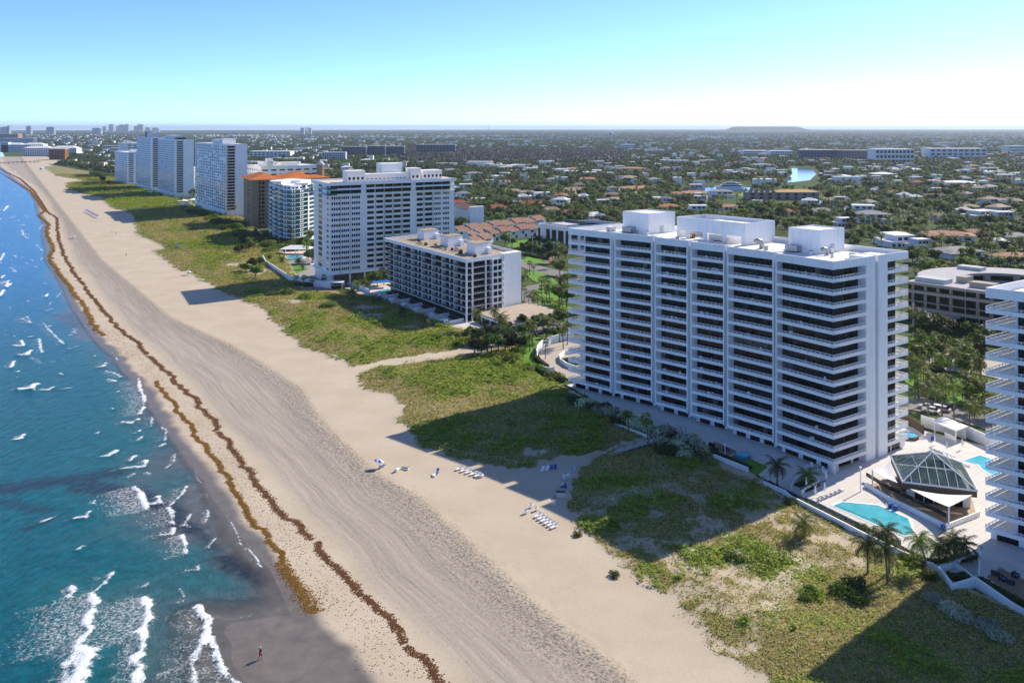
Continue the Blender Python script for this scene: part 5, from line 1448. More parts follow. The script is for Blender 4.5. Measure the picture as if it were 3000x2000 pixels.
for lab, x, y in (("closed white umbrella nearest the white planter", 2362, 1432), ("closed white umbrella at the foot of the grey loungers", 2388, 1457), ("closed white umbrella between the grey and white loungers", 2416, 1448), ("closed white umbrella by the terrace lamp", 2420, 1412),
                  ("closed white umbrella left of the small pool", 2774, 1325), ("closed white umbrella near the hot tub", 2739, 1303), ("closed white umbrella by the garden wall behind the pyramid", 2819, 1316)):
    closed_umbrella(lab, x, y)
def lamp_post(label, px, py, h, head=True):
    p = at(px, py); o = np.array([p[0], p[1], 0]); t = thing("lamp_post", label, "lamp post", o)
    MB(None, o).tube([(p[0], p[1], 0), (p[0], p[1], h)], [.13, .09], 8).build("pole", WHITE2, t)
    MB(None, o).box(p[0] - .22, p[0] + .22, p[1] - .22, p[1] + .22, h, h + .35).build("lamp_head", WHITE2, t)
    MB(None, o).box(p[0] - .2, p[0] + .2, p[1] - .2, p[1] + .2, -.2, .12).build("base", WHITE2, t)
lamp_post("tall white lamp post at the pavilion terrace", 2521, 1440, 5.0)
lamp_post("white lamp post among the sea shrubs by the lounge deck", 2124, 1335, 2.6)
for i, (x, y) in enumerate(((2053, 1309), (2112, 1294), (2166, 1318), (2258, 1356), (2318, 1378), (2392, 1442))):
    p = at(x, y); o = np.array([p[0], p[1], 0]); t = thing("path_light", "short dark path light along the tower terrace, %s from the boardwalk" % ORD[i], "path light", o, "path lights on the terrace")
    MB(None, o).tube([(p[0], p[1], 0), (p[0], p[1], 2.1)], .05, 6).build("pole", GREYW, t); MB(None, o).box(p[0] - .12, p[0] + .12, p[1] - .12, p[1] + .12, 2.1, 2.3).build("lamp_head", GREYW, t)
def table_set(label, px, py, group=None, chairs=4):
    p = at(px, py); o = np.array([p[0], p[1], .03]); t = thing("patio_table", label, "table", o)
    MB(None, o).tube([(p[0], p[1], .72), (p[0], p[1], .76)], .6, 14).build("table_top", WHITE2, t)
    MB(None, o).tube([(p[0], p[1], .03), (p[0], p[1], .72)], .06, 6).build("leg", WHITE2, t)
    return t
_chair = {}
def patio_chair(label, x, y, rz, group=None, z=.03, sc=1.0):
    if not _chair:
        m = MB().box(-.27, .27, -.27, .27, .38, .44); _chair["seat"] = m.mesh("seat", WHITE2)
        m = MB().prism([(-.27, .24), (.27, .24), (.27, .30), (-.27, .30)], [.44] * 4, [.92, .92, .98, .98]); _chair["backrest"] = m.mesh("backrest", WHITE2)
        _chair["leg"] = MB().box(-.035, .035, -.035, .035, 0, .38).mesh("leg", WHITE2)
        _chair["armrest"] = MB().box(-.03, .03, -.25, .27, .60, .65).box(-.03, .03, -.25, -.19, .44, .6).mesh("armrest", WHITE2)
    t = thing("patio_chair", label, "chair", (x, y, z), group, rz); t.scale = (sc,) * 3
    inst("seat", _chair["seat"], t); inst("backrest", _chair["backrest"], t)
    for a in (-.23, .23):
        for b in (-.23, .23): inst("leg", _chair["leg"], t, (a, b, 0))
        inst("armrest", _chair["armrest"], t, (a, 0, 0))
    return t
for i, (x, y) in enumerate(((2378, 1372), (2412, 1384))):
    table_set("round white table under the tower corner, %s one" % ("farther" if i == 0 else "nearer"), x, y)
    p = at(x, y)
    for k in range(4):
        a = k * math.pi / 2 + 1.3
        patio_chair("white chair at the %s round table under the tower corner, %s side" % ("farther" if i == 0 else "nearer", ["rear", "left", "front", "right"][k]), p[0] + math.cos(a) * 1.0, p[1] + math.sin(a) * 1.0, a - math.pi / 2, "chairs at the %s table" % ("farther" if i == 0 else "nearer"))

# lounge decks, hot tubs, cabana, planters
flat("wood_deck", [(2055, 1312), (2095, 1293), (2160, 1322), (2120, 1343)], mat("weathered_decking", (.30, .215, .135), .85, .2, .7), .06)
flat("wood_deck", [(2890, 1690), (2930, 1662), (3060, 1730), (3020, 1780)], mat("weathered_decking", (.30, .215, .135), .85, .2, .7), .06)
flat("turf_strip", [(2125, 1345), (2162, 1326), (2250, 1368), (2215, 1395)], LAWN, .055)
DARKF = mat("dark_wicker", (.045, .05, .06), .8, .2, 2)
def sofa(label, px, py, rz, m=DARKF):
    p = at(px, py); t = thing("outdoor_armchair", label, "armchair", (p[0], p[1], .06), None, rz)
    for nm, a in (("base", (-.6, .6, -.45, .45, 0, .3)), ("backrest", (-.6, .6, .3, .45, .3, .8))): MB().box(*a).build(nm, m, t)
    MB().box(-.42, .42, -.43, .29, .3, .45).build("seat_cushion", mat("slate_cushion", (.10, .16, .22), .9), t)
    for a in (-.52, .52): MB().box(a - .08, a + .08, -.43, .3, .3, .58).build("armrest", m, t)
for lab, x, y, rz in (("dark armchair on the small lounge deck, at its far corner", 2085, 1306, 2.0), ("dark armchair on the small lounge deck, beside the white pillar", 2127, 1322, .4), ("dark armchair on the small lounge deck, near edge", 2096, 1318, 2.2),
                      ("blue-cushioned seat on the right-hand lounge deck, left one", 2917, 1684, 2.2), ("dark armchair on the right-hand lounge deck, middle", 2938, 1700, .5), ("dark armchair on the right-hand lounge deck, by the wall", 2962, 1710, 2.5), ("dark armchair at the right picture edge on the lounge deck", 2975, 1690, .5)):
    sofa(lab, x, y, rz)
def hot_tub(label, px, py, r, m):
    p = at(px, py); o = np.array([p[0], p[1], 0]); t = thing("hot_tub", label, "hot tub", o)
    MB(None, o).tube([(p[0], p[1], 0), (p[0], p[1], .8)], r, 20).build("shell", m, t)
    MB(None, o).tube([(p[0], p[1], .8), (p[0], p[1], .84)], r * .82, 20).build("water", _MC["pool_water"], t)
hot_tub("blue round plunge pool on the turf below the tower", 2175, 1340, 1.9, mat("blue_tub", (.06, .25, .42), .5))
hot_tub("round spa with dark rim behind the tower's rear corner", 2662, 1282, 2.4, mat("dark_stone", (.12, .09, .08), .8))
p = at(2795, 1262); o = np.array([*p[:2], 0.])
TCB = thing("cabana", "white flat-roofed cabana bar by the rear garden wall", "cabana", o)
fcb = Frame(at(2800, 1296)[:2], at(2736, 1268)[:2], at(2800, 1296)[:2] + FA.v)
MB(fcb, o).box(-.4, fcb.lu + .4, -.4, 5.2, 2.9, 3.2).build("roof", WHITE, TCB)
for x in (0, fcb.lu - .3): MB(fcb, o).box(x, x + .3, 0, .3, -.2, 2.9).build("post", WHITE, TCB)
MB(fcb, o).box(0, fcb.lu, 4.6, 4.9, -.2, 2.9).box(.6, fcb.lu - 3, .8, 1.2, 0, 1.1).build("wall", WHITE, TCB)
wall_run("garden_wall", "tall white wall behind the cabana and small pool", [(2700, 1245), (2745, 1258), (2830, 1276), (2935, 1325), (3000, 1355)], 2.6, .3)
wall_run("slatted_screen", "curved dark screen wall beside the round spa", [(2640, 1240), (2668, 1247), (2692, 1262), (2706, 1272)], 2.2, .25, -.3, mat("brown_slat", (.10, .07, .05), .8), "screen")
wall_run("planter_wall", "white curved planter wall by the pool umbrellas", [(2318, 1428), (2334, 1408), (2352, 1398), (2400, 1416), (2348, 1446)], .8, .3)
wall_run("planter_wall", "white planter wall under the five pool palms", [(2700, 1655), (2760, 1668), (2870, 1627), (2868, 1690)], .9, .35)
wall_run("glass_fence", "thin glass pool fence along the hedge", [(2304, 1428), (2304, 1447), (2400, 1490), (2500, 1540), (2610, 1596), (2640, 1600)], 1.2, .04, .0, glass("fence_glass", (.35, .40, .40), .1, .5), "fence")
for i, (x, y) in enumerate(((2395, 1496), (2423, 1509), (2452, 1522), (2484, 1538), (2520, 1554), (2556, 1572))):
    p = at(x, y); o = np.array([*p[:2], 0.]); tag(MB(None, o).tube([(p[0], p[1], 0), (p[0], p[1], 1.5)], .04, 6).tube([(p[0], p[1], 1.5), (p[0], p[1], 1.62)], .08, 6).build("fence_post", GREYW, None, loc=o), "thin grey fence post along the pool hedge, %s from the umbrellas" % ORD[i], "fence post", "fence posts along the pool hedge")
BLUEP = mat("blue_plastic", (.02, .10, .36), .5)
def bin_(label, px, py, h=1.0, m=BLUEP):
    p = at(px, py); o = np.array([*p[:2], 0.]); t = thing("towel_bin", label, "bin", o)
    MB(None, o).prism([(p[0] - .3, p[1] - .3), (p[0] + .3, p[1] - .3), (p[0] + .3, p[1] + .3), (p[0] - .3, p[1] + .3)], .04, h - .1).build("body", m, t)
    MB(None, o).box(p[0] - .36, p[0] + .36, p[1] - .36, p[1] + .36, h - .1, h).build("lid", m, t)
for lab, x, y in (("blue bin left of a pair below the pavilion wall", 2607, 1487), ("blue bin right of a pair below the pavilion wall", 2624, 1494), ("blue bin alone at the pavilion corner", 2763, 1552), ("blue bin beside the spa", 2732, 1290), ("blue bin left of a pair by the boardwalk sand", 1616, 1374), ("blue bin right of a pair by the boardwalk sand", 1627, 1373)):
    bin_(lab, x, y)
t = thing("towel_chest", "long blue towel chest on the terrace near the boardwalk", "chest", at(2015, 1283))
for nm, a in (("body", (-1.2, 1.2, -.5, .5, .04, .8)), ("lid", (-1.25, 1.25, -.55, .55, .8, .95))): MB().box(*a).build(nm, BLUEP, t)

# ------------------------------------------------------------------ garden between the tower and the grey-white block
flat("drive", [(1578, 1040), (1588, 1022), (1610, 1010), (1665, 998), (1700, 1000), (1700, 1128), (1668, 1112), (1625, 1085), (1598, 1068)], PAVE2, .03)
flat("lawn", [(1500, 1052), (1520, 1000), (1575, 985), (1600, 1000), (1572, 1018), (1560, 1045), (1590, 1068), (1608, 1085), (1560, 1078)], LAWN, .03)
wall_run("drive_wall", "tall white curved wall round the paved drive", [(1572, 1046), (1576, 1030), (1588, 1016), (1612, 1005), (1650, 996), (1680, 992)], 2.4, .4)
wall_run("drive_wall", "low white curved planter wall in the paved drive", [(1690, 1085), (1660, 1075), (1642, 1062), (1640, 1048), (1655, 1038), (1690, 1034)], 1.4, .4)
wall_run("drive_wall", "short white wall at the lower end of the paved drive", [(1582, 1086), (1608, 1090), (1622, 1088)], 1.6, .4)
flat("lawn", [(1500, 990), (1540, 972), (1556, 980), (1520, 1000)], LAWN, .02)
# lot and lawns beyond
flat("lawn", [(1484, 722), (1500, 706), (1560, 700), (1552, 716), (1520, 728)], LAWN, -.1)
flat("lawn", [(1530, 764), (1545, 750), (1604, 756), (1600, 768), (1560, 774)], LAWN, -.1)
flat("lawn", [(1536, 800), (1566, 792), (1612, 808), (1640, 830), (1600, 838), (1560, 820)], LAWN, -.1)
flat("lawn", [(1560, 850), (1600, 836), (1650, 842), (1660, 880), (1600, 880)], LAWN, -.1)
flat("lawn", [(1530, 900), (1600, 880), (1680, 900), (1680, 950), (1600, 950)], LAWN, -.12)
flat("road", [(1450, 738), (1480, 735), (1560, 772), (1640, 792), (1700, 800), (1700, 826), (1620, 808), (1540, 786), (1500, 768)], ASPH, -.15)
flat("drive", [(1575, 772), (1600, 752), (1622, 748), (1625, 760), (1605, 776)], BRICKP, -.12)
flat("road", [(1530, 840), (1600, 826), (1620, 838), (1560, 858), (1560, 890), (1530, 880)], ASPH, -.14)
flat("road", [(2690, 1060), (2780, 1020), (2950, 1060), (3100, 1100), (3100, 1150), (2850, 1090), (2760, 1085)], PAVE2, -.1)
flat("road", [(2620, 1190), (2760, 1215), (2900, 1260), (2990, 1300), (2960, 1240), (2800, 1190), (2690, 1160)], ASPH, -.1)
flat("lawn", [(2640, 1110), (2720, 1080), (2900, 1110), (2900, 1190), (2760, 1180)], LAWN, -.12)

# terrace of the grey-white block
fcp = lambda x, y: tuple(FC.w(x, y))
flat("terrace", [fcp(-14, -13.5), fcp(LC + 24, -13.5), fcp(LC + 24, 4), fcp(-2, 4), fcp(-14, 2)], PAVE, -.02, px=False)
flat("pool_deck", [fcp(LC + 4, -8), fcp(LC + 34, -8), fcp(LC + 34, 12), fcp(LC + 4, 12)], mat("cream_deck", (.68, .60, .50), .85, .06, .3), .0, px=False)
pool("small turquoise pool under the blue awning by the grey-white block", [(1108, 852), (1140, 846), (1148, 853), (1112, 860)])
wall_run("terrace_wall", "white wall round the grey-white block's pool deck", [fcp(LC + 4, -8), fcp(LC + 34, -8), fcp(LC + 34, 12)], 1.6, .3, px=False)
o = np.array([*FC.w(LC + 12, 4), 0.]); t = thing("blue_awning", "bright blue awning roof on posts by the grey-white block", "awning", o)
fa_ = Frame(at(1088, 848)[:2], at(1142, 844)[:2], at(1088, 848)[:2] + np.array([0, 1.]))
MB(fa_, o).box(0, fa_.lu, 0, 5, 2.9, 3.15).build("canopy", mat("blue_canvas", (.01, .16, .62), .7), t)
for x in (.2, fa_.lu / 2, fa_.lu - .4): MB(fa_, o).box(x, x + .2, .1, .3, 0, 2.9).build("post", WHITE2, t)
r = MB(FC, cb); L_ = LC + 36
r.box(-14, L_ - 14, -13.6, -13.55, 1.15, 1.22).box(-14, L_ - 14, -13.6, -13.55, .2, .26)
for k in range(int(L_ / .7)): r.box(-14 + k * .7, -14 + k * .7 + .09, -13.6, -13.56, 0, 1.2)
tag(r.build("picket_fence", RAILD, None, loc=cb), "dark picket fence along the dune side of the grey-white block", "fence")
for j in range(6):
    x = 2 + j * 12.5; o = np.array([*FC.w(x, -5), 0.])
    t = thing("patio_enclosure", "white walled patio below the grey-white block, %s from its near corner" % ORD[j], "patio", o, "walled patios of the grey-white block")
    MB(FC, o).box(x, x + .3, -8, 0, -.1, 1.5).box(x + .3, x + 3.0, -8.3, -8, -.1, 1.6).box(x + 5, x + 11.5, -8.3, -8, -.1, .9).build("wall", WHITE, t)
    MB(FC, o).box(x, x + 2.8, -10.4, -8.35, -.1, 2.3).build("gate_pillar", WHITE, t)
    MB(FC, o).box(x + 1.0, x + 1.8, -10.48, -10.4, .3, 1.7).build("gate", FRAME, t)
flat("parking_deck_floor", [fcp(-34, 6), fcp(-2, 4), fcp(-2, 34), fcp(-34, 34)], ASPH, -.05, px=False)
o = np.array([*FC.w(-16, 20), 0.]); t = thing("parking_deck", "low parking deck with pale gravel top beside the grey-white block", "parking deck", o)
MB(FC, o).box(-26, -1.5, 5, 36, 3.0, 3.5).build("top_slab", mat("pale_gravel", (.47, .38, .29), .95, .2, .3), t)
MB(FC, o).box(-26, -25.7, 5, 36, 2.2, 3.0).box(-25.7, -1.5, 5, 5.3, 2.2, 3.0).build("fascia", WHITE, t)
for x in (-25, -18, -11, -4):
    for y in (5.6, 15, 25, 35): MB(FC, o).box(x, x + .5, y, y + .5, -.4, 3).build("column", WHITE, t)
MB(FC, o).box(-24, -2, 12, 12.3, -.4, 3).build("rear_wall", GREYW, t)

# terrace of the white slab tower
flat("pool_deck", [(768, 750), (840, 738), (930, 732), (985, 770), (968, 838), (846, 818), (776, 770)], mat("cream_deck", (.68, .60, .50), .85, .06, .3), .0)
flat("paved_court", [(800, 768), (900, 756), (968, 790), (966, 838), (846, 816)], mat("grey_court", (.30, .29, .28), .9, .1, .3), .02)
flat("lawn", [(806, 778), (850, 770), (905, 788), (860, 806), (842, 806)], LAWN, .04)
pool("turquoise pool in front of the white slab tower", [(826, 753), (870, 747), (892, 754), (874, 761), (836, 762)])
wall_run("terrace_wall", "high white wall below the slab tower's pool deck", [(770, 762), (778, 778), (848, 825), (968, 845)], 3.0, .4)
flat("pavement", [(769, 784), (775, 782), (880, 866), (868, 870)], WHITE, -.02)
flat("brick_court", [(858, 838), (968, 842), (1000, 858), (880, 872)], BRICKP, -.04)
o = at(866, 746); t = thing("pool_pavilion", "pale hip-roofed pool pavilion on posts by the slab tower", "pavilion", o)
hip_roof(MB(None, o), o[0] - 9, o[0] + 9, o[1] - 1, o[1] + 9, 3.4, 2.0, .6).build("roof", CREAM, t)
for dx in (-8.5, 0, 8.2):
    for dy in (-.6, 8.4): MB(None, o).box(o[0] + dx, o[0] + dx + .35, o[1] + dy, o[1] + dy + .35, -.2, 3.5).build("post", WHITE, t)
o = at(985, 845); t = thing("entrance_canopy", "flat white entrance canopy on thin posts at the slab tower's foot", "canopy", o)
MB(None, o).box(o[0] - 5, o[0] + 3.5, o[1] - 2, o[1] + 4, 3.0, 3.3).build("roof", WHITE, t)
for dx, dy in ((-4.6, -1.6), (3, -1.6), (-4.6, 3.4), (3, 3.4)): MB(None, o).box(o[0] + dx, o[0] + dx + .2, o[1] + dy, o[1] + dy + .2, 0, 3).build("post", WHITE, t)
# sand terraces of the far towers
flat("pool_deck", [(520, 594), (560, 592), (575, 604), (545, 612), (515, 604)], _MC["cream_deck"], .3)
flat("paved_court", [(575, 604), (620, 615), (655, 632), (620, 638), (560, 618)], _MC["grey_court"], .3)
for i, (x, y) in enumerate(((536, 597), (566, 594), (540, 607), (437, 571))):
    o = at(x, y); t = thing("garden_gazebo", "pale gazebo roof on the far towers' pool terrace, %s" % ["left of the white tower", "right by its wall", "nearest the dunes", "below the twin towers"][i], "gazebo", o)
    hip_roof(MB(None, o), o[0] - 4, o[0] + 4, o[1] - 4, o[1] + 4, 3, 1.8, .5).build("roof", WHITE, t)
    for dx in (-3.5, 3.2):
        for dy in (-3.5, 3.2): MB(None, o).box(o[0] + dx, o[0] + dx + .3, o[1] + dy, o[1] + dy + .3, -.2, 3.1).build("post", WHITE, t)

# ------------------------------------------------------------------ boardwalk over the dune
WOOD = mat("silvered_timber", (.50, .48, .45), .9, .2, 1.2, .3, 6)
bwp = [at(x, y, 1.0)[:2] for x, y in ((1812, 1320), (1862, 1305), (1920, 1289), (1966, 1272), (2002, 1262))]
o = np.array([*bwp[0], 0.]); TB = thing("boardwalk", "silvered timber boardwalk crossing the dune to the terrace", "boardwalk", o)
pm = {}
tot = 0
def along(pts, step):
    out = []; acc = 0
    for a, b in zip(pts[:-1], pts[1:]):
        L = np.linalg.norm(b - a); d = (b - a) / L; s = acc
        while s < L: out.append((a + d * s, d)); s += step
        acc = s - L
    return out
plank_me = MB().box(-.85, .85, -.11, .11, 0, .05).mesh("plank", WOOD)
post_me = MB().box(-.06, .06, -.06, .06, -1.1, 1.0).mesh("post", WOOD)
for q, d in along(bwp, .26): inst("plank", plank_me, TB, (q[0] - o[0], q[1] - o[1], .95), math.atan2(d[1], d[0]) - math.pi / 2)
for side in (-.88, .88):
    rl = MB(None, o); pp = []
    for q, d in along(bwp, 1.8) + [(bwp[-1], d)]:
        n_ = np.array([-d[1], d[0]]) * side
        inst("post", post_me, TB, (q[0] + n_[0] - o[0], q[1] + n_[1] - o[1], .95), math.atan2(d[1], d[0]))
        pp.append((q[0] + n_[0], q[1] + n_[1], 1.93))
    rl.tube(pp, .06, 4).tube([(a, b, c - .45) for a, b, c in pp], .04, 4); rl.build("handrail", WOOD, TB)
a, b = bwp[0], at(1777, 1338)[:2]
d = (b - a) / np.linalg.norm(b - a); st_me = MB().box(-.85, .85, -.17, .17, -.08, 0).mesh("step", WOOD)
for k in range(6):
    q = a + (b - a) * (k + .4) / 6
    inst("step", st_me, TB, (q[0] - o[0], q[1] - o[1], .95 - (k + 1) * .15), math.atan2(d[1], d[0]) - math.pi / 2)
for side in (-.88, .88):
    n_ = np.array([-d[1], d[0]]) * side
    MB(None, o).tube([(a[0] + n_[0], a[1] + n_[1], 1.93), (b[0] + n_[0], b[1] + n_[1], 1.0), (b[0] + n_[0], b[1] + n_[1], -.2)], .06, 4).build("handrail", WOOD, TB)
# ------------------------------------------------------------------ things on the beach
def gz(x, y):
    """height of the beach there"""
    a, b = FA.l(x, y)
    A1, B1 = np.array([[a]]), np.array([[b]])
    X1, Y1 = np.array([[x]]), np.array([[y]])
    return float(beach_z(A1, B1, X1, Y1, beach_attrs(A1, B1, X1, Y1))[0, 0])
def put(px, py):
    p = at(px, py); return p[0], p[1], gz(p[0], p[1])
def beach_umbrella(label, px, py, cols, h=2.1, r=1.15, tilt=.15, group=None):
    x, y, z = put(px, py); o = np.array([x, y, z]); t = thing("beach_umbrella", label, "beach umbrella", o, group)
    MB(None, o).tube([(x, y, z - .2), (x + tilt * .4, y, z + h)], .025, 6).build("pole", WHITE2, t)
    n = 8
    for half in range(len(cols)):
        m = MB(None, o)
        for k in range(n):
            if k % len(cols) != half: continue
            a0, a1 = 2 * math.pi * k / n, 2 * math.pi * (k + 1) / n
            P_ = lambda rr, a, zz: (x + tilt * .4 + rr * math.cos(a), y + rr * math.sin(a), z + zz + rr * math.cos(a) * tilt * -1)
            m.face([P_(0, 0, h + .02), P_(r * .6, a0, h - .16), P_(r * .6, a1, h - .16)]).face([P_(r * .6, a0, h - .16), P_(r, a0, h - .48), P_(r, a1, h - .48), P_(r * .6, a1, h - .16)])
        m.build("canopy", cols[half], t)
    return t
BLUEC = mat("blue_canvas_cloth", (.05, .12, .42), .85); WHC = mat("white_canvas_cloth", (.8, .8, .8), .85); TEALC = mat("teal_canvas_cloth", (.05, .42, .42), .85)
beach_umbrella("blue and white beach umbrella open on the sunlit sand", 1110, 1372, [BLUEC, WHC])
def beach_lounger(label, px, py, rz, col="white", group=None):
    x, y, z = put(px, py); t = lounger(label, px, py, rz, col, group); t.location.z = z; return t
beach_lounger("blue lounger under the open beach umbrella", 1120, 1370, UA + .3, "blue")
beach_lounger("low white and blue beach chair left of a pair on open sand", 1163, 1380, UA + .6, "white")
beach_lounger("blue beach chair right of a pair on open sand", 1188, 1375, UA + 2.0, "blue")
beach_lounger("white lounger of the sunlit pair below the shaded sand", 1272, 1394, UA - 2.3, "white"); beach_lounger("blue lounger of the sunlit pair below the shaded sand", 1282, 1386, UA - 2.3, "blue")
LR = math.atan2(-FA.v[1], -FA.v[0]) + math.pi / 2 + .15
for i in range(5):
    beach_lounger("white lounger at the shadow edge, %s from the left in the row of five" % ORD[i], 1344 + i * 14, 1377 + i * 5, LR, "white", "row of five loungers")
for i in range(6):
    beach_lounger("white lounger in full sun, %s from the left in the row of six" % ORD[i], 1575 + i * 9.5, 1515 + i * 6.5, LR, "white", "row of six loungers")
for lab, x, y, rz in (("white plastic chair left of the pair ending the five-lounger row", 1403, 1392, 2.4), ("white plastic chair right of the pair ending the five-lounger row", 1413, 1398, 2.0), ("white plastic chair standing alone beside the dune edge", 1622, 1480, 2.2), ("white plastic chair farthest from the sea beside the six loungers", 1558, 1487, 2.4), ("white plastic chair nearest the sea beside the six loungers", 1544, 1504, 2.4), ("white plastic chair next to the six-lounger row", 1574, 1496, 2.2)):
    xx, yy, zz = put(x, y); patio_chair(lab, xx, yy, rz, None, zz, 1.15)
beach_lounger("white lounger left of the pair in shade by the blue bins", 1590, 1380, LR + .5, "white"); beach_lounger("white lounger right of the pair in shade by the blue bins", 1603, 1378, LR + .5, "white")
for i in range(3):
    t = beach_lounger("white lounger stacked in shade, %s of three" % ["bottom", "middle", "top"][i], 1660, 1404, UA, "white", "stacked loungers"); t.location.z += .28 * i
x, y, z = put(1642, 1455); o = np.array([x, y, z]); t = thing("beach_locker", "grey beach locker with black lid in the shaded sand", "locker", o)
MB(None, o).box(x - .95, x + .95, y - .5, y + .5, z, z + 1.0).build("body", GREYW, t); MB(None, o).box(x - 1.0, x + 1.0, y - .55, y + .55, z + 1.0, z + 1.12).build("lid", FRAME, t)
MB(None, o).tube([(x - 1.25, y - .3, z + .2), (x - 1.1, y - .3, z + .2)], .2, 10).build("wheel", FRAME, t)
x, y, z = put(1652, 1428); o = np.array([x, y, z]); t = thing("beach_gear_cart", "cart heaped with blue and white beach gear", "cart", o)
MB(None, o).box(x - .6, x + .6, y - .4, y + .4, z + .25, z + .5).build("tray", BLUEP, t)
MB(None, o).tube([(x - .5, y, z + .5), (x - .3, y, z + .95), (x - .1, y, z + .6)], .22, 8).build("rolled_towel", WHC, t)
MB(None, o).tube([(x + .1, y - .1, z + .5), (x + .4, y + .1, z + .9)], .24, 8).build("bag", BLUEC, t); MB(None, o).tube([(x - .1, y + .2, z + .5), (x + .1, y + .3, z + 1.0)], .12, 8).build("float", mat("lime_plastic", (.2, .6, .1), .5), t)
MB(None, o).tube([(x - .45, y - .42, z + .15), (x - .45, y - .36, z + .15)], .15, 10).tube([(x + .45, y - .42, z + .15), (x + .45, y - .36, z + .15)], .15, 10).build("wheel", FRAME, t)
x, y, z = put(1682, 1384); o = np.array([x, y, z]); t = thing("folded_beach_chairs", "blue and white striped folding chair at the dune edge", "beach chair", o)
for k in range(5): MB(None, o).prism([(x - .5 + k * .2, y - .1), (x - .3 + k * .2, y - .1), (x - .3 + k * .2, y), (x - .5 + k * .2, y)], [z + .3] * 4, [z + 1.5, z + 1.5, z + 1.55, z + 1.55]).build("stripe", [BLUEC, WHC][k % 2], t)
for dx in (-.5, .5): MB(None, o).tube([(x + dx, y - .05, z), (x + dx, y + .05, z + 1.6)], .03, 5).build("leg", WHITE2, t)
# rope along the dune foot
rp = [(1268, 1304), (1330, 1330), (1400, 1345), (1466, 1354), (1510, 1366), (1570, 1366), (1640, 1355), (1730, 1340), (1768, 1334)]
q = [put(*p) for p in rp]; o = np.array(q[0]); t = thing("rope_fence", "thin rope strung on short posts along the shaded dune foot", "rope", o)
pts = []
for a, b in zip(q[:-1], q[1:]):
    for k in range(4):
        s = k / 4; pts.append((a[0] + (b[0] - a[0]) * s, a[1] + (b[1] - a[1]) * s, a[2] + (b[2] - a[2]) * s + .95 - .25 * math.sin(math.pi * s)))
MB(None, o).tube(pts, .03, 4).build("rope", mat("hemp_rope", (.5, .46, .34), .9), t)
for a in q: MB(None, o).tube([(a[0], a[1], a[2] - .3), (a[0], a[1], a[2] + 1.0)], .04, 5).build("post", WOOD, t)
# farther umbrellas and chairs
for i in range(7):
    beach_umbrella("small blue beach umbrella on the far sand, %s from the sea" % ORD[i], 254 + i * 5.2, 621 + i * 2.9, [BLUEC], 2.2, 1.9, .1, "row of blue umbrellas on the far sand")
    beach_lounger("white lounger below the %s blue umbrella from the sea on the far sand" % ORD[i], 252 + i * 5.2, 624 + i * 2.9, LR, "white", "loungers under the far blue umbrellas")
for lab, x, y, c in (("blue tent-like umbrella near the weed line on the mid beach", 216, 699, [BLUEC, WHC]), ("dark blue umbrella at the dune edge before the slab tower", 520, 731, [BLUEC]), ("teal and white umbrella near the grey-white block's beach", 552, 806, [TEALC, WHC]), ("lone blue umbrella far up the beach", 123, 531, [BLUEC, WHC]), ("small pale umbrella on the distant sand", 46, 505, [WHC])):
    beach_umbrella(lab, x, y, c, 2.2, 1.7)
for lab, x, y in (("white lounger left of the pair under the teal umbrella", 549, 810), ("white lounger right of the pair under the teal umbrella", 560, 809)):
    beach_lounger(lab, x, y, LR, "white")
# lifeguard hut and dark jetty of the far beach
x, y, z = put(122, 500); o = np.array([x, y, z]); t = thing("lifeguard_hut", "pale blue lifeguard hut on stilts on the far beach", "hut", o)
MB(None, o).box(x - 2.4, x + 2.4, y - 2.4, y + 2.4, z + 2, z + 5).build("cabin", mat("pale_blue_boards", (.30, .45, .55), .8), t); hip_roof(MB(None, o), x - 2.4, x + 2.4, y - 2.4, y + 2.4, z + 5, 1.5, .6).build("roof", WHITE, t)
for dx in (-2, 2):
    for dy in (-2, 2): MB(None, o).tube([(x + dx, y + dy, z - .2), (x + dx, y + dy, z + 2)], .15, 6).build("leg", WHITE2, t)
a, b = at(-60, 484), at(118, 477); o = np.array([*b[:2], 0.]); t = thing("jetty", "dark jetty running out from the far beach", "jetty", o)
d = (b - a) / np.linalg.norm(b - a); nn = np.array([-d[1], d[0], 0]) * 3
MB(None, o).prism([tuple((a - nn)[:2]), tuple((b - nn)[:2]), tuple((b + nn)[:2]), tuple((a + nn)[:2])], 3.2, 4.2).build("deck", mat("dark_timber", (.07, .055, .045), .9), t)
for k in range(14):
    q = a + (b - a) * (k + .5) / 14
    MB(None, o).tube([(q[0], q[1], -2), (q[0], q[1], 3.2)], .5, 6).build("pile", _MC["dark_timber"], t)

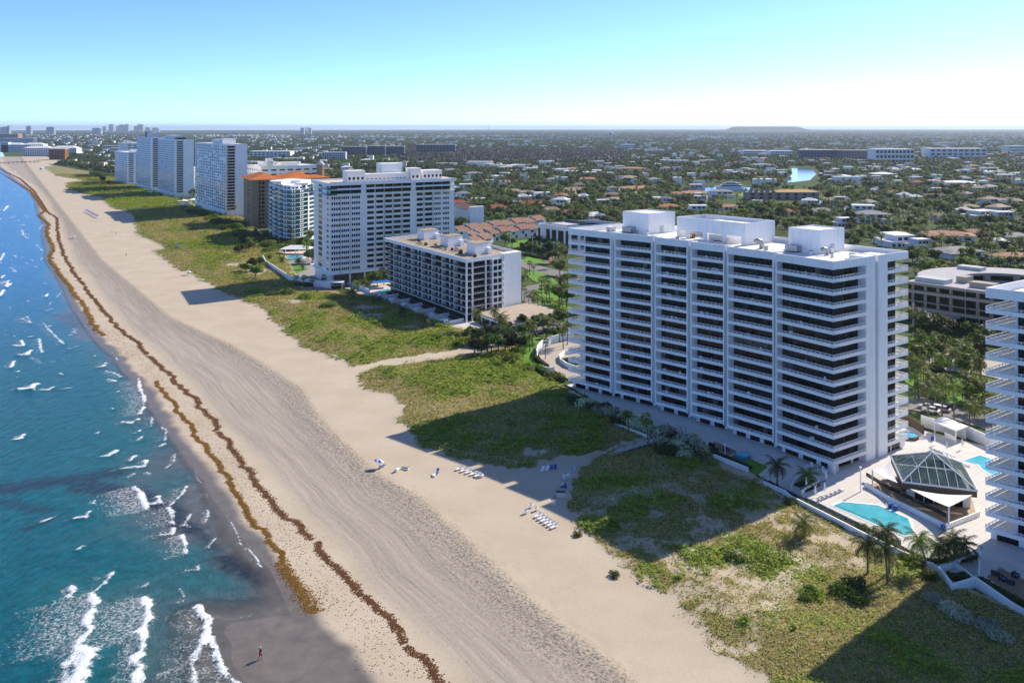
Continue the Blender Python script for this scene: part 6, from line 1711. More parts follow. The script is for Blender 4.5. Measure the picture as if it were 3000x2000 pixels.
# ------------------------------------------------------------------ people
def limb(m, pts, rad, mat_i, n=8):
    k0 = len(m.f); m.tube(pts, rad, n, mat_i)
def build_person(name, label, px, py, rz, top, shorts, skin, hair, h=1.76, group=None, stride=.30):
    x, y, z = put(px, py)
    t = thing(name, label, "person", (x, y, z), group, rz); s = h / 1.78
    t.scale = (s, s, s)
    m = MB()
    limb(m, [(-.10, 0, .93), (-.11, -stride * .45, .50), (-.11, -stride * .8, .10), (-.11, -stride * .85, .03)], [.105, .065, .045, .05], 0)
    limb(m, [(-.11, -stride * .75, .035), (-.11, -stride * .85 - .2, .03)], [.045, .035], 0)
    limb(m, [(.10, 0, .93), (.11, stride * .25, .50), (.11, stride * .85, .12), (.11, stride * .9, .05)], [.105, .065, .045, .05], 0)
    limb(m, [(.11, stride * .95, .05), (.11, stride * .8 - .12, .03)], [.045, .035], 0)
    limb(m, [(0, 0, .86), (0, 0, 1.0), (0, -.01, 1.18), (0, -.01, 1.36), (0, 0, 1.46), (0, 0, 1.52)], [.15, .16, .15, .185, .12, .06], 0, 10)
    limb(m, [(0, 0, 1.48), (0, -.01, 1.56)], [.06, .055], 0)
    limb(m, [(0, -.01, 1.54), (0, -.02, 1.60), (0, -.02, 1.68), (0, -.01, 1.75), (0, -.01, 1.785)], [.05, .085, .10, .075, .02], 0, 10)
    limb(m, [(0, -.11, 1.66), (0, -.135, 1.64), (0, -.105, 1.62)], [.012, .02, .015], 0, 5)
    for sx, sy in ((-1, .14), (1, -.14)):
        limb(m, [(.18 * sx, 0, 1.43), (.25 * sx, sy * .7, 1.16), (.27 * sx, sy * 1.5 - .03, .92), (.27 * sx, sy * 1.6 - .05, .84)], [.06, .048, .035, .04], 0)
        for q in range(4): limb(m, [(.255 * sx + .012 * q, sy * 1.6 - .05 + .006 * q, .85), (.255 * sx + .012 * q, sy * 1.6 - .07, .76)], [.011, .009], 0, 4)
        limb(m, [(.25 * sx, sy * 1.6 - .08, .86), (.24 * sx, sy * 1.6 - .12, .81)], [.012, .010], 0, 4)
    b = m.build("body", skin, t, True)
    c = MB(); limb(c, [(0, 0, .97), (0, -.01, 1.18), (0, -.01, 1.37), (0, 0, 1.47)], [.168, .162, .197, .13], 0, 12)
    for sx, sy in ((-1, .14), (1, -.14)): limb(c, [(.16 * sx, 0, 1.44), (.23 * sx, sy * .5, 1.24)], [.075, .07], 0, 8)
    c.build("shirt", top, t, True)
    c = MB(); limb(c, [(0, 0, 1.0), (0, 0, .84)], [.17, .175], 0, 12)
    limb(c, [(-.10, 0, .92), (-.11, -stride * .38, .56)], [.12, .11], 0, 8); limb(c, [(.10, 0, .92), (.11, stride * .2, .56)], [.12, .11], 0, 8)
    c.build("shorts", shorts, t, True)
    c = MB(); limb(c, [(0, .02, 1.63), (0, .015, 1.70), (0, .005, 1.77), (0, 0, 1.81)], [.10, .112, .085, .02], 0, 10); c.build("hair", hair, t, True)
    return t
SKIN = mat("sun_tanned_skin", (.42, .24, .16), .6, .06, 3); DARKSKIN = mat("brown_skin", (.22, .11, .07), .6, .06, 3)
HAIRD = mat("dark_hair", (.03, .02, .015), .7); HATW = mat("pale_hat", (.75, .72, .68), .9)
REDS = mat("red_shorts", (.55, .02, .05), .85); NAVY = mat("navy_shirt", (.02, .025, .05), .85); WHSH = mat("white_shirt", (.75, .75, .75), .9); TEALS = mat("teal_swimwear", (.02, .3, .3), .8)
build_person("person", "person in red shorts and dark top walking on the wet sandbar", 763, 1928, 2.6, NAVY, REDS, SKIN, HATW, 1.85)
ppl = [(340, 686, "standing by the dune edge, nearest of the beach walkers"), (328, 683, "standing left of another beach walker by the dune edge"), (214, 703, "next to the blue tent-like umbrella"), (90, 520, "on the far sand above the weed bend"), (64, 528, "by the far weed line"), (112, 545, "below the lone far umbrella"), (30, 498, "far off near the jetty"), (52, 496, "far off right of the jetty end"), (74, 502, "on the busy far sand, left of the hut"), (98, 508, "on the busy far sand, below the hut"), (18, 490, "at the far water's edge"), (140, 560, "on the far sand between weed line and dune"), (370, 750, "alone on the wide mid beach"), (86, 494, "far off left of the lifeguard hut"), (40, 488, "far off beside the jetty piles")]
for i, (x, y, w) in enumerate(ppl):
    build_person("person", "tiny %s figure %s" % (["dark-shirted", "white-shirted", "teal-clad"][i % 3], w), x, y, random.uniform(0, 6), [NAVY, WHSH, TEALS][i % 3], [REDS, NAVY, TEALS][(i + 1) % 3], [SKIN, DARKSKIN][i % 2], [HAIRD, HATW][i % 2], 1.75, None, .2)

# ------------------------------------------------------------------ weed lines: loose clumps of washed-up weed
def weed_line(name, label, pts, spread, n_per_m, size, col, lim=None, dens=1.0):
    q = [FA.c(*p) for p in pts]
    V, F, Ci = [], [], []
    for a, b in zip(q[:-1], q[1:]):
        L = np.linalg.norm(np.array(b) - a); mid = (a[0] + b[0]) / 2
        far = max(1., mid / 160.)
        n = int(L * n_per_m / far ** 1.5) + 1
        for k in range(n):
            s = random.random(); w = spread(mid) if callable(spread) else spread
            aa, bb = a[0] + (b[0] - a[0]) * s, a[1] + (b[1] - a[1]) * s
            bb += (vnoise(np.array(aa * .22), np.array(3.3)) - .5) * 1.6 * w ** .5 + (vnoise(np.array(aa * .7), np.array(8.3)) - .5) * .8 * w ** .5
            gapn = float(vnoise(np.array(aa * .35), np.array(bb * .35 + 9)))
            if gapn < .10 * (2 - dens): continue
            bb += random.gauss(0, 1) * w * .42
            wx, wy = FA.w(aa, bb)
            t = bb - float(wet(aa)); zz = .004 * max(0, min(t, 20)) + min(0, t) * .055
            r = size * far ** .8 * (.5 + random.random()); hh = r * .45
            i0 = len(V); ph = random.random() * 6
            for j in range(5): V.append((wx + r * math.cos(ph + j * 1.2566) * (.6 + .8 * random.random()), wy + r * math.sin(ph + j * 1.2566) * (.6 + .8 * random.random()), zz - .02))
            V.append((wx, wy, zz + hh))
            for j in range(5): F.append((i0 + j, i0 + (j + 1) % 5, i0 + 5))
    me = bpy.data.meshes.new(name); me.from_pydata(V, [], F); me.materials.append(col)
    o = link(bpy.data.objects.new(name, me)); tag(o, label, "seaweed", None, 'stuff')
    return o
WEEDC = mat("golden_brown_seaweed", (.21, .105, .012), .9, .35, .8); WEEDD = mat("dried_brown_seaweed", (.15, .065, .022), .9, .35, .8)
weed_line("seaweed", "golden-brown seaweed line close to the water", [(460, 1115), (490, 1160), (540, 1225), (590, 1295), (640, 1360), (700, 1450), (760, 1545), (830, 1640), (880, 1720), (940, 1790)], lambda a: .75 if a > 40 else .75 + (40 - a) * .055, 110, .16, WEEDC, None, 1.35)
weed_line("seaweed", "golden-brown seaweed line along the far water's edge", [(0, 505), (40, 530), (90, 560), (112, 590), (130, 620), (112, 632), (143, 655), (137, 690), (157, 726), (145, 762), (181, 809), (204, 841), (245, 895), (262, 935), (300, 985)], 1.3, 46, .2, WEEDC, None, 1.4)
weed_line("seaweed", "dried brown seaweed line higher up the beach", [(0, 495), (60, 525), (100, 560), (138, 620), (168, 640), (170, 700), (195, 765), (240, 830), (300, 910), (360, 975), (410, 1010), (440, 1050), (500, 1100), (560, 1160), (610, 1215), (650, 1270), (700, 1345), (760, 1420), (830, 1500), (900, 1570), (970, 1640), (1060, 1730), (1150, 1830), (1230, 1920), (1290, 2000), (1340, 2060)], lambda a: 1.0, 80, .17, WEEDD, None, 1.1)
weed_line("seaweed", "loose scraps of seaweed strewn over the lower beach", [(300, 960), (420, 1060), (560, 1230), (680, 1370), (820, 1560), (960, 1720), (1120, 1900), (1200, 2000)], 4.5, 16, .12, WEEDD, None, 1.5)
weed_line("seaweed", "scraps of seaweed on the wet sandbar", [(760, 1830), (830, 1870), (900, 1940), (960, 2000)], 4., 9, .1, WEEDD, None, 1.5)
# ------------------------------------------------------------------ labels by place, given once everything stands
LMK = [("the glass pyramid", 2730, 1390), ("the turquoise pool", 2560, 1530), ("the main white tower", 2060, 900), ("the grey-white block", 1340, 840), ("the white slab tower", 1130, 680), ("the curved glass building", 850, 640), ("the orange-roofed building", 760, 600),
       ("the twin far towers", 480, 500), ("the brown townhouses", 1470, 680), ("the moored yacht", 2140, 540), ("the courtyard building", 2850, 870), ("the boardwalk", 1900, 1295), ("the canal bend", 2345, 505), ("the half-built house", 2300, 560), ("the paved curved drive", 1640, 1050),
       ("the right-hand tower", 2960, 1200), ("the dark-windowed building", 1670, 700), ("the flat-roofed villa", 1582, 565), ("the grey-roofed villa", 2550, 630), ("the red-roofed house", 1553, 600), ("the salmon roofs", 1870, 545), ("the tan-roofed house", 2778, 690),
       ("the brown bare wood", 1450, 465), ("the triple-roofed villa", 2927, 590), ("the white far tower", 640, 520), ("the slab tower's pool", 860, 755), ("the dark strip roof", 2450, 655), ("the landfill hill", 2280, 440), ("the square planter", 2800, 1700), ("the white warehouse", 2620, 470), ("the far dark slabs", 1090, 450)]
PEND = []
def place(px, py):
    best = min(LMK, key=lambda l: math.hypot((l[1] - px), 1.6 * (l[2] - py)))
    dx, dy = px - best[1], (py - best[2]) * 1.6
    rel = ("right of" if dx > 0 else "left of") if abs(dx) > abs(dy) else ("before" if dy > 0 else "behind")
    return rel + " " + best[0]
def later(o, noun, px, py): PEND.append((o, noun, place(px, py), px, py))
_ones = ["", "first", "second", "third", "fourth", "fifth", "sixth", "seventh", "eighth", "ninth", "tenth", "eleventh", "twelfth", "thirteenth", "fourteenth", "fifteenth", "sixteenth", "seventeenth", "eighteenth", "nineteenth"]
def nth(k):
    if k < 20: return _ones[k]
    t = {2: "twent", 3: "thirt", 4: "fort", 5: "fift", 6: "sixt", 7: "sevent", 8: "eight", 9: "ninet"}[min(9, k // 10)]
    return t + "ieth" if k % 10 == 0 else t + "y-" + _ones[k % 10]
def settle_labels():
    d = {}
    for r in PEND: d.setdefault((r[1], r[2]), []).append(r)
    for (noun, pl_), rs in d.items():
        rs.sort(key=lambda r: r[3])
        for k, r in enumerate(rs):
            r[0]["label"] = "%s %s" % (noun, pl_) if len(rs) == 1 else "%s %s, %s from left" % (noun, pl_, nth(k + 1))

# ------------------------------------------------------------------ foliage materials and plant meshes
def leaf_mat(name, c0, c1, trans=.45, tint=False, rnd=.9):
    g = G(name); p = g.pos()
    oi = g.t.nodes.new("ShaderNodeObjectInfo").outputs["Random"]
    if tint:
        c = g.attr("tint", False)
        c = g.mix(.6, c, g.mix(1.0, c, g.ramp(g.noise(p, 1.5, 3), [(.3, .55), (.7, 1.25)]), 'MULTIPLY'))
    else:
        c = g.ramp(g.math('ADD', g.math('MULTIPLY', g.noise(p, .55, 4, .65), .8), g.math('MULTIPLY', g.noise(p, 3, 2), .2)), [(.32, c0), (.66, c1)])
        c = g.n("HueSaturation", Hue=g.math('ADD', .47, g.math('MULTIPLY', oi, .055)), Saturation=g.math('ADD', .75, g.math('MULTIPLY', oi, .3)), Value=g.math('ADD', 1 - .45 * rnd, g.math('MULTIPLY', oi, .95 * rnd)), Color=c).outputs[0]
    b = g.n("BsdfPrincipled", Roughness=.55); g.put(b.inputs["Base Color"], c); b.inputs["Specular IOR Level"].default_value = .25
    t = g.n("BsdfTranslucent"); g.put(t.inputs["Color"], g.mix(1.0, c, (1.25, 1.2, .5), 'MULTIPLY'))
    m = g.n("MixShader", i0=trans, i1=b.outputs[0], i2=t.outputs[0]); g.t.links.new(m.outputs[0], g.out.inputs[0])
    return g.m
LEAF = leaf_mat("broad_leaves", (.042, .08, .014), (.17, .24, .036))
LEAFD = leaf_mat("dark_leaves", (.028, .058, .016), (.105, .15, .034))
LEAFR = leaf_mat("reddish_dark_leaves", (.03, .03, .012), (.11, .085, .03))
LEAFY = leaf_mat("yellow_green_leaves", (.07, .12, .014), (.22, .27, .035))
LEAFS = leaf_mat("silver_leaves", (.34, .38, .25), (.62, .66, .50), .3)
PALMF = leaf_mat("palm_fronds", (.06, .10, .018), (.22, .26, .055))
PALMD = leaf_mat("dark_palm_fronds", (.04, .068, .016), (.145, .185, .042))
BARE_ = leaf_mat("leafless_twigs", (.045, .032, .03), (.10, .078, .07), .1, False, .4)
GRASS = leaf_mat("dune_grass_blades", (0, 0, 0), (0, 0, 0), .3, True)
BARK = mat("grey_brown_bark", (.16, .125, .09), .9, .3, 1.5, .4, 8)

def lumps(rng, n, rx, rz, zc):
    L = []
    for k in range(n):
        a = rng.uniform(0, 6.283); rr = rx * math.sqrt(rng.uniform(0, 1)) * .72
        L.append((rr * math.cos(a), rr * math.sin(a), zc + rng.uniform(-.45, .55) * rz, rx * rng.uniform(.34, .56)))
    return L
def crown_mesh(name, seed, n_l, rx, rz, zc, leaves, ls, material, core=True):
    rng = random.Random(seed); L = lumps(rng, n_l, rx, rz, zc); V, F = [], []
    for (x, y, z, r) in L:
        for k in range(leaves // n_l):
            u = rng.uniform(-.55, 1); a = rng.uniform(0, 6.283); q = math.sqrt(max(0, 1 - u * u))
            d = np.array([q * math.cos(a), q * math.sin(a), u]); rr = r * rng.uniform(.78, 1.12)
            c = np.array([x, y, z]) + d * rr * (1, 1, .82)
            nrm = d + np.array([rng.gauss(0, .55), rng.gauss(0, .55), rng.gauss(0, .55) + .25]); nrm /= np.linalg.norm(nrm)
            t1 = np.cross(nrm, (rng.gauss(0, 1), rng.gauss(0, 1), rng.gauss(0, 1))); t1 /= np.linalg.norm(t1); t2 = np.cross(nrm, t1)
            s = ls * rng.uniform(.6, 1.35); i = len(V)
            V += [tuple(c + t1 * s), tuple(c + t2 * s * .55 + nrm * s * .1), tuple(c - t1 * s), tuple(c - t2 * s * .55 + nrm * s * .1)]
            F.append((i, i + 1, i + 2, i + 3))
        if core:
            i = len(V); rr = r * .72
            for uu in (-.6, .1, .75):
                q = math.sqrt(1 - uu * uu)
                for k in range(6):
                    a = k * 1.0472 + uu; V.append((x + rr * q * math.cos(a) * rng.uniform(.8, 1.15), y + rr * q * math.sin(a) * rng.uniform(.8, 1.15), z + rr * uu * .8))
            V.append((x, y, z + rr * .85))
            for j in range(2):
                for k in range(6): F.append((i + j * 6 + k, i + j * 6 + (k + 1) % 6, i + (j + 1) * 6 + (k + 1) % 6, i + (j + 1) * 6 + k))
            for k in range(6): F.append((i + 12 + k, i + 12 + (k + 1) % 6, i + 18))
    me = bpy.data.meshes.new(name); me.from_pydata(V, [], F); me.materials.append(material)
    return me, L
def trunk_mesh(seed, L, zb):
    rng = random.Random(seed); m = MB()
    top = np.mean([l[2] for l in L]); fork = top * .45
    m.tube([(0, 0, -.5), (.05, 0, fork * .6), (0, .05, fork)], [.32, .22, .2], 7)
    for (x, y, z, r) in L[:6]: m.tube([(0, .05, fork * .95), (x * .5, y * .5, (fork + z) * .52), (x, y, z)], [.15, .09, .04], 5)
    return m.mesh("trunk", BARK)
TREES = []
for k, (n, rx, rz, zc, lm) in enumerate(((9, 3.6, 2.2, 5.0, LEAF), (11, 4.6, 2.4, 5.4, LEAF), (8, 3.0, 2.8, 5.6, LEAFD), (10, 4.2, 1.8, 4.4, LEAFY), (12, 5.4, 2.6, 6.0, LEAFD), (8, 2.8, 2.0, 3.8, LEAF), (9, 3.8, 2.4, 4.8, LEAFR))):
    cm, L = crown_mesh("crown", 100 + k, n, rx, rz, zc, 620, .46, lm)
    TREES.append((cm, trunk_mesh(200 + k, L, 0), ["round leafy green tree", "broad leafy green tree", "dense dark green tree", "yellow-green leafy tree", "large dark spreading tree", "small leafy green tree", "reddish dark leafy tree"][k]))
SHRUBS = {}
for nm, lm, seed in (("silver", LEAFS, 5), ("dark", LEAFD, 6), ("green", LEAF, 7), ("yellow", LEAFY, 8)):
    cm, L = crown_mesh("foliage", seed, 11, 1.6, .5, .55, 760, .17, lm, False)
    m = MB()
    for (x, y, z, r) in L[:5]: m.tube([(0, 0, -.2), (x * .6, y * .6, z * .5), (x, y, z)], [.05, .035, .015], 4)
    SHRUBS[nm] = (cm, m.mesh("stems", BARK))

def palm_meshes(seed, h, lean, kind, material):
    rng = random.Random(seed); m = MB()
    bx, by = lean
    cur = [(bx * s ** 1.7, by * s ** 1.7, h * s) for s in np.linspace(0, 1, 8)]
    cur[0] = (0, 0, -.5)
    m.tube(cur, [.26] + [.19 - .05 * s for s in np.linspace(.1, 1, 7)], 7)
    tm = m.mesh("trunk", BARK)
    top = np.array(cur[-1]); V, F = [], []
    n = 20 if kind == 'coco' else 34
    for k in range(n):
        a = k * 2.39996 + rng.uniform(-.2, .2); u = k / n
        if kind == 'coco':
            el = R(68) - u * R(112); Lf = rng.uniform(2.8, 3.6)
            d = np.array([math.cos(a), math.sin(a), 0]); side = np.array([-math.sin(a), math.cos(a), 0])
            pts = []; p = top.copy(); e = el; seg = 7
            for s in range(seg + 1):
                pts.append(p.copy()); p = p + (d * math.cos(e) + np.array([0, 0, math.sin(e)])) * Lf / seg; e -= R(9 + 9 * s / seg)
            for s in range(seg):
                q0, q1 = pts[s], pts[s + 1]; w = .9 * math.sin(math.pi * (.13 + .82 * (s + .5) / seg)) ** .8
                f = (q1 - q0)
                for sg in (-1, 1):
                    for half in (0, .33, .66):
                        b0 = q0 + f * half; b1 = q0 + f * (half + .30); tip = q0 + f * (half + 1.0) + side * sg * w - np.array([0, 0, w * rng.uniform(.35, .75)])
                        i = len(V); V += [tuple(b0), tuple(b1), tuple(tip)]; F.append((i, i + 1, i + 2))
        else:
            u2 = rng.uniform(-.75, 1); q = math.sqrt(1 - u2 * u2); d = np.array([q * math.cos(a), q * math.sin(a), u2])
            side = np.cross(d, (0, 0, 1) if abs(u2) < .9 else (1, 0, 0)); side /= np.linalg.norm(side); upv = np.cross(side, d)
            st = top + d * .5; hub = top + d * rng.uniform(.8, 1.1); R_ = rng.uniform(.7, .95)
            for j in range(7):
                t = R(-75 + 25 * j); dv = d * math.cos(t) + side * math.sin(t); wv = (side * math.cos(t) - d * math.sin(t)) * .13
                i = len(V); V += [tuple(hub - wv * .3), tuple(hub + wv * .3), tuple(hub + dv * R_ - np.array([0, 0, .22]) + wv * .5), tuple(hub + dv * R_ * 1.05 - np.array([0, 0, .3]) - wv * .5)]; F.append((i, i + 1, i + 2, i + 3))
            i = len(V); V += [tuple(st), tuple(hub), tuple(hub + upv * .05)]; F.append((i, i + 1, i + 2))
    me = bpy.data.meshes.new("crown"); me.from_pydata(V, [], F); me.materials.append(material)
    return me, tm
PALMS = [(*palm_meshes(1, 7.5, (.6, .2), 'coco', PALMF), "slim coconut palm"), (*palm_meshes(2, 9.5, (-1.4, .3), 'coco', PALMF), "leaning coconut palm"), (*palm_meshes(3, 6.0, (.2, -.3), 'coco', PALMD), "dark coconut palm"),
         (*palm_meshes(4, 6.5, (.1, .1), 'sabal', PALMF), "round-headed fan palm"), (*palm_meshes(5, 8.5, (-.2, .3), 'sabal', PALMD), "tall round-headed fan palm"), (*palm_meshes(6, 11, (.9, -.5), 'coco', PALMD), "tall dark coconut palm")]

def set_plant(name, meshes, label, cat, x, y, z=0., sc=1., rz=None, group=None, parts=("crown", "trunk"), squash=None):
    t = thing(name, label, cat, (x, y, z), group, random.uniform(0, 6.28) if rz is None else rz)
    t.scale = (sc, sc, sc if squash is None else sc * squash)
    for nm, me in zip(parts, meshes): inst(nm, me, t)
    return t
def palm_px(base, top, kind, noun="coconut palm"):
    """a palm that stands at one picture point and carries its head at another"""
    p = at(*base); h = EYE - p[1] * (top[1] - HORIZON) / FPX
    h = max(2.2, h); dx = (top[0] - base[0]) / FPX * p[1]
    me = {'coco': (PALMF, 'coco'), 'dark': (PALMD, 'coco'), 'sabal': (PALMF, 'sabal')}[kind]
    cm, tm = palm_meshes(random.randint(0, 9999), h, (dx, random.uniform(-.3, .3)), me[1], me[0])
    t = set_plant("coconut_palm" if kind != 'sabal' else "fan_palm", (cm, tm), None, "palm", p[0], p[1], 0., 1., 0.)
    later(t, noun, *base)
    return t
for b, tp, k, nn in [((2210, 1498), (2207, 1420), 'coco', "tall shaded coconut palm"), ((2277, 1428), (2277, 1362), 'dark', "dark shaded coconut palm"), ((2355, 1583), (2353, 1528), 'coco', "short sunlit coconut palm on the dune"), ((2542, 1687), (2540, 1588), 'dark', "dark coconut palm at the wall"), ((2600, 1718), (2592, 1608), 'dark', "dark coconut palm at the wall"),
                     ((2606, 1690), (2598, 1556), 'coco', "coconut palm at the wall"), ((2716, 1682), (2695, 1584), 'coco', "leaning coconut palm at the wall"), ((2751, 1646), (2747, 1602), 'dark', "dark coconut palm in the planter"), ((2797, 1653), (2793, 1582), 'dark', "dark coconut palm in the planter"), ((2822, 1640), (2822, 1594), 'dark', "dark coconut palm in the planter"), ((2772, 1650), (2770, 1600), 'coco', "coconut palm in the planter"),
                     ((1499, 1287), (1498, 1234), 'sabal', "lone fan palm in the shaded dune"), ((1843, 1294), (1839, 1216), 'sabal', "shaded fan palm"), ((1899, 1316), (1893, 1224), 'sabal', "shaded fan palm"), ((2076, 1390), (2073, 1342), 'sabal', "sparse grey fan palm on the dune"), ((2368, 1420), (2366, 1388), 'dark', "small dark palm"),
                     ((1429, 1035), (1399, 912), 'coco', "tall leaning coconut palm"), ((1453, 985), (1448, 908), 'coco', "coconut palm"), ((1460, 1033), (1464, 926), 'coco', "tall coconut palm"), ((1470, 1020), (1476, 935), 'coco', "coconut palm"), ((1563, 1052), (1557, 945), 'coco', "sunlit coconut palm"), ((1552, 1030), (1549, 985), 'coco', "sunlit coconut palm"), ((1650, 1022), (1648, 962), 'coco', "coconut palm"), ((1662, 1010), (1665, 940), 'coco', "coconut palm"),
                     ((1240, 965), (1244, 930), 'coco', "bright coconut palm"), ((1176, 938), (1179, 905), 'dark', "dark coconut palm"), ((1096, 907), (1093, 872), 'dark', "dark coconut palm"), ((1110, 914), (1108, 874), 'dark', "dark coconut palm"), ((1030, 880), (1032, 850), 'coco', "coconut palm"),
                     ((870, 842), (868, 812), 'sabal', "dark fan palm"), ((890, 845), (892, 812), 'sabal', "dark fan palm"), ((918, 848), (916, 818), 'sabal', "dark fan palm"), ((948, 838), (950, 812), 'sabal', "dark fan palm"), ((825, 772), (826, 756), 'dark', "small palm"), ((886, 790), (886, 774), 'coco', "small palm"), ((920, 770), (920, 754), 'dark', "small palm"), ((874, 772), (874, 760), 'dark', "small palm"), ((790, 764), (789, 750), 'dark', "small palm"), ((868, 720), (868, 702), 'sabal', "sunlit fan palm"), ((893, 722), (893, 703), 'sabal', "sunlit fan palm"), ((915, 726), (914, 708), 'sabal', "sunlit fan palm"),
                     ((1098, 820), (1098, 798), 'sabal', "fan palm"), ((1118, 824), (1120, 790), 'sabal', "fan palm"), ((1140, 820), (1140, 792), 'sabal', "fan palm"), ((1048, 852), (1046, 828), 'coco', "coconut palm"),
                     ((730, 740), (731, 700), 'coco', "coconut palm on the dune"), ((680, 690), (682, 662), 'coco', "coconut palm on the dune"), ((722, 690), (720, 655), 'coco', "coconut palm on the dune"), ((748, 705), (750, 672), 'dark', "dark coconut palm on the dune"), ((690, 640), (690, 605), 'sabal', "pale fan palm"), ((676, 648), (674, 612), 'sabal', "pale fan palm"), ((712, 630), (712, 597), 'coco', "coconut palm"), ((660, 650), (661, 625), 'sabal', "fan palm"), ((742, 740), (744, 712), 'coco', "coconut palm on the dune"), ((560, 590), (559, 562), 'coco', "coconut palm"), ((512, 590), (510, 572), 'sabal', "fan palm"), ((565, 585), (567, 568), 'coco', "coconut palm"), ((365, 565), (364, 545), 'sabal', "fan palm"), ((530, 600), (531, 580), 'dark', "dark palm"), ((545, 605), (546, 592), 'dark', "dark palm"),
                     ((2690, 1165), (2688, 1060), 'sabal', "tall grey-green palm"), ((2705, 1120), (2702, 1050), 'sabal', "tall palm"), ((2720, 1240), (2716, 1130), 'coco', "palm behind the pool"), ((2795, 1245), (2792, 1130), 'coco', "pale palm behind the pool"), ((2840, 1250), (2842, 1180), 'coco', "golden palm behind the pool"), ((2855, 1262), (2856, 1190), 'coco', "golden palm behind the pool"), ((2760, 1230), (2762, 1150), 'sabal', "palm behind the pool"), ((2670, 1100), (2668, 1040), 'sabal', "palm"), ((2715, 1180), (2713, 1085), 'sabal', "palm"), ((2880, 1190), (2880, 1120), 'sabal', "palm"), ((2820, 1150), (2820, 1090), 'sabal', "palm"), ((2860, 1130), (2860, 1075), 'coco', "palm"), ((2740, 1190), (2742, 1110), 'coco', "palm"), ((2905, 1270), (2903, 1210), 'coco', "palm"),
                     ((1552, 805), (1552, 770), 'sabal', "fan palm"), ((1564, 804), (1564, 778), 'sabal', "fan palm"), ((1586, 846), (1586, 818), 'sabal', "fan palm"), ((1596, 850), (1595, 822), 'sabal', "fan palm"), ((1608, 852), (1607, 820), 'sabal', "fan palm"), ((1545, 820), (1544, 795), 'sabal', "fan palm"), ((1548, 900), (1547, 862), 'sabal', "fan palm"), ((1560, 905), (1560, 865), 'sabal', "fan palm"), ((1575, 910), (1575, 872), 'sabal', "fan palm"), ((1595, 915), (1594, 878), 'sabal', "fan palm"), ((1612, 918), (1612, 880), 'sabal', "fan palm"), ((1625, 925), (1626, 890), 'sabal', "fan palm"), ((1640, 920), (1641, 885), 'sabal', "fan palm"), ((1536, 880), (1535, 845), 'sabal', "fan palm")]:
    palm_px(b, tp, k, nn)

def shrub_px(px, py, kind, sc, noun, squash=1.0, name="shrub"):
    x, y, z = put(px, py)
    t = set_plant(name, SHRUBS[kind], None, "shrub", x, y, z, sc, None, None, ("foliage", "stems"), squash)
    later(t, noun, px, py); return t
for px, py, k, s, nn in [(2733, 1772, "silver", .9, "silvery shrub in the near shadow"), (2790, 1812, "silver", 1.2, "silvery shrub in the near shadow"), (2820, 1830, "silver", 1.1, "silvery shrub in the near shadow"), (2895, 1860, "silver", 1.2, "silvery shrub in the near shadow"), (2925, 1890, "silver", 1.1, "silvery shrub in the near shadow"),
                         (2470, 1748, "dark", 1.3, "dark tangled dune shrub"), (2500, 1730, "dark", 1.3, "dark tangled dune shrub"), (2515, 1770, "dark", 1.0, "dark tangled dune shrub"), (2375, 1742, "green", 1.0, "bright green dune shrub"), (2365, 1765, "yellow", .8, "bright green dune shrub"), (2145, 1642, "green", .9, "green dune shrub"), (2165, 1652, "green", .7, "green dune shrub"), (2185, 1835, "green", .5, "small green dune shrub"), (2325, 1862, "green", .4, "small green dune shrub"), (1985, 1705, "green", .4, "small green dune shrub"), (1800, 1548, "green", .7, "small green dune shrub"), (1690, 1570, "yellow", .6, "yellow-green tuft at the sand"), (1800, 1690, "green", .7, "shrub at the sand edge"),  # dark-leaved trio: one real bush, the palms' shadow also built as bushes
                         (1480, 1115, "dark", .8, "round brown shrub on the green dune"), (1435, 1112, "dark", .6, "dark shrub on the green dune"),
                         (2560, 1570, "yellow", 1., "leafy shrub at the wall foot"), (2590, 1582, "yellow", 1., "leafy shrub at the wall foot"), (2530, 1555, "green", 1., "leafy shrub at the wall foot"), (2660, 1645, "yellow", 1.1, "leafy shrub at the wall foot"), (2690, 1660, "green", 1.1, "leafy shrub at the wall foot"), (2720, 1700, "green", 1.1, "leafy shrub at the wall foot"), (2310, 1478, "yellow", .9, "leafy shrub at the wall foot")]:
    shrub_px(px, py, k, s, nn)
for i in range(26):
    s = i / 26; px = 1690 + 340 * s; py = 1180 + 135 * s + random.uniform(-6, 18)
    shrub_px(px, py, "silver" if i % 3 else "dark", random.uniform(1.2, 1.8), "grey-green shrub below the terrace", 1.1)
for i in range(14): shrub_px(random.uniform(1900, 2060), random.uniform(1305, 1350), "silver" if i % 2 else "dark", random.uniform(1.0, 1.6), "grey-green shrub by the boardwalk")
for i in range(22):
    px = random.uniform(700, 860); py = 700 + (px - 700) * .12 + random.uniform(-6, 18)
    shrub_px(px, py, random.choice(["green", "yellow", "dark"]), random.uniform(2.2, 3.6), "green dune-edge bush", .9)
for i in range(30):
    px = random.uniform(560, 780); py = 622 + (px - 560) * .45 + random.uniform(-12, 10)
    shrub_px(px, py, random.choice(["green", "yellow", "dark"]), random.uniform(2.4, 4.2), "bush below the far towers", .8)
for px, py, k, s in ((1280, 1000, "green", 2.2), (1330, 995, "green", 2.4), (1400, 985, "yellow", 2.4), (1450, 980, "green", 2.), (1500, 1060, "green", 2.2), (1560, 1085, "yellow", 2.4), (1620, 1110, "yellow", 2.2), (1520, 1040, "green", 2.2), (1450, 1050, "green", 2.2), (960, 905, "green", 2.6), (900, 878, "green", 2.6), (840, 866, "green", 3.), (800, 868, "green", 2.4)):
    shrub_px(px, py, k, s, "low spreading green bush", .55)
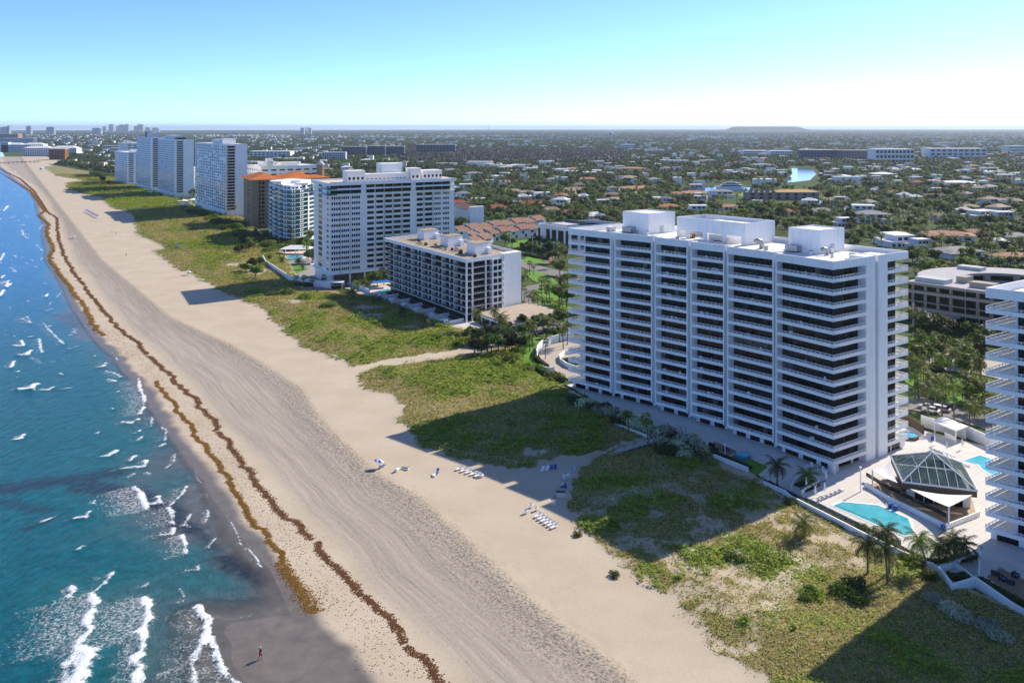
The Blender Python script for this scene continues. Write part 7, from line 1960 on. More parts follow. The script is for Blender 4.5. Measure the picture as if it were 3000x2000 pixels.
# trees round the drive and towers
def tree_px(px, py, k, sc, noun=None, z=0):
    x, y, _ = at(px, py); cm, tm, nn = TREES[k]
    t = set_plant("leafy_tree", (cm, tm), None, "tree", x, y, z, sc); later(t, noun or nn, px, py); return t
for px, py, k, s in ((1390, 1035, 6, .75), (1410, 1045, 6, .8), (1440, 1040, 4, .8), (1480, 1035, 6, .85), (1500, 1030, 4, .8), (1520, 1030, 6, .75), (1400, 1010, 2, .8), (1430, 1005, 2, .85), (1540, 1000, 4, .7), (1560, 985, 2, .8), (1590, 975, 4, .75), (1620, 965, 2, .8), (1650, 960, 4, .75), (1530, 965, 2, .8), (1480, 990, 2, .85), (1380, 1010, 4, .7), (1680, 955, 2, .75), (1600, 990, 2, .5), (1640, 985, 2, .5), (1660, 978, 2, .5), (1625, 990, 5, .5), (1500, 1005, 2, .8), (1460, 1010, 4, .8), (1585, 955, 5, .8), (1640, 945, 5, .9),
                 (1640, 805, 1, 1.0), (1662, 845, 3, 1.2), (1645, 890, 1, 1.1), (1660, 900, 0, 1.2), (1620, 770, 4, .8), (1480, 720, 1, 1.1), (1500, 724, 0, .9), (1555, 740, 4, .8), (1530, 735, 2, .7), (1568, 726, 4, .9), (1600, 742, 2, .9), (1620, 745, 4, .9), (1650, 745, 2, .8), (1350, 740, 0, 1.0), (1372, 735, 5, 1.2), (1340, 735, 2, 1.0),
                 (1085, 835, 3, .9), (1105, 838, 1, .9), (1125, 835, 0, 1.0), (1070, 850, 5, .8), (740, 800, 2, 1.1), (748, 818, 0, 1.0), (760, 790, 2, .9), (700, 750, 0, 1.0), (720, 740, 3, .9), (720, 800, 3, .8), (290, 530, 4, 1.4), (300, 540, 2, 1.4), (275, 525, 4, 1.3), (320, 548, 2, 1.2)):
    tree_px(px, py, k, s)
for i in range(46):
    px = random.uniform(2675, 2890); py = random.uniform(985, 1230)
    if 2690 < px < 2790 and 1170 < py < 1222: continue
    tree_px(px, py, random.choice([0, 1, 2, 3, 5, 2, 4]), random.uniform(.6, 1.0), "garden tree")
# hedges
def hedge(label, pts, w, h, material=LEAFD, px=True, z0=0.0):
    q = [at(*p)[:2] for p in pts] if px else [np.array(p) for p in pts]
    o = np.array([*q[0], 0.]); V, F = [], []; t = thing("hedge", label, "hedge", o)
    core = MB(None, o)
    for a, b in zip(q[:-1], q[1:]):
        L = np.linalg.norm(b - a); d = (b - a) / L; nn = np.array([-d[1], d[0]])
        core.prism([tuple(a - nn * w * .4), tuple(b - nn * w * .4), tuple(b + nn * w * .4), tuple(a + nn * w * .4)], z0 - .2, z0 + h * .85)
        for k in range(int(L * w * 26)):
            s = random.random() * L; u = random.uniform(-.5, .5) * w; zz = h * random.uniform(.75, 1.05) if abs(u) < w * .38 else random.uniform(.1, 1) * h
            c = a + d * s + nn * u; r = random.uniform(.10, .2); ph = random.random() * 6; i = len(V); tl = random.uniform(-.1, .1)
            V += [(c[0] - o[0] + r * math.cos(ph), c[1] - o[1] + r * math.sin(ph), z0 + zz + tl), (c[0] - o[0] - r * math.sin(ph), c[1] - o[1] + r * math.cos(ph), z0 + zz), (c[0] - o[0] - r * math.cos(ph), c[1] - o[1] - r * math.sin(ph), z0 + zz - tl), (c[0] - o[0] + r * math.sin(ph), c[1] - o[1] - r * math.cos(ph), z0 + zz + .05)]
            F.append((i, i + 1, i + 2, i + 3))
    core.build("core", material, t)
    me = bpy.data.meshes.new("leaves"); me.from_pydata(V, [], F); me.materials.append(material); inst("leaves", me, t)
hedge("clipped dark hedge between the pool wall and glass fence", [(2248, 1418), (2312, 1456), (2486, 1540), (2640, 1616), (2752, 1668)], 1.1, 1.0)
hedge("clipped dark hedge along the terrace edge near the boardwalk", [(2046, 1304), (2100, 1332), (2200, 1374)], 1.2, .8)
hedge("dark hedge in the zigzag wall under the tower", [(1730, 1176), (1846, 1226), (1820, 1240), (1905, 1278), (2000, 1292)], 1.2, .6)
hedge("dark hedge in the planter by the pool umbrellas", [(2335, 1425), (2370, 1412), (2395, 1420), (2352, 1440)], 1.6, .5)
hedge("dark hedge inside the right-hand planter", [(2770, 1690), (2800, 1700), (2840, 1690)], 2.0, .9)
hedge("long hedge along the right-hand tower's terrace wall", [(2868, 1700), (2960, 1752), (3040, 1800)], 1.3, .8)
hedge("green planting around the five pool palms", [(2690, 1648), (2760, 1655), (2850, 1628)], 2.4, .7, LEAF)
hedge("hedge rimming the lawn by the curved drive", [(1566, 1050), (1580, 1062), (1605, 1080)], 1.4, 1.3)
hedge("hedge at the lower end of the paved drive", [(1566, 1082), (1610, 1104), (1650, 1118)], 2.2, 1.6)
hedge("planting in the drive's round island", [(1650, 1060), (1690, 1055), (1700, 1065), (1660, 1070)], 3.0, 1.0)
hedge("hedge along the bright lawn by the townhouses", [(1490, 738), (1540, 728), (1580, 728)], 2.5, 2.0, LEAF)
hedge("low dark hedges beside the brick drive", [(1540, 746), (1570, 754), (1606, 760)], 2.0, 1.2)
hedge("clipped hedge behind the slab tower's pool", [(775, 742), (840, 728), (925, 722)], 4.0, 3.0, LEAF)
hedge("dark hedge at the foot of the slab tower's wall", [(860, 838), (960, 834)], 3.0, 1.5)
for j in range(6): hedge("dark patio hedge below the grey-white block, %s from its near corner" % ORD[j], [FC.w(3.5 + j * 12.5, -1.2), FC.w(12 + j * 12.5, -1.2)], 1.6, 1.1, LEAFD, False)

# ------------------------------------------------------------------ dune growth: grass blades and ground leaves, far too many to count
def dune_growth():
    veg, gr = BAT['veg'], BAT['green']; A_ = BAT['along']
    n, m = veg.shape
    vc = veg[:-1, :-1]; ac = A_[:-1, :-1]
    dx = np.hypot(BX[1:, :-1] - BX[:-1, :-1], BY[1:, :-1] - BY[:-1, :-1]); dy = np.hypot(BX[:-1, 1:] - BX[:-1, :-1], BY[:-1, 1:] - BY[:-1, :-1])
    dist = np.hypot(BX[:-1, :-1], BY[:-1, :-1])
    w = np.clip(vc - .12, 0, 1) * dx * dy * (150. / dist) ** 1.55 * (ac < 1500) * (ac > -70)
    w = w.ravel() / w.sum(); N = 270000
    ci = RNG.choice(w.size, N, p=w); i, j = ci // (m - 1), ci % (m - 1)
    fu, fv = RNG.random(N), RNG.random(N)
    def lerp(Q): return (Q[i, j] * (1 - fu) * (1 - fv) + Q[i + 1, j] * fu * (1 - fv) + Q[i, j + 1] * (1 - fu) * fv + Q[i + 1, j + 1] * fu * fv)
    x, y, z, g, a = lerp(BX), lerp(BY), lerp(BZ), lerp(gr), lerp(A_)
    sc = (np.hypot(x, y) / 150.) ** .62
    patch = fbm(x * .25, y * .25, 3); hue = fbm(x * .06 + 9, y * .06, 3)
    leafy = RNG.random(N) < np.clip(g * 1.3 - .05, .05, .97)
    V = np.zeros((N, 6, 3)); C = np.zeros((N, 6, 4)); C[..., 3] = 1
    th = RNG.random(N) * 6.283
    low = leafy | (RNG.random(N) < .6)
    hgt = np.where(leafy, .1 + .95 * g * smooth(.25, .75, fbm(x * .45, y * .45, 2)) + .15 * RNG.random(N), .12 + .24 * RNG.random(N)) * sc
    rad = np.where(leafy, .08 + .09 * RNG.random(N), .05 + .04 * RNG.random(N)) * sc
    cx, sx = np.cos(th), np.sin(th)
    for k in range(2):
        c, s = (cx, sx) if k == 0 else (-sx, cx)
        l = RNG.normal(0, .95, N) * hgt; l2 = RNG.normal(0, .95, N) * hgt
        # blades: narrow upright triangles; leaves: tilted broad triangles
        b0 = np.stack([x + c * rad, y + s * rad, np.where(low, z + hgt * .75, z)], -1); b1 = np.stack([x - c * rad, y - s * rad, np.where(low, z + hgt * .8, z)], -1)
        tp = np.stack([np.where(low, x - s * rad * 2.2, x + l), np.where(low, y + c * rad * 2.2, y + l2), z + hgt], -1)
        V[:, 3 * k] = b0; V[:, 3 * k + 1] = b1; V[:, 3 * k + 2] = tp
    straw = np.array([.46, .35, .15]); olive = np.array([.26, .25, .05]); dark = np.array([.08, .075, .03]); green = np.array([.13, .215, .02]); lime = np.array([.27, .33, .03]); rust = np.array([.30, .14, .03])
    r = RNG.random(N)[:, None]; p_ = patch[:, None]; h_ = hue[:, None]
    dry = np.where(r < .45 - (h_ - .5) * .8, straw, np.where(r < .8, olive, dark))
    lush = np.where(r < .5, green, np.where(r < .93, lime, rust))
    dry = dry * (1 - .45 * g[:, None]) + olive * 1.15 * .45 * g[:, None]
    col = np.where(leafy[:, None], lush, dry) * (.7 + .7 * RNG.random((N, 1)))
    C[:, :, :3] = np.clip(col * np.array([1.3, 1.34, 1.1]), 0, .7)[:, None, :]
    me = bpy.data.meshes.new("dune_grass"); nv = N * 6
    me.vertices.add(nv); me.vertices.foreach_set("co", V.reshape(-1).astype(np.float32))
    me.loops.add(nv); me.loops.foreach_set("vertex_index", np.arange(nv, dtype=np.int32))
    me.polygons.add(N * 2); me.polygons.foreach_set("loop_start", np.arange(0, nv, 3, dtype=np.int32)); me.polygons.foreach_set("loop_total", np.full(N * 2, 3, np.int32))
    me.update(calc_edges=True)
    at_ = me.color_attributes.new("tint", 'FLOAT_COLOR', 'POINT'); at_.data.foreach_set("color", C.reshape(-1).astype(np.float32))
    me.materials.append(GRASS)
    o = link(bpy.data.objects.new("dune_grass", me)); tag(o, "dry grass and green ground cover all over the dunes", "grass", None, 'stuff')
dune_growth()
# ------------------------------------------------------------------ houses of the quarter inland
ROOFC = {"red": mat("red_roof_tile", (.28, .065, .035), .85, .2, .3), "salmon": mat("salmon_roof_tile", (.42, .20, .125), .85, .2, .3), "tan": mat("tan_roof_tile", (.36, .27, .18), .85, .2, .3), "grey": mat("grey_roof_tile", (.25, .25, .25), .8, .15, .3), "white": mat("white_roof_tile", (.70, .69, .67), .7, .06, .3), "brown": mat("dark_brown_roof_tile", (.16, .10, .07), .85, .2, .3), "orange": mat("faded_orange_tile", (.42, .17, .07), .85, .2, .3)}
WALLC = [WHITE, WHITE2, CREAM, mat("pale_yellow_render", (.62, .54, .38), .85), mat("pale_grey_render", (.55, .56, .57), .85)]
_hm = {}
def house_parts(kind, roof, wi):
    key = (kind, roof, wi)
    if key in _hm: return _hm[key]
    W = WALLC[wi]; parts = []
    add = lambda nm, mb, m: parts.append((nm, mb.mesh(nm, m)))
    if kind == "hip":
        add("wall", MB().box(-.5, .5, -.32, .32, -.5, 3.2).box(-.5, -.16, -.55, -.32, -.5, 3.1), W)
        m = MB(); hip_roof(m, -.5, .5, -.32, .32, 3.2, 2.1, .045); add("roof", m, ROOFC[roof])
        m = MB(); hip_roof(m, -.5, -.16, -.6, -.1, 3.1, 1.5, .04); add("roof_wing", m, ROOFC[roof])
        wy = -.325; xs = (-.08, .1, .3)
    elif kind == "two":
        add("wall", MB().box(-.42, .42, -.3, .32, -.5, 6.2).box(-.5, -.42, -.3, .2, -.5, 3.2).box(.1, .5, -.5, -.3, -.5, 3.2), W)
        m = MB(); hip_roof(m, -.42, .42, -.3, .32, 6.2, 2.2, .05); add("roof", m, ROOFC[roof])
        m = MB(); hip_roof(m, .1, .5, -.52, -.28, 3.2, 1.0, .03); add("porch_roof", m, ROOFC[roof])
        wy = -.305; xs = (-.35, -.2, -.02)
    else:
        add("wall", MB().box(-.5, .1, -.35, .35, -.5, 3.4).box(-.2, .5, -.2, .35, -.5, 6.4), W)
        add("roof", MB().box(-.52, .12, -.38, .36, 3.4, 3.75).box(-.22, .52, -.23, .37, 6.4, 6.8), WHITE if roof == "white" else ROOFC[roof])
        add("roof_deck", MB().box(-.2, .5, -.21, .35, 6.8, 6.86), ROOFW)
        wy = -.355; xs = (-.44, -.24, -.06)
    for x in xs: parts.append(("window", MB().box(x, x + .12, wy - .004, wy + .01, .6, 2.3).mesh("window", random.choice([GL[0], GL[3], BLUEG]))))
    if kind != "hip":
        y2 = -.305 if kind == "two" else -.205
        for x in (-.12, .1, .28): parts.append(("window", MB().box(x, x + .13, y2 - .004, y2 + .01, 3.9, 5.6).mesh("window", random.choice([GL[0], GL[3], BLUEG]))))
    parts.append(("door", MB().box(.18 if kind == "hip" else -.0, .22 if kind == "hip" else .05, wy - .005, wy + .01, 0, 2.1).mesh("door", BROWN)))
    _hm[key] = parts
    return parts
HOUSES = []
def house(px, py, wpx, kind, roof, wi=None, noun=None, rz=None):
    p = at(px, py); w = max(9., wpx / FPX * p[1]); wi = random.randrange(len(WALLC)) if wi is None else wi
    t = thing("house", None, "house", (p[0], p[1], -.35), None, random.uniform(-.5, .5) if rz is None else rz)
    t.scale = (w, w * random.uniform(.8, 1.0), random.uniform(.95, 1.2))
    for nm, me in house_parts(kind, roof, wi): inst(nm, me, t)
    wc = ["white-walled", "white-walled", "cream", "pale yellow", "pale grey"][wi]
    later(t, noun or "%s house with %s %s roof" % (wc, roof, {"hip": "hip", "two": "hip", "flat": "flat"}[kind]), px, py)
    HOUSES.append((p[0], p[1], w * .62))
    return t
EXPL = [(1553, 604, 75, "hip", "red", 2, "low house with red hip roofs"), (1453, 616, 70, "hip", "red", 2), (1581, 582, 68, "flat", "white", 0, "white flat-roofed two-storey villa"), (1683, 562, 65, "hip", "tan", 0), (1868, 556, 110, "hip", "salmon", 2), (2017, 572, 90, "hip", "salmon", 2), (1848, 502, 90, "two", "salmon", 2), (1676, 498, 60, "hip", "salmon", 2), (1788, 487, 45, "two", "grey", 0),
        (1842, 530, 60, "two", "tan", 0), (1915, 536, 48, "two", "grey", 0), (1488, 500, 60, "two", "tan", 2), (1552, 504, 45, "flat", "white", 0), (1663, 513, 60, "flat", "white", 0), (1389, 520, 60, "two", "grey", 0), (1320, 508, 50, "two", "grey", 0), (1472, 520, 40, "flat", "white", 0), (1357, 556, 50, "flat", "white", 0), (1357, 584, 50, "two", "grey", 0), (1510, 600, 50, "hip", "grey", 0), (1530, 584, 40, "hip", "white", 0),
        (1632, 612, 40, "hip", "grey", 4), (1708, 582, 34, "hip", "white", 0), (2035, 622, 70, "flat", "white", 0), (1425, 540, 40, "flat", "white", 0), (1500, 566, 60, "hip", "tan", 2), (1545, 570, 50, "hip", "tan", 2), (1640, 580, 50, "hip", "salmon", 2), (1720, 530, 60, "hip", "salmon", 2), (1660, 630, 50, "hip", "orange", 2), (1740, 640, 60, "hip", "white", 0), (1750, 660, 40, "hip", "orange", 2), (1700, 600, 40, "hip", "white", 3), (1760, 605, 50, "flat", "white", 4), (1800, 590, 60, "hip", "tan", 2),
        (2459, 520, 70, "hip", "white", 0), (2587, 522, 75, "two", "white", 4), (2676, 506, 45, "two", "white", 0), (2515, 622, 85, "flat", "white", 0, "white villa with large glass front by the canal"), (2550, 650, 110, "two", "grey", 0, "large white villa with grey hip roofs"), (2468, 662, 60, "flat", "white", 0), (2650, 588, 44, "two", "white", 0), (2740, 582, 65, "hip", "brown", 2), (2690, 612, 60, "hip", "brown", 2), (2900, 602, 60, "two", "tan", 2), (2960, 606, 70, "two", "tan", 2),
        (2778, 700, 130, "hip", "salmon", 2, "long low house with tan-pink tiled roof"), (2800, 748, 130, "hip", "grey", 0), (2616, 712, 90, "flat", "white", 0), (2965, 762, 110, "hip", "salmon", 2), (2212, 606, 40, "flat", "brown", 0), (2127, 612, 70, "hip", "salmon", 2), (2306, 630, 34, "hip", "orange", 2), (2178, 618, 40, "hip", "tan", 2), (2034, 570, 65, "hip", "salmon", 2), (2110, 576, 75, "two", "grey", 0), (2808, 546, 100, "two", "white", 0), (2897, 562, 60, "two", "grey", 0), (2890, 514, 60, "flat", "white", 4), (2944, 490, 55, "hip", "grey", 0), (2915, 499, 50, "hip", "tan", 2),
        (2234, 492, 70, "two", "grey", 0), (2225, 482, 45, "hip", "red", 2), (2165, 480, 30, "hip", "salmon", 2), (2064, 488, 40, "hip", "tan", 2), (2633, 486, 40, "hip", "tan", 2), (2545, 496, 50, "flat", "white", 0), (2833, 482, 34, "hip", "tan", 2), (2935, 526, 70, "two", "grey", 2), (2630, 720, 90, "flat", "white", 0), (2690, 730, 60, "flat", "white", 4), (2870, 640, 90, "flat", "white", 4), (2930, 645, 70, "flat", "white", 4), (2740, 640, 60, "hip", "brown", 2), (2850, 690, 60, "hip", "salmon", 2), (2700, 690, 50, "hip", "brown", 0), (2970, 700, 80, "hip", "grey", 0), (2920, 720, 60, "hip", "white", 0),
        (700, 490, 24, "hip", "orange", 2), (740, 498, 30, "hip", "brown", 2), (850, 500, 40, "hip", "brown", 2), (830, 482, 46, "hip", "salmon", 0), (880, 516, 30, "flat", "white", 0), (960, 500, 30, "hip", "tan", 2), (1000, 492, 34, "hip", "tan", 2), (1075, 476, 40, "two", "white", 0), (930, 476, 30, "hip", "white", 0), (1150, 488, 24, "hip", "tan", 2)]
for e in EXPL: house(*e)
def hidden(px, py):
    """standing behind one of the big buildings"""
    for x0, x1, y0, y1 in ((1660, 2665, 690, 1380), (1800, 2480, 640, 760), (2885, 3100, 840, 1700), (915, 1335, 500, 830), (1130, 1528, 690, 930), (715, 930, 520, 700), (570, 722, 410, 620), (400, 566, 395, 565), (336, 402, 420, 535), (2655, 3000, 800, 960), (1340, 1600, 640, 740), (1572, 1780, 650, 730)):
        if x0 < px < x1 and y0 < py < y1: return True
    return False
def in_wood(px, py): return 1180 < px < 1830 and 437 < py < 482 and py > 470 - (px - 1180) * .05 - 25
n_more = 0; tries = 0
while n_more < 200 and tries < 6000:
    tries += 1
    py = 440 + 190 * random.random() ** 1.5; px = random.uniform(1340, 2990) if random.random() < .85 else random.uniform(720, 1200)
    if hidden(px, py) or (in_wood(px, py) and random.random() < .95) or (px < 1340 and py > 500): continue
    if 2060 < px < 2420 and 480 < py < 600: continue
    p = at(px, py); w = random.uniform(13, 24)
    if any(math.hypot(p[0] - h[0], p[1] - h[1]) < (h[2] + w * .6) * 1.15 for h in HOUSES): continue
    house(px, py, w / p[1] * FPX, random.choice(["hip", "hip", "two", "flat"]), random.choices(["white", "tan", "grey", "salmon", "brown", "red", "orange"], [6, 4, 5, 3, 2, 1, 1])[0])
    n_more += 1

# canals, yacht, half-built house
CANAL = None
g = G("canal_water"); p_ = g.pos()
CANAL = g.bsdf((.03, .05, .06), .06, g.bump(g.noise(p_, .4, 4), .15, .3), 0, .5)
CAN = [[(2296, 536), (2372, 528), (2392, 510), (2376, 492), (2318, 492), (2322, 508)], [(2380, 606), (2490, 608), (2490, 590), (2390, 584)], [(2050, 560), (2190, 562), (2200, 548), (2060, 544)], [(2800, 648), (2960, 650), (2950, 628), (2830, 622)]]
for c in CAN: flat("canal", c, CANAL, -.2)
flat("lawn", [(2160, 572), (2190, 556), (2205, 560), (2180, 578)], LAWN, -.12); flat("lawn", [(2810, 608), (2880, 612), (2860, 626), (2800, 620)], LAWN, -.12); flat("lawn", [(2395, 574), (2480, 578), (2480, 586), (2395, 582)], mat("dry_plot", (.25, .22, .10), .9, .2, .2), -.12)
o = at(2140, 556); TY = thing("motor_yacht", "white three-deck motor yacht moored in the canal", "yacht", o)
Ly = 78 / FPX * o[1]; fy = Frame(o[:2] - (Ly / 2, 0), o[:2] + (Ly / 2, 0), o[:2] - (Ly / 2, 0) + (0, 1))
MB(fy, o).prism([(0, 1.2), (Ly * .1, .2), (Ly * .8, 0), (Ly, .4), (Ly, 6), (Ly * .8, 6.4), (Ly * .1, 6.2), (0, 5.2)], -.4, [4.2, 4.2, 3.4, 3.2, 3.2, 3.4, 4.2, 4.2]).build("hull", WHITE2, TY)
for nm, x0, x1, z0, z1, i_ in (("main_deck", .18, .92, 3.4, 5.6, .6), ("upper_deck", .28, .84, 5.9, 7.9, 1.0), ("flybridge", .40, .72, 8.2, 9.6, 1.6)):
    MB(fy, o).prism([(Ly * x0, i_), (Ly * x1, i_), (Ly * x1, 6.2 - i_), (Ly * x0, 6.2 - i_)], z0, z1).build(nm, BLUEG, TY)
    MB(fy, o).box(Ly * (x0 - .03), Ly * (x1 + .05), i_ - .3, 6.5 - i_, z1, z1 + .35).box(Ly * (x0 + .02), Ly * x1, i_ - .1, i_, z0, z0 + .7).build(nm + "_roof", WHITE2, TY)
MB(fy, o).tube([(Ly * .55, 3, 9.8), (Ly * .55, 3, 13)], .3, 5).build("radar_mast", WHITE2, TY)
o = at(2295, 585); TCO = thing("half_built_house", "half-built grey house with yellow roof sheathing behind scaffolds", "building site", o)
wq = 210 / FPX * o[1]
MB(None, o).box(o[0] - wq * .5, o[0] + wq * .5, o[1], o[1] + 18, -.4, 8).build("wall", mat("raw_block", (.30, .26, .22), .9, .15, .4), TCO)
hip_roof(MB(None, o), o[0] - wq * .1, o[0] + wq * .5, o[1], o[1] + 18, 8, 2.6, 1).build("roof", mat("yellow_sheathing", (.55, .33, .10), .85), TCO)
for k in range(5):
    x = o[0] - wq * .5 + k * wq * .08
    MB(None, o).face([(x, o[1] - 1, 8), (x + wq * .07, o[1] - 1, 8), (x + wq * .035, o[1] - 1, 12)]).face([(x, o[1] + 18, 8), (x + wq * .07, o[1] + 18, 8), (x + wq * .035, o[1] + 18, 12)]).build("roof_truss", _MC["raw_block"], TCO)
for k in range(8): MB(None, o).box(o[0] - wq * .45 + k * wq * .12, o[0] - wq * .40 + k * wq * .12, o[1] - .1, o[1], 1, 3).box(o[0] - wq * .45 + k * wq * .12, o[0] - wq * .40 + k * wq * .12, o[1] - .1, o[1], 4.6, 6.8).build("window_opening", FRAME, TCO)

# parked cars behind the pool garden
def car(label, px, py, rz, col):
    p = at(px, py); t = thing("parked_car", label, "car", (p[0], p[1], -.1), None, rz)
    m = MB(); m.prism([(-2.2, -.88), (2.2, -.88), (2.25, 0), (2.2, .88), (-2.2, .88), (-2.25, 0)], .32, .85); m.build("body", col, t)
    MB().prism([(-1.5, -.8), (1.1, -.8), (1.1, .8), (-1.5, .8)], [.85] * 4, .86).build("sill", col, t)
    v = MB(); v.v = [(-1.7, -.8, .85), (1.2, -.8, .85), (1.2, .8, .85), (-1.7, .8, .85), (-1.1, -.66, 1.42), (.45, -.66, 1.42), (.45, .66, 1.42), (-1.1, .66, 1.42)]
    v.f = [(0, 1, 5, 4), (1, 2, 6, 5), (2, 3, 7, 6), (3, 0, 4, 7)]; v.m = [0] * 4; v.build("window", GL[0], t)
    MB().box(-1.12, .47, -.67, .67, 1.42, 1.47).build("roof", col, t)
    for x in (-1.35, 1.4):
        for y in (-.86, .86):
            w_ = MB().tube([(x, y - .1, .33), (x, y + .1, .33)], .33, 12).build("wheel", FRAME, t); MB().tube([(x, y - .12, .33), (x, y + .12, .33)], .18, 8).build("rim", METAL, w_)
    for y in (-.6, .6): MB().box(2.19, 2.24, y - .16, y + .16, .6, .75).build("headlight", WHITE2, t)
for i, (x, y, c, n_) in enumerate(((2728, 1205, WHITE2, "white"), (2742, 1198, WHITE2, "pale"), (2760, 1202, METAL, "silver"), (2715, 1196, METAL, "grey"), (2775, 1194, mat("dark_blue_paint", (.03, .05, .12), .3), "dark blue"))):
    car("%s car parked under the palms behind the spa" % n_, x, y, UA + .2, c)
for i, (x, y, lab) in enumerate(((1560, 744, "utility pole with wires at the bright lawn"), (1623, 762, "pale utility pole in front of the dark-windowed low building"), (1495, 742, "street lamp pole beside the townhouses"))):
    p = at(x, y); o = np.array([*p[:2], 0.]); t = thing("utility_pole", lab, "utility pole", o)
    MB(None, o).tube([(p[0], p[1], -.4), (p[0], p[1], 11)], [.28, .2], 6).build("pole", GREYW, t); MB(None, o).box(p[0] - 1.4, p[0] + 1.4, p[1] - .1, p[1] + .1, 10, 10.3).build("cross_arm", GREYW, t)
p = at(2675, 990); o = np.array([*p[:2], 0.]); t = thing("flagpole", "thin white flagpole with hanging flag before the courtyard building", "flagpole", o)
MB(None, o).tube([(p[0], p[1], -.3), (p[0], p[1], 13)], .1, 6).build("pole", WHITE2, t); MB(None, o).prism([(p[0], p[1]), (p[0] + .7, p[1]), (p[0] + .7, p[1] + .1), (p[0], p[1] + .1)], [9.8, 9.2, 9.2, 9.8], [12.6, 11.6, 11.6, 12.6]).build("flag", mat("faded_red_flag", (.5, .12, .12), .9), t)

# ------------------------------------------------------------------ trees of the quarter: the nearest ones singly, the rest as one mass
EXCL = []
for fr, a0, a1, b0, b1 in ((FA, -60, 95, -40, 46), (FB, -5, 95, -6, 36), (FC, -30, LC + 36, -20, RC + 4), (FD, -4, LD + 30, -4, RD + 4), (FF, -8, 50, -8, 66), (FH, -3, 105, -3, 24), (FI, -3, 85, -3, 24), (FI2, -3, 100, -3, 24), (FJ, -3, 70, -3, 40), (FM, -3, 36, -3, 47), (FO, -3, 42, -3, 14), (FP, -20, LP + 3, -15, 72), (FG, -2, 60, -2, 62)):
    EXCL.append([tuple(fr.w(a0, b0)), tuple(fr.w(a1, b0)), tuple(fr.w(a1, b1)), tuple(fr.w(a0, b1))])
EXCL.append([tuple(at(*p)[:2]) for p in ((1335, 745), (1600, 742), (1610, 655), (1500, 650), (1335, 690))])
EXCL.append([tuple(q) for q in (EP + EP2)])
EXCL.append([tuple(at(*p)[:2]) for p in ((1525, 775), (1610, 742), (1660, 800), (1690, 900), (1620, 870), (1540, 900))])
for c in CAN: EXCL.append([tuple(at(*p)[:2]) for p in c])
EXCL.append([tuple(at(*p)[:2]) for p in ((2285, 556), (2400, 556), (2410, 488), (2300, 485))]); EXCL.append([tuple(at(*p)[:2]) for p in ((2050, 600), (2205, 600), (2205, 535), (2060, 535))]); EXCL.append([tuple(at(*p)[:2]) for p in ((2180, 606), (2410, 610), (2410, 565), (2180, 560))])
H_ = np.array(HOUSES)
def free(x, y, margin=.8):
    x = np.asarray(x); y = np.asarray(y); ok = np.ones(x.shape, bool)
    for pl in EXCL: ok &= ~inside(pl, x, y)
    for k in range(0, len(H_)):
        ok &= np.hypot(x - H_[k, 0], y - H_[k, 1]) > H_[k, 2] * margin
        ok &= np.hypot(x - H_[k, 0] * .985, y - H_[k, 1] * .985 + H_[k, 2] * .5) > H_[k, 2] * .9
    return ok
def inland(x, y):
    q = FA.inv @ np.stack([x - FA.p[0], y - FA.p[1]])
    return q[1] > inl(q[0]) + 5 + .01 * np.maximum(0, q[0]), q
def throw(n, d0, d1, pw=1.0):
    d = (d0 ** (2 - pw) + RNG.random(n) * (d1 ** (2 - pw) - d0 ** (2 - pw))) ** (1 / (2 - pw))
    t = RNG.uniform(-.66, .70, n)
    return t * d, d
x, y = throw(14000, 250, 1500, .75)
ok, q = inland(x, y); ok &= free(x, y); x, y = x[ok], y[ok]
keep = []; cell = {}
for i in range(len(x)):
    c = (int(x[i] // 5.2), int(y[i] // 5.2))
    if c in cell: continue
    cell[c] = 1; keep.append(i)
x, y = x[keep], y[keep]
clump = fbm(x * .012, y * .012, 3); px_, py_ = 1500 + FPX * x / y, HORIZON + FPX * EYE / y
is_palm = RNG.random(len(x)) < np.where(clump > .5, .62, .33)
order = np.argsort(y); cnt = {0: 0, 1: 0}; LIM = {0: 190, 1: 190}
rest = []
for i in order:
    k = int(is_palm[i]); vis = 0 < px_[i] < 3000 and not hidden(px_[i], py_[i])
    if not vis and y[i] < 1500 and hidden(px_[i], py_[i] - 40): continue
    if vis and cnt[k] < LIM[k]:
        cnt[k] += 1; s = random.uniform(.7, 1.25)
        if k: 
            v = random.choice(PALMS); t = set_plant("palm_tree", v[:2], None, "palm", x[i], y[i], -.35, s)
        else:
            v = random.choice(TREES); t = set_plant("leafy_tree", v[:2], None, "tree", x[i], y[i], -.35, s)
        later(t, v[2], px_[i], py_[i])
    else: rest.append((x[i], y[i], k))

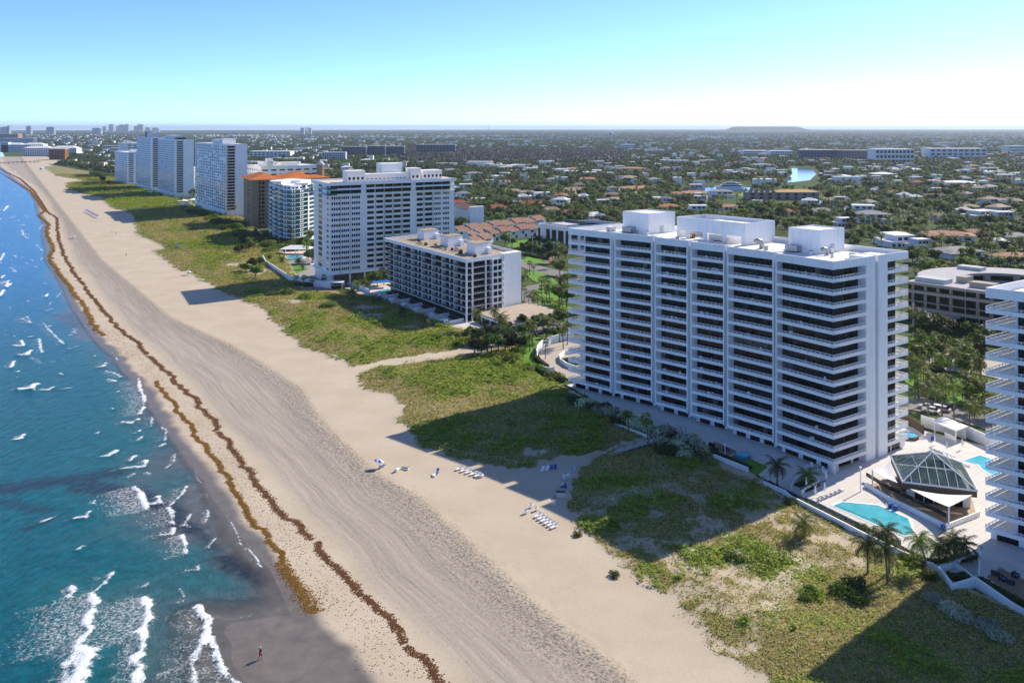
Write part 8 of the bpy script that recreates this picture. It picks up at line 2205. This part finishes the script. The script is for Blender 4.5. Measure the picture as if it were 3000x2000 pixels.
def proto_coll(name, meshes):
    c = bpy.data.collections.new(name)
    for k, ms in enumerate(meshes):
        b = bpy.data.meshes.new(name + "_plant")
        import bmesh
        bm_ = bmesh.new(); off = 0; mats_ = []
        for me in ms:
            n0 = len(bm_.faces); bm_.from_mesh(me); bm_.faces.ensure_lookup_table()
            for f in bm_.faces[n0:]: f.material_index = len(mats_)
            mats_.append(me.materials[0])
        bm_.to_mesh(b); bm_.free()
        for m in mats_: b.materials.append(m)
        o = bpy.data.objects.new("%s_%02d" % (name, k), b); c.objects.link(o)
    return c
def mass(name, label, cat, pts, coll):
    """one object whose points carry plants of a collection; columns x, y, z, index, scale, height, turn"""
    pts = np.array(pts, float); me = bpy.data.meshes.new(name)
    me.vertices.add(len(pts)); me.vertices.foreach_set("co", pts[:, :3].astype(np.float32).ravel())
    a = me.attributes.new("vi", 'INT', 'POINT'); a.data.foreach_set("value", pts[:, 3].astype(np.int32))
    a = me.attributes.new("sc", 'FLOAT_VECTOR', 'POINT'); a.data.foreach_set("vector", np.stack([pts[:, 4], pts[:, 4], pts[:, 5]], -1).astype(np.float32).ravel())
    a = me.attributes.new("rt", 'FLOAT_VECTOR', 'POINT'); a.data.foreach_set("vector", np.stack([pts[:, 6] * 0, pts[:, 6] * 0, pts[:, 6]], -1).astype(np.float32).ravel())
    o = link(bpy.data.objects.new(name, me)); tag(o, label, cat, None, 'stuff')
    ng = bpy.data.node_groups.new(name, 'GeometryNodeTree')
    ng.interface.new_socket("Geometry", in_out='INPUT', socket_type='NodeSocketGeometry'); ng.interface.new_socket("Geometry", in_out='OUTPUT', socket_type='NodeSocketGeometry')
    N = ng.nodes.new; gi, go = N("NodeGroupInput"), N("NodeGroupOutput"); ip = N("GeometryNodeInstanceOnPoints"); ci = N("GeometryNodeCollectionInfo")
    ci.inputs["Collection"].default_value = coll; ci.inputs["Separate Children"].default_value = True; ci.inputs["Reset Children"].default_value = True
    def na(nm, typ):
        n = N("GeometryNodeInputNamedAttribute"); n.data_type = typ; n.inputs[0].default_value = nm; return n.outputs[0]
    Lk = ng.links.new
    Lk(gi.outputs[0], ip.inputs["Points"]); Lk(ci.outputs[0], ip.inputs["Instance"]); ip.inputs["Pick Instance"].default_value = True
    Lk(na("vi", 'INT'), ip.inputs["Instance Index"]); Lk(na("sc", 'FLOAT_VECTOR'), ip.inputs["Scale"])
    er = N("FunctionNodeEulerToRotation"); Lk(na("rt", 'FLOAT_VECTOR'), er.inputs[0]); Lk(er.outputs[0], ip.inputs["Rotation"])
    Lk(ip.outputs[0], go.inputs[0])
    md = o.modifiers.new("plants", 'NODES'); md.node_group = ng
    return o
near_c = proto_coll("near_plant", [t[:2] for t in TREES] + [p[:2] for p in PALMS])
rows_ = []
for (a, b, k) in rest:
    rows_.append((a, b, -.35, random.randrange(7, 13) if k else random.randrange(7), random.uniform(.7, 1.25), random.uniform(.7, 1.25), random.uniform(0, 6.28)))
mass("town_trees", "mass of palms and leafy trees between the inland houses", "trees", rows_, near_c)

# middle and far woods: clumps of crowns
def clump_mesh(seed, n, w, material, leaves=26, hh=(4, 9)):
    rng = random.Random(seed); V, F = [], []
    for k in range(n):
        x0, y0 = rng.uniform(-w, w), rng.uniform(-w, w); h = rng.uniform(*hh); r = rng.uniform(2.6, 5.2)
        i = len(V)
        for u in (0, .55, .9):
            q = math.sqrt(1 - u * u) * r
            for j in range(7): a = j * .8976 + u * 2; V.append((x0 + q * math.cos(a) * rng.uniform(.75, 1.2), y0 + q * math.sin(a) * rng.uniform(.75, 1.2), h * (.35 + .65 * u) * rng.uniform(.9, 1.1)))
        V.append((x0, y0, h))
        for s in range(2):
            for j in range(7): F.append((i + s * 7 + j, i + s * 7 + (j + 1) % 7, i + (s + 1) * 7 + (j + 1) % 7, i + (s + 1) * 7 + j))
        for j in range(7): F.append((i + 14 + j, i + 14 + (j + 1) % 7, i + 21))
        for q in range(leaves):
            a = rng.uniform(0, 6.28); u = rng.uniform(.1, 1); rr = r * math.sqrt(1 - u * u * .8) * 1.05; c = np.array([x0 + rr * math.cos(a), y0 + rr * math.sin(a), h * (.35 + .68 * u)]); s = rng.uniform(.5, 1.0); t = rng.uniform(0, 6.28)
            i = len(V); V += [tuple(c + (s * math.cos(t), s * math.sin(t), .3)), tuple(c + (-s * math.sin(t), s * math.cos(t), 0)), tuple(c - (s * math.cos(t), s * math.sin(t), .3)), tuple(c + (s * math.sin(t), -s * math.cos(t), .5))]; F.append((i, i + 1, i + 2, i + 3))
    me = bpy.data.meshes.new("clump"); me.from_pydata(V, [], F); me.materials.append(material)
    return me
mid_c = proto_coll("mid_clump", [(clump_mesh(1, 7, 11, LEAF),), (clump_mesh(2, 7, 11, LEAFD),), (clump_mesh(3, 6, 11, LEAFD),), (clump_mesh(4, 7, 11, PALMD),), (clump_mesh(5, 8, 11, BARE_),)])
x, y = throw(30000, 1350, 5200, .9); ok, q = inland(x, y); ok &= free(x, y, .9); x, y = x[ok], y[ok]
pxx, pyy = 1500 + FPX * x / y, HORIZON + FPX * EYE / y
gap = fbm(x * .004, y * .004, 3)
rows_ = []
for i in range(len(x)):
    wood = 1180 < pxx[i] < 1830 and 440 < pyy[i] < 480
    if not wood and gap[i] < .33: continue
    if y[i] < 1600 and not wood and random.random() < .3: continue
    rows_.append((x[i], y[i], -.4, 4 if wood and random.random() < .8 else random.choice([0, 1, 2, 3, 1]), random.uniform(.7, 1.2), random.uniform(.7, 1.25), random.uniform(0, 6.28)))
mass("middle_woods", "dark woods and bare brown wood beyond the quarter", "woods", rows_, mid_c)
far_c = proto_coll("far_clump", [(clump_mesh(11, 26, 60, LEAF, 6, (6, 12)),), (clump_mesh(12, 26, 60, LEAFD, 6, (6, 12)),), (clump_mesh(13, 22, 60, LEAFD, 6, (6, 12)),)])
x, y = throw(9500, 4600, 22000, .85); ok, q = inland(x, y); x, y = x[ok], y[ok]
gap = fbm(x * .0012, y * .0012, 3)
rows_ = [(x[i], y[i], -.4, random.randrange(3), random.uniform(.9, 1.6) * (1 + y[i] / 16000), random.uniform(.7, 1.15), random.uniform(0, 6.28)) for i in range(len(x)) if gap[i] > .36]
mass("distant_woods", "tree-covered plain running out to the horizon", "woods", rows_, far_c)

# pale roofs lost among the distant trees
x, y = throw(2600, 1150, 9000, 1.15); ok, q = inland(x, y); ok &= free(x, y, 1.0); x, y = x[ok], y[ok]
m = MB(); kd = [WHITE, CREAM, ROOFC["salmon"], ROOFC["grey"], ROOFC["tan"]]
for i in range(len(x)):
    px, py = 1500 + FPX * x[i] / y[i], HORIZON + FPX * EYE / y[i]
    if hidden(px, py) or (1180 < px < 1830 and 438 < py < 482): continue
    big = random.random() < .10; w = random.uniform(22, 60) if big else random.uniform(8, 15); d = random.uniform(9, 16); h = random.uniform(5.5, 9.5) * (1 + y[i] / 9000 * .5); r_ = random.choices([0, 1, 2, 3, 4], [6, 3, 2, 3, 2])[0]
    X, Y = x[i], y[i]
    m.box(X - w / 2, X + w / 2, Y, Y + d, -.4, h, random.choice([0, 1])); m.box(X - w / 2 - .5, X + w / 2 + .5, Y - .5, Y + d + .5, h, h + .5, 0 if big else r_)
tag(m.build("distant_houses", kd), "pale roofs scattered among the distant trees", "houses", None, 'stuff')
settle_labels()

# ------------------------------------------------------------------ the air
hz = MB().box(-60000, 60000, -2000, 62000, -4, 165).build("haze", [])
g = G("haze_air"); v = g.n("VolumePrincipled", Density=3.8e-5, Anisotropy=.25); v.inputs["Color"].default_value = (.72, .84, 1.0, 1)
g.t.links.new(v.outputs[0], g.out.inputs["Volume"])
hz.data.materials.append(g.m)
tag(hz, "faint blue haze over the whole coast", "haze", None, 'stuff')
